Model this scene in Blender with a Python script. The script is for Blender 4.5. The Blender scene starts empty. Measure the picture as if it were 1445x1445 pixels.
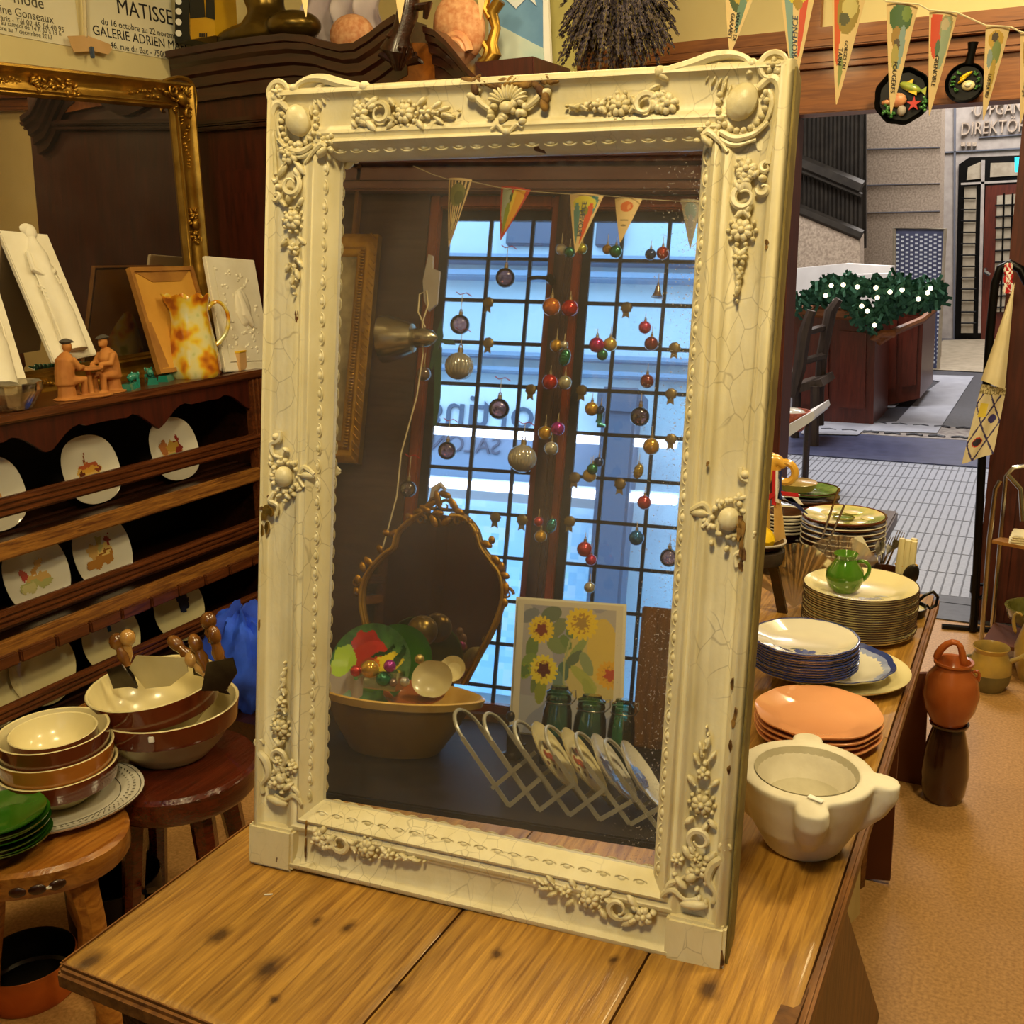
import bpy, bmesh, math, random
from mathutils import Vector as V, Matrix, noise as MN
random.seed(7)
S=bpy.context.scene; COL=S.collection
PI=math.pi; sin=math.sin; cos=math.cos; rad=math.radians
# ------------------------------------------------ camera
F=1470.6; PITCH=.2541; ROLL=-.0194; YAW=.47; CAMZ=1.6
FW=V((-sin(YAW)*cos(PITCH),cos(YAW)*cos(PITCH),-sin(PITCH)))
r0=V((cos(YAW),sin(YAW),0)); u0=r0.cross(FW)
RT=r0*cos(ROLL)+u0*sin(ROLL); UP=u0*cos(ROLL)-r0*sin(ROLL)
CAM=V((0,0,CAMZ))
cd=bpy.data.cameras.new('camera'); cam=bpy.data.objects.new('camera',cd); COL.objects.link(cam)
cd.sensor_width=36; cd.lens=F*36/1445; cd.clip_start=.02; cd.clip_end=200
m=Matrix((RT,UP,-FW)).transposed().to_4x4(); m.translation=CAM; cam.matrix_world=m
S.camera=cam
# ------------------------------------------------ world, lights, exposure
w=bpy.data.worlds.new('sky'); S.world=w; w.use_nodes=True
bg=w.node_tree.nodes['Background']; bg.inputs[0].default_value=(.42,.72,1,1); bg.inputs[1].default_value=4.2
def area(name,loc,size,power,col,target=None,sy=None):
    l=bpy.data.lights.new(name,'AREA'); l.energy=power; l.color=col; l.size=size
    if sy: l.shape='RECTANGLE'; l.size_y=sy
    o=bpy.data.objects.new(name,l); COL.objects.link(o); o.location=loc
    d=(V(target)-V(loc)) if target else V((0,0,-1))
    o.rotation_euler=d.to_track_quat('-Z','Y').to_euler(); return o
WARM=(1,.80,.42)
area('ceiling_lamp_front',(-.15,.15,2.8),.28,26,WARM,(-.6,1.3,.9))
area('ceiling_lamp_left',(-1.5,.9,2.82),.30,17,WARM,(-2.4,2.4,1.1))
area('ceiling_lamp_right',(.5,2.0,2.82),.35,26,WARM,(.1,2.4,0))
area('ceiling_lamp_back',(-1.2,2.5,2.84),.30,12,WARM,(-1.0,3.2,1.0))
area('ceiling_lamp_doorway',(-.1,3.8,2.84),.30,16,WARM,(-.4,4.2,.6))
area('arcade_lamp_near',(-2.5,8.5,5.6),2.5,330,(1,.95,.92),(-1.5,9,0))
area('arcade_lamp_far',(-.6,14.5,6.0),3,400,(1,.94,.90),(-.9,16,0))
S.view_settings.view_transform='Standard'; S.view_settings.look='None'
S.view_settings.exposure=.22; S.view_settings.gamma=1
# ------------------------------------------------ geometry of the view: pixel -> point on a plane of the room
def ray(x,y): return FW+RT*((x-722.5)/F)-UP*((y-722.5)/F)
def pl(x,y,ax,v):
    d=ray(x,y); return CAM+d*((v-CAM[ax])/d[ax])
def onz(x,y,z): return pl(x,y,2,z)
def ppm(P): return F/((V(P)-CAM).dot(FW))     # pixels per metre at a point
# leaning mirror: origin, axes (x right, z up, n towards the room)
MO=V((-.9276,.9941,.76)); my_,mt_,mr_=.104,.1479,-.0158
_ex=V((cos(my_),sin(my_),0)); _n0=V((sin(my_),-cos(my_),0)); _ez=V((0,0,1))*cos(mt_)-_n0*sin(mt_)
MN_=_n0*cos(mt_)+V((0,0,1))*sin(mt_)
MX=_ex*cos(mr_)+_ez*sin(mr_); MZ=_ez*cos(mr_)-_ex*sin(mr_)
def mloc(x,y,out=0):
    d=ray(x,y); t=((MO+MN_*out-CAM).dot(MN_))/d.dot(MN_); P=CAM+d*t-MO; return P.dot(MX),P.dot(MZ)
def mp(x,y,ax,v):                             # where the mirrored line of sight meets a plane of the room
    d=ray(x,y); t=((MO-MN_*.03-CAM).dot(MN_))/d.dot(MN_); P=CAM+d*t; d2=d-MN_*(2*d.dot(MN_))
    return P+d2*((v-P[ax])/d2[ax])
# ------------------------------------------------ materials
def lin(h):
    if isinstance(h,str):
        h=h.lstrip('#'); c=[int(h[i:i+2],16)/255 for i in(0,2,4)]
        return tuple((x/12.92 if x<=.04045 else ((x+.055)/1.055)**2.4) for x in c)+(1,)
    return tuple(h)+(1,) if len(h)==3 else h
MATS={}
def M(name,col=None,col2=None,rough=.5,metal=0,scale=8,st=(1,1,1),bump=0,bs=40,lo=.35,hi=.65,coat=0,detail=5,attr=False,mult=False,bst=None,spec=.5,extra=None,dist=0):
    if col is None: return MATS[name]
    m=bpy.data.materials.new(name); m.use_nodes=True; nt=m.node_tree; N=nt.nodes; L=nt.links; b=N['Principled BSDF']
    b.inputs['Roughness'].default_value=rough; b.inputs['Metallic'].default_value=metal; b.inputs['Coat Weight'].default_value=coat
    b.inputs['Coat Roughness'].default_value=.08; b.inputs['Specular IOR Level'].default_value=spec
    tc=N.new('ShaderNodeTexCoord'); mp_=N.new('ShaderNodeMapping'); mp_.inputs['Scale'].default_value=st; L.new(tc.outputs['Object'],mp_.inputs[0])
    out=None
    if col2 is not None:
        n=N.new('ShaderNodeTexNoise'); n.inputs['Scale'].default_value=scale; n.inputs['Detail'].default_value=detail; n.inputs['Distortion'].default_value=dist
        L.new(mp_.outputs[0],n.inputs[0]); r=N.new('ShaderNodeValToRGB')
        cols=[lin(col)]+[lin(c) for c in (col2 if isinstance(col2,(list,)) else [col2])]
        e=r.color_ramp.elements; e[0].position=lo; e[0].color=cols[0]; e[1].position=hi; e[1].color=cols[-1]
        for i,c in enumerate(cols[1:-1]): q=e.new(lo+(hi-lo)*(i+1)/(len(cols)-1)); q.color=c
        L.new(n.outputs[0],r.inputs[0]); out=r.outputs[0]
    if attr:
        a=N.new('ShaderNodeAttribute'); a.attribute_name='Col'
        if mult and out:
            x=N.new('ShaderNodeMix'); x.data_type='RGBA'; x.blend_type='MULTIPLY'; x.inputs[0].default_value=1
            L.new(out,x.inputs[6]); L.new(a.outputs[0],x.inputs[7]); out=x.outputs[2]
        else: out=a.outputs[0]
    if extra: out=extra(nt,mp_,out,b)
    if out: L.new(out,b.inputs['Base Color'])
    else: b.inputs['Base Color'].default_value=lin(col)
    if bump:
        n=N.new('ShaderNodeTexNoise'); n.inputs['Scale'].default_value=bs; n.inputs['Detail'].default_value=4
        if bst: m2=N.new('ShaderNodeMapping'); m2.inputs['Scale'].default_value=bst; L.new(tc.outputs['Object'],m2.inputs[0]); L.new(m2.outputs[0],n.inputs[0])
        else: L.new(mp_.outputs[0],n.inputs[0])
        bb=N.new('ShaderNodeBump'); bb.inputs['Strength'].default_value=bump; bb.inputs['Distance'].default_value=.004
        L.new(n.outputs[0],bb.inputs['Height']); L.new(bb.outputs[0],b.inputs['Normal'])
    MATS[name]=m; return m
def crackle(nt,mp_,out,b):
    N=nt.nodes;L=nt.links
    d=N.new('ShaderNodeTexNoise'); d.inputs['Scale'].default_value=9; L.new(mp_.outputs[0],d.inputs[0])
    a=N.new('ShaderNodeVectorMath'); a.operation='MULTIPLY_ADD'; a.inputs[1].default_value=(.05,.05,.05); L.new(d.outputs[1],a.inputs[0]); L.new(mp_.outputs[0],a.inputs[2])
    v=N.new('ShaderNodeTexVoronoi'); v.feature='DISTANCE_TO_EDGE'; v.inputs['Scale'].default_value=36; L.new(a.outputs[0],v.inputs[0])
    r=N.new('ShaderNodeValToRGB'); r.color_ramp.elements[0].position=.0; r.color_ramp.elements[0].color=(1,1,1,1); r.color_ramp.elements[1].position=.028; r.color_ramp.elements[1].color=(0,0,0,1)
    L.new(v.outputs[0],r.inputs[0])
    k=N.new('ShaderNodeTexNoise'); k.inputs['Scale'].default_value=7; L.new(mp_.outputs[0],k.inputs[0])
    kr=N.new('ShaderNodeValToRGB'); kr.color_ramp.elements[0].position=.47; kr.color_ramp.elements[1].position=.56; L.new(k.outputs[0],kr.inputs[0])
    mu=N.new('ShaderNodeMath'); mu.operation='MULTIPLY'; L.new(r.outputs[0],mu.inputs[0]); L.new(kr.outputs[0],mu.inputs[1])
    mu2=N.new('ShaderNodeMath'); mu2.operation='MULTIPLY'; mu2.inputs[1].default_value=.42; L.new(mu.outputs[0],mu2.inputs[0])
    x=N.new('ShaderNodeMix'); x.data_type='RGBA'; L.new(mu2.outputs[0],x.inputs[0]); L.new(out,x.inputs[6]); x.inputs[7].default_value=lin('#6b5636')
    # paint chips
    c=N.new('ShaderNodeTexNoise'); c.inputs['Scale'].default_value=24; c.inputs['Detail'].default_value=6; L.new(mp_.outputs[0],c.inputs[0])
    cr=N.new('ShaderNodeValToRGB'); cr.color_ramp.elements[0].position=.735; cr.color_ramp.elements[1].position=.745; L.new(c.outputs[0],cr.inputs[0])
    y=N.new('ShaderNodeMix'); y.data_type='RGBA'; L.new(cr.outputs[0],y.inputs[0]); L.new(x.outputs[2],y.inputs[6]); y.inputs[7].default_value=lin('#5a3416')
    return y.outputs[2]
M('cream_paint','#e4d8b0','#d4c698',rough=.45,scale=12,bump=.25,bs=60,st=(1.3,1,.7),extra=crackle)
M('cream_relief','#e8dcb4','#ccbe8e',rough=.4,scale=25,bump=.3,bs=90)
M('chip_brown','#4b2a12','#a27a35',rough=.8,scale=60)
M('gilt_old','#8a6a2c','#b8953f',rough=.4,metal=.7,scale=30,bump=.3,bs=80)
M('raw_back','#8d7a3c','#6b5a28',rough=.8,scale=20,bump=.4)
def silver(nt,mp_,out,b):
    return out
def mirror_mat(name,haze,base,speck=True):
    m=bpy.data.materials.new(name); m.use_nodes=True; nt=m.node_tree;N=nt.nodes;L=nt.links;b=N['Principled BSDF']
    b.inputs['Metallic'].default_value=1; b.inputs['Roughness'].default_value=.012; b.inputs['Base Color'].default_value=base+(1,)
    d=N.new('ShaderNodeBsdfDiffuse'); d.inputs[0].default_value=(.45,.40,.36,1)
    mx=N.new('ShaderNodeMixShader'); L.new(b.outputs[0],mx.inputs[1]); L.new(d.outputs[0],mx.inputs[2])
    tc=N.new('ShaderNodeTexCoord'); n=N.new('ShaderNodeTexNoise'); n.inputs['Scale'].default_value=5; n.inputs['Detail'].default_value=8; L.new(tc.outputs['Object'],n.inputs[0])
    mr=N.new('ShaderNodeMapRange'); mr.inputs[1].default_value=.3; mr.inputs[2].default_value=.75; mr.inputs[3].default_value=haze*.4; mr.inputs[4].default_value=haze*1.6; L.new(n.outputs[0],mr.inputs[0])
    o=mr.outputs[0]
    if speck:
        s=N.new('ShaderNodeTexNoise'); s.inputs['Scale'].default_value=420; s.inputs['Detail'].default_value=2; L.new(tc.outputs['Object'],s.inputs[0])
        sx=N.new('ShaderNodeSeparateXYZ'); L.new(tc.outputs['Object'],sx.inputs[0])
        e=N.new('ShaderNodeMapRange'); e.inputs[1].default_value=.42; e.inputs[2].default_value=.57; e.inputs[3].default_value=.80; e.inputs[4].default_value=.60; L.new(sx.outputs[0],e.inputs[0])
        g=N.new('ShaderNodeMath'); g.operation='SUBTRACT'; L.new(s.outputs[0],g.inputs[0]); L.new(e.outputs[0],g.inputs[1])
        g2=N.new('ShaderNodeMath'); g2.operation='MULTIPLY'; g2.inputs[1].default_value=12; g2.use_clamp=True; L.new(g.outputs[0],g2.inputs[0])
        g3=N.new('ShaderNodeMath'); g3.operation='MULTIPLY_ADD'; g3.inputs[1].default_value=.6; g3.use_clamp=True; L.new(g2.outputs[0],g3.inputs[0]); L.new(o,g3.inputs[2]); o=g3.outputs[0]
    L.new(o,mx.inputs[0]); L.new(mx.outputs[0],N['Material Output'].inputs[0]); MATS[name]=m
mirror_mat('silvered_glass',.10,(.86,.87,.88)); mirror_mat('mirror_small',.03,(.40,.34,.26),False)
def glassy(name,tint,gl=.12,rough=.03):
    m=bpy.data.materials.new(name); m.use_nodes=True; nt=m.node_tree;N=nt.nodes;L=nt.links
    N.remove(N['Principled BSDF']); t=N.new('ShaderNodeBsdfTransparent'); t.inputs[0].default_value=tint+(1,)
    g=N.new('ShaderNodeBsdfGlossy'); g.inputs[0].default_value=(1,1,1,1); g.inputs[1].default_value=rough
    f=N.new('ShaderNodeFresnel'); f.inputs[0].default_value=1.45; a=N.new('ShaderNodeMath'); a.operation='ADD'; a.inputs[1].default_value=gl; a.use_clamp=True; L.new(f.outputs[0],a.inputs[0])
    x=N.new('ShaderNodeMixShader'); L.new(a.outputs[0],x.inputs[0]); L.new(t.outputs[0],x.inputs[1]); L.new(g.outputs[0],x.inputs[2]); L.new(x.outputs[0],N['Material Output'].inputs[0]); MATS[name]=m
glassy('pane_glass',(.93,.96,1),.0); glassy('pink_glass',(.62,.36,.34),.10); glassy('green_glass',(.18,.48,.36),.08); glassy('clear_glass',(.80,.76,.66),.30,.12); glassy('shell_glass',(.80,.76,.66),.55,.28); glassy('grey_glass',(.55,.58,.66),.15); M('perspex','#aaa592','#958f7c',rough=.3,scale=9)
def emit(name,c,s):
    m=bpy.data.materials.new(name); m.use_nodes=True; b=m.node_tree.nodes['Principled BSDF']; b.inputs['Base Color'].default_value=lin(c); b.inputs['Emission Color'].default_value=lin(c); b.inputs['Emission Strength'].default_value=s; MATS[name]=m
emit('tube_light','#f4f4ff',5); emit('exit_blue','#20c8e8',1.6); emit('fairy_light','#fff0c8',2.5); emit('exit_white','#e8ffff',2)
KN=[(310,1320,.010),(378,1367,.012),(448,1300,.006),(490,1308,.007),(1000,1395,.012),(700,1345,.006),(560,1395,.006),(385,1412,.005),(126,1357,.013),(865,1355,.005),(925,1130,.008)]
def knotty(nt,mp_,out,b):
    N=nt.nodes;L=nt.links; tc=N.new('ShaderNodeTexCoord'); n=N.new('ShaderNodeTexNoise'); n.inputs['Scale'].default_value=45; n.inputs['Detail'].default_value=5; L.new(tc.outputs['Object'],n.inputs[0])
    w_=N.new('ShaderNodeVectorMath'); w_.operation='MULTIPLY_ADD'; w_.inputs[1].default_value=(.016,.016,0); L.new(n.outputs[1],w_.inputs[0]); L.new(tc.outputs['Object'],w_.inputs[2])
    sc=N.new('ShaderNodeVectorMath'); sc.operation='MULTIPLY'; sc.inputs[1].default_value=(1,.6,0); L.new(w_.outputs[0],sc.inputs[0]); cur=None
    for x,y,r_ in KN:
        P=onz(x,y,.76); d=N.new('ShaderNodeVectorMath'); d.operation='DISTANCE'; d.inputs[1].default_value=(P.x+.008,(P.y+.008)*.6,0); L.new(sc.outputs[0],d.inputs[0])
        q=N.new('ShaderNodeMath'); q.operation='DIVIDE'; q.inputs[1].default_value=r_*.8; L.new(d.outputs['Value'],q.inputs[0])
        if cur is None: cur=q.outputs[0]
        else: m_=N.new('ShaderNodeMath'); m_.operation='MINIMUM'; L.new(cur,m_.inputs[0]); L.new(q.outputs[0],m_.inputs[1]); cur=m_.outputs[0]
    rp=N.new('ShaderNodeValToRGB'); e=rp.color_ramp.elements; e[0].position=.25; e[0].color=(.20,.15,.10,1); e[1].position=1; e[1].color=(1,1,1,1); k=e.new(.5); k.color=(.55,.5,.42,1)
    dv=N.new('ShaderNodeMath'); dv.operation='MULTIPLY'; dv.inputs[1].default_value=.5; L.new(cur,dv.inputs[0]); L.new(dv.outputs[0],rp.inputs[0])
    x=N.new('ShaderNodeMix'); x.data_type='RGBA'; x.blend_type='MULTIPLY'; x.inputs[0].default_value=1; L.new(out,x.inputs[6]); L.new(rp.outputs[0],x.inputs[7]); return x.outputs[2]
def wood(name,a,b_,rough=.4,st=(14,1,14),sc=5,coat=0,bump=.25,**k): M(name,a,b_,rough=rough,st=st,scale=sc,bump=bump,bs=12,coat=coat,dist=.8,lo=.3,hi=.7,**k)
wood('table_oak','#80571f','#c0923f',rough=.42,st=(34,1.8,34),sc=4,attr=True,mult=True,coat=.12,detail=9,extra=knotty)
wood('table_edge','#5a3413','#8a5a26',rough=.5)
wood('dark_oak','#1c0d07','#3a1c0e',rough=.3,coat=.2)
wood('dresser_rail','#3c1c0e','#6b3a1c',rough=.28,coat=.3)
wood('dresser_worn','#5b3216','#a5702f',rough=.45,sc=9)
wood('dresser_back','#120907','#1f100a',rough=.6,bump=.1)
wood('mahogany','#2e0e07','#4a190b',rough=.42,st=(10,10,1),coat=.08,bump=.08)
wood('mahogany_dark','#26100a','#401c10',rough=.3,st=(1,10,10),coat=.3,bump=.08)
wood('burl','#7a4014','#a5601e',rough=.3,sc=9,st=(3,3,3),coat=.3)
wood('trim_brown','#74401c','#9a5e2c',rough=.5,st=(1,12,12),coat=.05,bump=.1)
wood('door_red','#3a140b','#56200f',rough=.6,st=(12,12,1),coat=0,bump=.1)
wood('arcade_wood','#4a1a0e','#642616',rough=.35,st=(8,8,1),bump=.05)
wood('window_red','#6b2c16','#8a3e20',rough=.35,st=(10,10,1),bump=.1)
wood('window_dark','#3a2622','#4a332c',rough=.4,st=(1,10,10),bump=.1)
wood('stool_red','#3c1207','#5c200c',rough=.2,sc=8,coat=.6,bump=.5)
wood('stool_honey','#7d4614','#b0752c',rough=.3,coat=.3)
wood('rustic','#2b211c','#4a3a2e',rough=.6,st=(8,8,1))
wood('pale_wood','#c49a58','#dcb878',rough=.5,st=(8,8,1))
wood('knob_wood','#5a3412','#8b5a22',rough=.25,st=(4,4,4),coat=.5)
wood('knob_light','#a97c3e','#c99c58',rough=.25,st=(4,4,4),coat=.5)
wood('board_brown','#54341a','#7c5228',rough=.5,st=(10,10,1))
M('wall_cream','#e8d9a4','#e0cf98',rough=.9,scale=3,bump=.1,bs=30)
M('wall_green','#a39a5e','#8f8750',rough=.9,scale=8)
M('ceiling_white','#e6ddc0',rough=.9)
M('lino','#c09258','#a0753e',rough=.45,scale=120,bump=.08,bs=80,detail=6)
M('stone','#c8b6a0','#a08e7c',rough=.8,scale=45,bump=.1)
M('stone_smooth','#b4aba2','#a49a92',rough=.7,scale=10)
M('stone_green','#76745a','#8a8768',rough=.9,scale=12)
M('white_wall','#e9e6e2','#dedad6',rough=.8,scale=5)
M('mosaic_white','#a9aebb','#9a9fae',rough=.4,scale=60)
M('mosaic_line','#6a6d78',rough=.6)
M('slate','#4a4c55','#3d3f48',rough=.45,scale=30)
M('slate_blue','#3c4260','#4a5070',rough=.4,scale=10)
M('marble_white','#b4b8c4','#a2a6b4',rough=.4,scale=6)
M('border_tile','#9a948c','#6b5f5c',rough=.6,scale=20)
M('tile_tan','#b0a48e','#9a8e78',rough=.5,scale=10)
M('black_metal','#0d0c0c',rough=.35,metal=.6)
M('lead','#1a1c22','#26282e',rough=.5,metal=.4,scale=30)
M('iron_grille','#3a342c','#2a251f',rough=.6,metal=.3,scale=8)
M('steel','#b8b4ac',rough=.22,metal=1)
M('bent_steel','#a7a090',rough=.3,metal=1)
M('blade','#3a3430','#5a5248',rough=.3,metal=.9,scale=12)
M('gold','#96702a','#bd9440',rough=.36,metal=.9,scale=14,bump=.15,bs=50)
M('gold_dark','#7a5416','#b8862a',rough=.35,metal=.85,scale=20,bump=.3,bs=70)
M('bronze','#4a3a16','#7a6228',rough=.3,metal=.8,scale=6)
M('bronze_black','#1c1710','#3a2f1c',rough=.3,metal=.7,scale=8)
M('copper','#d4762e','#a85420',rough=.4,metal=.6,scale=6)
M('tin_lining','#4a4640','#2e2b28',rough=.35,metal=.9,scale=6)
M('terracotta','#c4843e','#a8682c',rough=.75,scale=14,bump=.2)
M('cap_grey','#4c463e',rough=.8)
M('terra_glaze','#b4622c','#9a4a1e',rough=.25,scale=5,coat=.5)
M('dark_glaze','#2e170e','#4a2614',rough=.2,scale=6,coat=.6)
M('brown_glaze','#55200e','#682a12',rough=.12,scale=6,coat=.8)
M('amber_glaze','#a5601e','#b4702a',rough=.12,scale=6,coat=.8)
M('stoneware','#cfc292','#beb080',rough=.3,scale=8,coat=.3)
M('stoneware_in','#e6d9a8','#d8ca94',rough=.25,scale=6,coat=.4)
M('yellow_bowl','#a07a2c','#8a6824',rough=.4,scale=5)
M('yellow_rim','#dcb464','#c49848',rough=.25,scale=14,coat=.5)
M('white_china','#dcd6c6','#d4cdbc',rough=.12,scale=4,coat=.5)
M('cream_china','#e2d6a8','#dace9a',rough=.15,scale=4,coat=.5)
M('china_art','#ece6d4',attr=True,rough=.15,coat=.4)
M('printed','#ffffff',attr=True,rough=.6)
M('blue_rim','#2a3a7c',rough=.15,coat=.5)
M('black_rim','#3a2826',rough=.2)
M('pink_china','#e2a274','#dc9868',rough=.14,scale=4,coat=.6)
M('teal_china','#2c8c7c','#1f7466',rough=.1,scale=6,coat=.8)
M('green_glaze','#3f7a1c','#567c22',rough=.1,scale=10,coat=.9)
M('green_plate','#28580f','#356b1a',rough=.15,scale=8,coat=.8)
M('olive_glaze','#5a5a22','#8a8440',rough=.15,scale=14,coat=.7)
M('oyster_glaze','#e2d488','#a8b468',rough=.14,scale=18,coat=.7,lo=.45)
M('oyster_green','#7a9a5a','#4c6a34',rough=.14,scale=20,coat=.7)
M('pot_glaze','#c09a44','#8c7a48',rough=.3,scale=7,coat=.4)
M('pot_dark','#5c5230','#7a6c3e',rough=.6,scale=9)
M('mustard','#dca63c','#e6b858',rough=.25,scale=6,coat=.6)
M('lemon','#f0c81c','#e6b810',rough=.4,scale=10)
M('mortar_stone','#e6dfcc','#cfc6b0',rough=.7,scale=14,bump=.25,bs=40)
M('mortar_in','#c9c1a8','#b4ab90',rough=.8,scale=16,bump=.2)
M('plaster','#f0ead8','#e6dec8',rough=.8,scale=10,bump=.1)
M('pitcher','#9cac50',['#d4d098','#dcd090','#e2c43c','#d88c1c','#a4541c'],rough=.14,scale=13,lo=.30,hi=.64,coat=.7,detail=2)
M('brown_paper','#d09a3c','#c08a30',rough=.7,scale=6)
M('raw_board','#a8742c','#8a5a20',rough=.7,scale=12)
M('book_yellow','#d8b43c','#c8a430',rough=.5,scale=8)
M('paper','#efe8cc','#e6dec0',rough=.8,scale=4)
M('paper_tag','#dcb27c','#cfa56c',rough=.8,scale=8)
M('ink','#1e1c20',rough=.7)
M('ink_grey','#55503f',rough=.7)
M('white_tag','#f2efe6',rough=.6)
M('black_card','#14130f',rough=.4)
M('box_yellow','#d8a81c','#c89610',rough=.4,scale=6)
M('blue_cloth','#2a5cf0','#1c3cb0',rough=.8,scale=8,bump=.5,bs=14)
M('cream_cloth','#ece0bc','#e0d2a8',rough=.9,scale=10,bump=.2)
M('cardboard','#6a3818','#5c2f13',rough=.75,scale=3)
M('cardboard_cream','#c4b078','#b09a62',rough=.8,scale=4)
M('string','#d8c8a0',rough=.8)
M('stem','#8a7a48','#6b5c34',rough=.9,scale=20)
M('lavender','#3c3440',['#5c5260','#7c6c58'],rough=.95,scale=90)
M('fir','#1f4a34','#2f6448',rough=.8,scale=60)
M('street_wall','#b4c4cc','#c0ccd2',rough=.9,scale=2)
M('street_trim','#7c94ac',rough=.8)
M('street_dark','#4c586c',rough=.7)
M('street_white','#d6dce4',rough=.7)
M('asphalt','#8c98a4',rough=.9)
M('lamp_metal','#b4ac94',rough=.25,metal=.95)
M('green_ribbon','#1c4a34',rough=.6)
M('switch_white','#e2d8b8',rough=.4)
M('sea_blue','#3c6aa0','#6c98c4',rough=.6,scale=4)
M('snail','#d8a478','#c07c50',rough=.7,scale=60)
M('fish_green','#7c9a4c','#b4b040',rough=.2,scale=40,coat=.5)
M('star_red','#c02c1c',rough=.3,coat=.5)
M('shell_pink','#d8a070','#c8805c',rough=.4,scale=40)
M('leaf_green','#2c5c2c','#4c8444',rough=.3,scale=40,coat=.4)
M('ribbon_red','#c01c24',rough=.6); M('ribbon_white','#f0ece8',rough=.6); M('ribbon_blue','#1c2860',rough=.6)
M('wicker','#b05a3c','#8c4430',rough=.7,scale=60)
M('rose_gold','#8c7a54',rough=.4,metal=.6)
for n,c in dict(b_white='#e6e2d0',b_green='#1c7c54',b_lime='#c8c050',b_gold='#d8a838',b_blue='#24427c',b_red='#c8281c',b_orange='#e08020',b_silver='#d0ccc0',b_magenta='#c01878',b_yellow='#e0c060',b_pink='#d83870',b_rust='#8c3038',b_pale='#c8c4a8',b_teal='#188890',b_purple='#b030a0',b_acorn='#b8a050',b_cyan='#1874b8',b_rose='#c8404c',b_bell='#8c7468',b_tomato='#e0503c').items():
    M(n,c,rough=.14,metal=.55,coat=.7)
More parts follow.
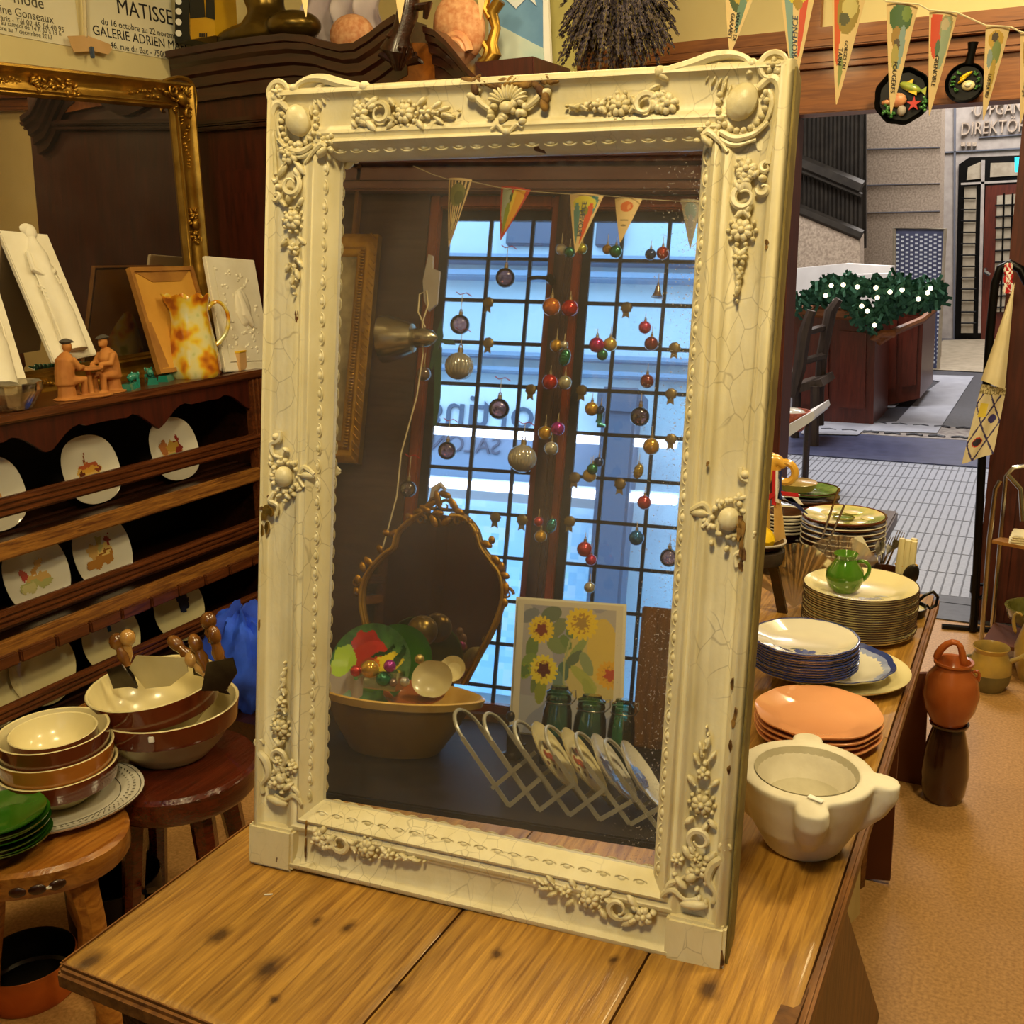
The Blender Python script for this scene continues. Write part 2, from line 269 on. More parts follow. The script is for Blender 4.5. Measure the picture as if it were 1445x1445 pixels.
# ------------------------------------------------ mesh builder
class MB:
    def __init__(s): s.bm=bmesh.new(); s.mi=0; s.cl=s.bm.loops.layers.float_color.new('Col'); s.c=None
    def _fin(s,fs):
        for f in fs:
            f.material_index=s.mi
            if s.c:
                for l in f.loops: l[s.cl]=s.c
        return fs
    def face(s,vs):
        try: f=s.bm.faces.new(vs)
        except ValueError: return None
        s._fin([f]); return f
    def v(s,p): return s.bm.verts.new(p)
    def box(s,c,d,b=0,R=None):
        r=bmesh.ops.create_cube(s.bm,size=1); vs=r['verts']
        bmesh.ops.scale(s.bm,vec=d,verts=vs)
        fs=list({f for v in vs for f in v.link_faces})
        if b:
            g=bmesh.ops.bevel(s.bm,geom=list({e for f in fs for e in f.edges}),offset=b,segments=2,affect='EDGES'); 
            vs=list({v for f in g['faces'] for v in f.verts}|{v for v in vs if v.is_valid})
            fs=list({f for v in vs for f in v.link_faces})
        if R: bmesh.ops.transform(s.bm,matrix=R.to_4x4(),verts=vs)
        bmesh.ops.translate(s.bm,vec=c,verts=vs); s._fin(fs); return vs
    def rng(s,pts): return [s.v(p) for p in pts]
    def bridge(s,a,b,close=True):
        n=len(a)
        for i in range(n if close else n-1): s.face((a[i],a[(i+1)%n],b[(i+1)%n],b[i]))
    def tube(s,pts,r,seg=8,closed=False,flat=1,caps=True,up=None):
        pts=[V(p) for p in pts]; n=len(pts); rs=r if isinstance(r,(list,tuple)) else [r]*n
        T=[]
        for i in range(n):
            if closed: t=pts[(i+1)%n]-pts[i-1]
            else: t=pts[min(i+1,n-1)]-pts[max(i-1,0)]
            T.append(t.normalized() if t.length>1e-9 else V((0,0,1)))
        a=V(up) if up else (V((0,0,1)) if abs(T[0].z)<.9 else V((1,0,0)))
        rings=[]; x=(a-T[0]*a.dot(T[0])).normalized()
        for i in range(n):
            x=(x-T[i]*x.dot(T[i])); x=x.normalized() if x.length>1e-6 else V((1,0,0)); y=T[i].cross(x)
            rings.append(s.rng([pts[i]+(x*cos(2*PI*k/seg)*flat+y*sin(2*PI*k/seg))*rs[i] for k in range(seg)]))
        for i in range(n-1): s.bridge(rings[i],rings[i+1])
        if closed: s.bridge(rings[-1],rings[0])
        elif caps: s.face(rings[0][::-1]); s.face(rings[-1])
    def cyl(s,p0,p1,r0,r1=None,seg=16): s.tube([p0,p1],[r0,r0 if r1 is None else r1],seg)
    def lathe(s,prof,seg=32,c=(0,0,0),f=None,mis=None):
        c=V(c); prev=None
        for j,(r,z) in enumerate(prof):
            if r<1e-6: cur=[s.v(c+V((0,0,z)))]
            else:
                pts=[]
                for k in range(seg):
                    th=2*PI*k/seg; rr,zz=(r,z) if f is None else f(th,r,z); pts.append(c+V((rr*cos(th),rr*sin(th),zz)))
                cur=s.rng(pts)
            if prev:
                if mis: s.mi=mis[j-1]
                if len(prev)==1 and len(cur)>1:
                    for k in range(seg): s.face((prev[0],cur[k],cur[(k+1)%seg]))
                elif len(cur)==1 and len(prev)>1:
                    for k in range(seg): s.face((prev[(k+1)%seg],prev[k],cur[0]))
                elif len(cur)>1: s.bridge(prev,cur)
            prev=cur
    def sph(s,c,r,seg=12,rings=8,R=None):
        r=(r,r,r) if isinstance(r,(int,float)) else r
        g=bmesh.ops.create_uvsphere(s.bm,u_segments=seg,v_segments=rings,radius=1); vs=g['verts']
        mt=Matrix.Translation(c)@(R.to_4x4() if R else Matrix())@Matrix.Diagonal((r[0],r[1],r[2],1))
        bmesh.ops.transform(s.bm,matrix=mt,verts=vs); s._fin({f for v in vs for f in v.link_faces})
    def prism(s,pts,d):
        d=V(d); a=s.rng([V(p) for p in pts]); b=s.rng([V(p)+d for p in pts]); s.bridge(a,b); s.face(a[::-1]); s.face(b)
    def grid(s,fn,nu,nv,cf=None,mf=None):
        P=[[s.v(fn(i/nu,j/nv)) for j in range(nv+1)] for i in range(nu+1)]
        for i in range(nu):
            for j in range(nv):
                u,v_=(i+.5)/nu,(j+.5)/nv
                if cf:
                    q=cf(u,v_)
                    if q is None: continue
                    s.c=q
                if mf: s.mi=mf(u,v_)
                s.face((P[i][j],P[i+1][j],P[i+1][j+1],P[i][j+1]))
    def build(s,name,mats,parent=None,smooth=40,label=None,remesh=None,fixn=True,sub=0):
        if fixn: bmesh.ops.recalc_face_normals(s.bm,faces=s.bm.faces)
        if smooth:
            for f in s.bm.faces: f.smooth=True
            a=rad(smooth)
            for e in s.bm.edges:
                if len(e.link_faces)==2 and e.calc_face_angle(0)>a: e.smooth=False
        me=bpy.data.meshes.new(name); s.bm.to_mesh(me); s.bm.free()
        for m in (mats if isinstance(mats,(list,tuple)) else [mats]): me.materials.append(MATS[m])
        o=bpy.data.objects.new(name,me); COL.objects.link(o)
        if parent: o.parent=parent
        if label: o['label']=label
        if remesh:
            q=o.modifiers.new('r','REMESH'); q.mode='VOXEL'; q.voxel_size=remesh; q.use_smooth_shade=True
            q=o.modifiers.new('s','SMOOTH'); q.iterations=4
        if sub: q=o.modifiers.new('s','SUBSURF'); q.levels=q.render_levels=sub
        return o
def tag(o,label,cat,group=None,kind=None):
    if label: o['label']=label
    if cat: o['category']=cat
    if group: o['group']=group
    if kind: o['kind']=kind
    return o
def thing(name,label,cat,loc,rz=0,group=None,rot=None):
    o=bpy.data.objects.new(name,None); COL.objects.link(o); o.empty_display_size=.02; o.location=loc; o.rotation_euler=rot or (0,0,rz)
    return tag(o,label,cat,group)
def frame(name,label,cat,O,ex,ey,ez,group=None):
    o=thing(name,label,cat,(0,0,0),group=group); m=Matrix((ex,ey,ez)).transposed().to_4x4(); m.translation=O; o.matrix_world=m; return o
def struct(o): o['kind']='structure'; return o
KIDS={}
def dup(o,loc,label=None,group=None,rz=None,parent=None,sc=None):
    c=o.copy(); COL.objects.link(c)
    if parent: c.parent=parent
    else:
        c.location=loc
        if rz is not None: c.rotation_euler=(0,0,rz)
        if sc: c.scale=(sc,sc,sc)
        if label: c['label']=label
        if group: c['group']=group
    for ch in [x for x in COL.objects if x.parent==o]: dup(ch,None,parent=c)
    return c
def text(body,size,mat,parent,mtx,name='lettering',ext=.0004,align='CENTER',fn=None,label=None,wid=1):
    cu=bpy.data.curves.new('t','FONT'); cu.body=body; cu.size=size; cu.extrude=ext; cu.align_x=align; cu.align_y='CENTER'; cu.resolution_u=3
    o=bpy.data.objects.new('t',cu); COL.objects.link(o)
    dg=bpy.context.evaluated_depsgraph_get(); me=bpy.data.meshes.new_from_object(o.evaluated_get(dg)); bpy.data.objects.remove(o)
    for v in me.vertices:
        p=V((v.co.x*wid,v.co.y,v.co.z)); v.co=fn(p) if fn else p
    me.materials.clear(); me.materials.append(MATS[mat]); me.name=name
    q=bpy.data.objects.new(name,me); COL.objects.link(q)
    if parent: q.parent=parent
    q.matrix_local=mtx or Matrix()
    if label: q['label']=label
    return q
def axm(O,ex,ey,ez): m=Matrix((ex,ey,ez)).transposed().to_4x4(); m.translation=O; return m
def quad_slab(P,t,name,mat,parent=None):   # slab spanned by 4 world corners with thickness vector t
    b=MB(); b.prism(P,t); return b.build(name,mat,parent,smooth=0)
def ell(u,v,b):  # blob list colour lookup
    c=None
    for (cx,cy,rx,ry,a,col) in b:
        dx,dy=u-cx,v-cy; x=dx*cos(a)+dy*sin(a); y=-dx*sin(a)+dy*cos(a)
        if (x/rx)**2+(y/ry)**2<1: c=col
    return lin(c) if c else None
X_,Y_,Z_=V((1,0,0)),V((0,1,0)),V((0,0,1))
# ================================================================ SETTING
XL,YW,YD,ZC,XR=-2.96,-.65,4.7,2.9,1.7
def sbox(name,lo,hi,mat,b=0):
    lo,hi=V(lo),V(hi); q=MB(); q.box((lo+hi)/2,hi-lo,b); return struct(q.build(name,mat,smooth=0))
sbox('floor',(XL-.2,YW-.2,-.1),(XR+.2,YD+.1,0),'lino')
sbox('ceiling',(XL-.2,YW-.2,ZC),(XR+.2,YD+.2,ZC+.1),'ceiling_white')
sbox('wall_left',(XL-.15,YW-.2,0),(XL,YD+.2,ZC),'wall_cream')
sbox('wall_right',(XR,YW-.2,0),(XR+.15,YD+.2,ZC),'stone_green')
# wall with the doorway to the arcade
dl=pl(1122,300,1,YD).x; dr=pl(1412,500,1,YD).x; dz=pl(1250,157,1,YD).z
q=MB(); q.box(((XL+dl-.06)/2,YD+.06,ZC/2),(dl-.06-XL,.12,ZC)); q.box(((dr+.12+XR)/2,YD+.06,ZC/2),(XR-dr-.12,.12,ZC)); q.box(((dl+dr)/2+.03,YD+.06,(dz+.14+ZC)/2),(dr-dl+.18,.12,ZC-dz-.14))
struct(q.build('wall_back','wall_cream',smooth=0))
mz=pl(1250,47,1,YD).z      # moulding band over the doorway
q=MB(); q.box(((XL+XR)/2,YD-.03,mz+.012),(XR-XL,.07,.05),.004); q.box(((XL+XR)/2,YD-.045,mz-.03),(XR-XL,.10,.03),.006); q.box(((XL+XR)/2,YD-.02,mz-.075),(XR-XL,.06,.05),.008); q.box(((XL+XR)/2,YD-.035,mz-.11),(XR-XL,.08,.016),.003)
struct(q.build('trim_1','trim_brown'))
q=MB(); q.box(((dl+dr)/2+.2,YD+.0,(dz+mz-.115)/2+.01),(dr-dl+1.0,.09,mz-.115-dz-.02),.004); q.box(((dl+dr)/2+.2,YD-.02,dz+.012),(dr-dl+1,.16,.024),.004)
struct(q.build('trim_2','trim_brown'))
vx=pl(1149,25,1,YD).x; sbox('trim_3',(vx-.02,YD-.05,mz),(vx+.035,YD,ZC),'trim_brown')
q=MB(); q.box((dl-.035,YD+.0,dz/2),(.07,.2,dz),.006); q.box((dl-.075,YD-.02,dz/2),(.03,.2,dz),.006); struct(q.build('door_jamb_left','door_red')).name='trim_4'
q=MB(); q.box((dr+.06,YD+.0,dz/2),(.12,.2,dz),.006); q.box((dr+.16,YD-.03,dz/2),(.1,.14,dz),.01); q.box((dr+.5,YD-.02,dz/2),(.55,.1,dz),.01); struct(q.build('trim_5','door_red'))
sbox('trim_6',(dl-.1,YD-.14,0),(dr+.3,YD+.1,.006),'slate')
# window wall seen in the mirror
wx0,wx1=-1.385,-.22; wz0,wz1=.665,2.285
q=MB(); q.box(((XL+wx0)/2,YW-.08,ZC/2),(wx0-XL,.16,ZC)); q.box(((wx1+XR)/2,YW-.08,ZC/2),(XR-wx1,.16,ZC)); q.box(((wx0+wx1)/2,YW-.08,wz0/2),(wx1-wx0,.16,wz0)); q.box(((wx0+wx1)/2,YW-.08,(ZC+wz1)/2),(wx1-wx0,.16,ZC-wz1))
struct(q.build('wall_front',['window_dark'],smooth=0))
q=MB(); q.box((-1.2,YW+.03,2.395),(2.6,.06,.05),.012); q.box((-1.2,YW+.015,2.34),(2.6,.03,.05),.006); q.box((-1.2,YW+.02,2.30),(2.6,.04,.03),.006); q.box((-1.2,YW+.05,2.47),(2.6,.10,.05),.01)
wood('header_wood','#6b4844','#7c5850',rough=.35,st=(1,10,10),bump=.1); struct(q.build('trim_7','header_wood'))
q=MB(); q.box((-1.80,YW+.02,1.45),(.10,.04,2.9),.006); q.box((-1.62,YW+.015,1.45),(.012,.03,2.9)); q.box((-1.2,YW+.02,.35),(2.4,.04,.7)); struct(q.build('trim_8','board_brown'))
win=thing('window','tall double window with leaded panes behind the hanging ornaments, reflected in the mirror','window',(0,YW,0)); win.name='window_1'; struct(win)
def leaf(x0,x1,vb,name):
    q=MB(); t=.035
    q.box((x0+t/2,-.03,(wz0+wz1)/2),(t,.05,wz1-wz0),.005); q.box((x1-t/2,-.03,(wz0+wz1)/2),(t,.05,wz1-wz0),.005)
    q.box(((x0+x1)/2,-.03,wz1-.02),(x1-x0-2*t,.05,.04),.005); q.box(((x0+x1)/2,-.03,wz0+.03),(x1-x0-2*t,.05,.06),.005)
    f=q.build(name,'window_red',win)
    q=MB()
    for x in vb: q.box((x,-.04,(wz0+wz1)/2),(.011,.012,wz1-wz0-.06))
    for k in range(-1,12):
        z=2.096-.1322*k
        if z<wz1-.03: q.box(((x0+x1)/2,-.04,z),(x1-x0-.05,.010,.011))
    q.box(((x0+x1)/2,-.04,wz1-.055),(x1-x0-.05,.014,.03))
    q.box((x0+t+.012,-.04,(wz0+wz1)/2),(.03,.014,wz1-wz0-.06))
    q.build('lead_bars','lead',f)
    q=MB(); q.box(((x0+x1)/2,-.045,(wz0+wz1)/2),(x1-x0-.05,.003,wz1-wz0-.06)); q.build('pane','pane_glass',f,smooth=0)
leaf(-1.385,-.955,[-1.326,-1.188,-1.053],'window_frame'); leaf(-.925,-.25,[-.773,-.632,-.49,-.35],'window_frame')
q=MB(); q.box((-.94,-.01,(wz0+wz1)/2),(.055,.05,wz1-wz0),.006); q.box((-.94,.02,(wz0+wz1)/2),(.02,.02,wz1-wz0),.004); ml=q.build('window_mullion','window_dark',win)
q=MB(); zz=mp(782,395,1,YW+.04).z; q.cyl((-.965,.03,zz),(-.965,.06,zz),.013); q.tube([(-.965,.06,zz),(-1.0,.065,zz),(-1.03,.065,zz-.004)],.006); q.build('window_handle','bronze_black',win)
# street behind the window
YS=-4.6
def mx(x,y,Y=YS): return mp(x,y,1,Y)
q=MB(); q.box((-2.5,YS-.1,4),(14,.2,10)); 
struct(q.build('wall_street','street_wall',smooth=0))
def ms(name,px,Y,t,mat,y2=None):
    a=mx(*px[0],Y=Y); b=mx(*px[1],Y=Y); return a,b
q=MB()
for py in (372,395): 
    z=mx(850,py,YS).z; q.box((-2.5,YS+.06,z),(12,.14,.05),.01)
z=mx(850,340,YS).z; 
for z_ in (mx(640,500,YS).z,mx(640,521,YS).z): q.box((-2.5,YS+.05,z_),(12,.1,.04),.01)
struct(q.build('trim_9','street_trim'))
q=MB(); a=mx(845,300,YS); b=mx(880,350,YS)
q.box(((a.x+b.x)/2,YS+.02,(a.z+b.z)/2),(abs(b.x-a.x),.06,abs(a.z-b.z)),.01); a=mx(752,318,YS); q.box((a.x,YS+.02,a.z),(.35,.06,.3),.01)
struct(q.build('window_2','street_dark'))
sgn=thing('shop_sign','white shop fascia across the street with dark lower case lettering, mirrored','sign',(0,0,0))
a=mx(560,553,YS+.25); b=mx(880,640,YS+.25); zc=(mx(720,548,YS+.25).z+mx(720,612,YS+.25).z)/2; hh=mx(720,548,YS+.25).z-mx(720,612,YS+.25).z
q=MB(); q.box(((a.x+b.x)/2,YS+.15,zc),(abs(b.x-a.x),.2,hh),.01); q.build('fascia','street_white',sgn)
tx=mx(692,590,YS+.26); text('sportings',hh*1.05,'street_dark',sgn,axm(V((tx.x,YS+.256,zc-.02)),V((-1,0,0)),Z_,Y_),ext=.01)
q=MB(); z1=mx(720,618,YS+.25).z; z2=mx(720,680,YS+.25).z; q.box(((a.x+b.x)/2,YS+.1,(z1+z2)/2),(abs(b.x-a.x),.12,abs(z1-z2))); q.build('lower_band','street_trim',sgn)
text('SALON',.16,'street_dark',sgn,axm(V((mx(655,628,YS+.18).x,YS+.17,mx(655,628,YS+.18).z)),V((-1,0,0)),Z_,Y_),ext=.005)
for i,(py) in enumerate((612,688)):
    l=thing('tube_lamp',['upper white fluorescent tube under the shop fascia across the street','lower white fluorescent tube over the shop window across the street'][i],'lamp',(0,0,0),group='shop tubes')
    z=mx(700,py,YS+.33).z; q=MB(); q.box((mx(700,py,YS+.33).x+.15,YS+.33,z),(2.1,.05,.055),.01); q.build('tube','tube_light',l)
    q=MB(); q.box((mx(700,py,YS+.33).x+.15,YS+.28,z+.035),(2.2,.1,.03)); q.build('housing','street_white',l)
q=MB(); a=mx(878,560,YS+.3); q.box((a.x,YS+.25,1.3),(.22,.3,a.z*2-2.6),.02); q.box((a.x,YS+.25,a.z-.05),(.3,.34,.2),.04); struct(q.build('street_pilaster','street_dark')).name='trim_10'
q=MB(); q.box((-3,-9,-.15),(16,16.6,.1)); struct(q.build('street_ground','asphalt')).name='floor_street'
sh=thing('shop_display','bright shop window across the street with goods and colour patches, seen through the lower panes','shop window',(0,0,0))
a=mx(600,700,YS+.1); b=mx(870,1000,YS+.1); cols=['#a8d4ec','#b4dcf0','#c8e0ee','#9ccce8','#bfe4dc','#d8e8f0','#dcd4dc','#98bcd8','#c8e0ec']
q=MB(); q.grid(lambda u,v:V((a.x+(b.x-a.x)*u,YS+.12,b.z+(a.z-b.z)*v)),26,30,cf=lambda u,v: lin(cols[int(abs(MN.noise(V((u*5,v*9,1)))*9))%9]))
q.build('display_pane','printed',sh,smooth=0)
# ---------------- arcade beyond the doorway
A0=YD+.1
YB=onz(1260,640,0).y; YB2=onz(1300,618,0).y
q=MB(); q.box((-1.5,(A0+YB)/2,-.05),(14,YB-A0,.1)); struct(q.build('arcade_floor','mosaic_white')).name='floor_arcade'
q=MB()
for i in range(-110,110): q.box((-.6+i*.042,(A0+YB)/2,.0015),(.007,YB-A0,.003))
for j in range(int((YB-A0)/.35)): q.box((-.6,A0+.1+j*.35,.0012),(10,.0016,.0022))
struct(q.build('floor_joints','mosaic_line',smooth=0)).name='trim_11'
sbox('floor_step',(-8,A0-.02,0),(5,onz(1300,838,0).y,.008),'slate').name='trim_12'
q=MB(); q.box((-1.5,(YB+YB2)/2-.12,-.04),(14,YB2-YB+.4,.1)); struct(q.build('floor_band','slate_blue')).name='floor_band'
q=MB(); q.box((-1.5,YB2+.25,-.04),(14,.6,.104)); struct(q.build('b','border_tile')).name='floor_border'
q=MB()
for i in range(60):
    x=-5.5+i*.17
    for dy in (.02,.48): q.tube([(x,YB2+dy,.016),(x+.06,YB2+dy+.04,.016),(x+.12,YB2+dy,.016)],.012,5)
struct(q.build('b','slate')).name='trim_13'
q=MB(); q.box((-1.5,YB2+8.4,-.04),(16,15.7,.1)); struct(q.build('b','slate')).name='floor_passage'
def fpoly(px,z,mat,nm,cat=None):
    q=MB(); q.prism([onz(x,y,0)+V((0,0,z)) for x,y in px],(0,0,-.004)); o=q.build(nm,mat,smooth=0); struct(o); o.name=nm
fpoly([(1235,600),(1265,598),(1300,560),(1326,541),(1302,535),(1300,531),(1374,533),(1322,614),(1225,611),(1150,598)],.02,'marble_white','floor_inlay_white')
fpoly([(1240,574),(1270,570),(1262,578),(1236,578)],.021,'marble_white','floor_inlay_small')
fpoly([(1283,554),(1312,553),(1306,560),(1276,560)],.021,'marble_white','floor_inlay_step')
fpoly([(1300,523),(1440,530),(1460,478),(1330,482)],.022,'tile_tan','floor_tiles')
fpoly([(1138,600),(1150,592),(1230,602),(1210,617),(1130,615)],.021,'marble_white','floor_inlay_left')
# stone walls of the arcade
YF=onz(1400,480,0).y
def fp(x,y,Y): return pl(x,y,1,Y)
def pan(name,px,Y,mat,th=.2,struc=True,parent=None):
    q=MB(); q.prism([fp(x,y,Y) for x,y in px],(0,th,0)); o=q.build(name,mat,parent,smooth=0)
    return struct(o) if struc else o
YG=12.5
pan('wall_arcade_left',[(1000,660),(1000,260),(1125,290),(1213,330),(1215,520)],YG,'stone',.3)
pan('wall_arcade_mid',[(1207,640),(1219,60),(1330,60),(1322,600)],YG+1.9,'stone',.5)
for i,y in enumerate((210,261,300)): 
    pan('trim_14',[(1212,y),(1212,y+1.2),(1326,y-1.5),(1326,y-2.7)],YG+1.88,'mosaic_line',.03)
pan('wall_arcade_far',[(1316,620),(1330,40),(1700,-20),(1700,480),(1352,480),(1355,620)],YF+.02,'stone_smooth',.3)
pan('wall_arcade_side',[(1700,700),(1700,0),(2200,0),(2200,900)],9,'stone',.3)
sbox('wall_arcade_far_left',(-12,YG+3,-1),(-2,YG+3.2,7),'stone')
sbox('ceiling_arcade',(-12,A0+.05,6.4),(6,24,6.6),'ceiling_white')
sbox('wall_above_shop',(-9,A0-.2,2.85),(5,A0+.05,6.5),'stone'); sbox('wall_shop_left',(-9,A0-.2,-.1),(XL-.1,A0+.05,2.85),'stone'); sbox('wall_shop_right',(XR+.1,A0-.2,-.1),(5,A0+.05,2.85),'stone'); sbox('wall_arcade_west',(-9,A0,0),(-8.8,24,6.4),'stone'); sbox('wall_arcade_east',(5,A0,0),(5.2,24,6.4),'stone'); sbox('wall_arcade_end',(-9,24,0),(5,24.2,6.4),'stone')  # unseen walls added to keep the blue sky light out of the arcade
for px in ([(1331,150),(1331,214),(1332,214),(1333,150)],[(1330,214),(1330,216),(1445,210),(1445,208)],[(1322,214),(1318,330),(1320,330),(1324,214)],[(1346,150),(1345,500),(1347,500),(1349,150)],[(1381,193),(1381,195),(1450,190),(1450,188)]):
    pan('trim_15',px,YF-.02,'mosaic_line',.03)
for i in range(3): pan('trim_16',[(1356+i*8,201),(1356+i*8,206),(1362+i*8,206),(1362+i*8,201)],YF-.06,'stone',.06)
tp=fp(1420,177,YF-.03); sg=thing('carved_lettering','grey stone letters carved above the arcade doors','lettering',(0,0,0))
text('DIREKTÖREN',16.5/ppm(tp)*1.5,'stone',sg,axm(fp(1356,178,YF-.03)+V((0,0,-.05)),X_,Z_,-Y_),ext=.03,align='LEFT',wid=.72)
text('·UPPGÅNG·',15/ppm(tp)*1.5,'stone',sg,axm(fp(1370,152,YF-.03)+V((0,0,-.05)),X_,Z_,-Y_),ext=.03,align='LEFT',wid=.72)
# grille above the stairs
gr=thing('stair_grille','brown iron grille of upright bars over the arcade stairs','grille',(0,0,0))
q=MB()
for i in range(16):
    x=1124+i*6; yb=292+(x-1124)*.42; q.tube([fp(x+3,60,YG+.1),fp(x+1.5,(60+yb)/2,YG+.1),fp(x,yb,YG+.1)],.022,5)
q.build('bars','iron_grille',gr)
q=MB()
for y0,t in ((225,.08),(236,.03),(292,.06)): q.tube([fp(1120,y0,YG),fp(1216,y0+(40 if y0<290 else 40),YG)],t,6)
q.build('handrail','iron_grille',gr)
q=MB(); q.prism([fp(x,y,YG+.6) for x,y in ((1100,360),(1100,60),(1222,60),(1222,350))],(0,.05,0)); q.build('backing','iron_grille',gr,label='dark panel behind the bars')
# arcade doors
dd=thing('arcade_door','reddish brown glazed double door with leaded panes across the arcade','door',(0,0,0)); dd.name='door_1'; struct(dd)
def dpan(name,px,mat,off,parent): return pan(name,px,YF-off,mat,.05,False,parent)
dpan('door_surround',[(1347,480),(1353,232),(1368,222),(1470,218),(1470,480)],'black_metal',.04,dd)
dpan('side_light',[(1356,470),(1361,264),(1378,262),(1373,470)],'tile_tan',.10,dd)
dpan('fan_light',[(1364,254),(1366,236),(1384,228),(1384,252)],'tile_tan',.10,dd)
dpan('fan_light',[(1397,250),(1398,230),(1460,228),(1460,246)],'tile_tan',.10,dd)
q=MB()
for px in ([(1385,226),(1380,470),(1384,470),(1390,226)],[(1356,258),(1356,261),(1450,256),(1450,253)]): q.prism([fp(x,y,YF-.16) for x,y in px],(0,.05,0))
q.build('steel_post','stone_smooth',dd)
l=dpan('door_leaf',[(1384,480),(1391,262),(1470,258),(1470,480)],'arcade_wood',.14,dd)
dpan('leaded_glass',[(1402,440),(1407,276),(1440,273),(1440,440)],'tile_tan',.18,l)
q=MB()
for x in (1414,1426,1438): q.tube([fp(x+3,273,YF-.2),fp(x-2,440,YF-.2)],.012,4)
for y in range(290,440,16): q.tube([fp(1404,y,YF-.2),fp(1445,y-2,YF-.2)],.012,4)
for y in range(280,470,16): q.tube([fp(1356,y,YF-.13),fp(1377,y,YF-.13)],.012,4)
q.build('lead_lines','black_metal',dd)
q=MB(); q.tube([fp(1391,380,YF-.2),fp(1391,384,YF-.3),fp(1397,388,YF-.3)],.03,6); q.build('door_handle','steel',l)
es=pan('exit_sign',[(1432,222),(1432,243),(1460,241),(1460,220)],YF-.9,'exit_blue',.05,False); tag(es,'small lit turquoise exit sign above the arcade doors','sign')
# patterned board
pb=thing('patterned_board','tall dark blue board with rows of white dashes by the arcade wall','screen',(0,0,0))
YP=onz(1297,522,0).y
pan('panel',[(1262,322),(1333,324),(1323,520),(1259,516)],YP,'slate_blue',.05,False,pb)
q=MB()
for i in range(10):
    for j in range(30):
        x=1265+i*6.6-j*.1; y=330+j*6.2+(i%2)*3; q.prism([fp(x,y,YP-.01),fp(x+4,y,YP-.01),fp(x+4,y+2.6,YP-.01),fp(x,y+2.6,YP-.01)],(0,.01,0))
q.build('dash_pattern','street_white',pb,smooth=0)
q=MB(); q.tube([fp(1260,520,YP-.02),fp(1262,322,YP-.02),fp(1334,323,YP-.02),fp(1324,522,YP-.02)],.02,4); q.build('edge_frame','tile_tan',pb)
# white blocks
for nm,px,Y,lb in (('white_counter',[(1110,550),(1110,380),(1192,372),(1258,376),(1258,550),(1150,550)],11.6,'long white counter block at the foot of the stone wall'),('white_counter',[(1190,554),(1192,388),(1256,386),(1256,554)],11.2,'lower white counter block behind the fir garland')):
    o=pan(nm,px,Y,'white_wall',.28,False); tag(o,lb,'counter')
# wooden stair enclosure with garland
Y1=onz(1200,600,0).y; Y2=onz(1290,555,0).y
def encl(lb,px,Y,cap,dpth=.9):
    o=thing('panelled_enclosure',lb,'railing',(0,0,0)); pan('body',px,Y,'arcade_wood',dpth,False,o)
    (x0,y0),(x1,y1),(x2,y2),(x3,y3)=px
    q=MB(); 
    for k in range(2):
        a=.12+.45*k; b_=a+.32
        pts=[]
        for u,v in ((a,.15),(b_,.15),(b_,.85),(a,.85)):
            xt=x0+(x1-x0)*u; yt=y0+(y1-y0)*u; xb=x3+(x2-x3)*u; yb=y3+(y2-y3)*u; pts.append(fp(xt+(xb-xt)*v,yt+(yb-yt)*v,Y-.03))
        q.prism(pts,(0,.03,0))
    q.build('raised_panel','arcade_wood',o); q=MB(); q.tube([fp(x0,y0-1,Y),fp(x1,y1-1,Y)],.05,6); q.build('cap_rail','trim_brown',o); return o
encl('near reddish wooden stair enclosure under the fir garland',[(1118,438),(1236,448),(1232,602),(1118,592)],Y1,0)
e2=encl('far reddish wooden stair enclosure beside the patterned board',[(1237,428),(1304,426),(1298,562),(1237,575)],Y1+1.1,0,1.2)
q=MB(); q.tube([fp(1322,432,Y1+1.3),fp(1300,452,Y1+.9),fp(1262,468,Y1+.1),fp(1240,482,Y1-.05),fp(1232,480,Y1-.05),fp(1244,471,Y1-.05),fp(1262,471,Y1)],.035,8); tag(q.build('handrail','trim_brown'),'curved wooden handrail running down beside the stair enclosures','handrail')
random.seed(3); q=MB(); pts=[(1115,432),(1150,424),(1156,408),(1176,402),(1205,404),(1240,408),(1262,404),(1290,408),(1322,410),(1315,424),(1285,424),(1250,432),(1240,446),(1228,458),(1212,446),(1200,424),(1185,412)]
for i in range(2300):
    k=random.randrange(len(pts)-1); t=random.random(); x=pts[k][0]*(1-t)+pts[k+1][0]*t+random.gauss(0,5); y=pts[k][1]*(1-t)+pts[k+1][1]*t+random.gauss(0,4.5)
    P=fp(x,y,Y1+random.uniform(-.15,.3)); d=V((random.gauss(0,1),random.gauss(0,1),random.gauss(0,1))).normalized()*.09
    s_=d.cross(V((0,1,.3))).normalized()*.013; q.face(q.rng([P-s_,P+s_,P+d+s_,P+d-s_]))
ga=thing('fir_garland','green fir garland with small warm lights on the stair enclosure','garland',(0,0,0)); g=q.build('fir_needles','fir',ga,smooth=0,fixn=False); g['kind']='stuff'
for x,y in ((1173,403),(1210,405),(1236,406),(1273,409),(1313,407),(1309,413),(1165,417),(1216,432),(1224,439),(1234,459),(1238,420),(1296,422),(1256,412),(1190,402)):
    q=MB(); q.sph(fp(x,y,Y1-.2),.019,8,6); q.build('light_bulb','fairy_light',ga)
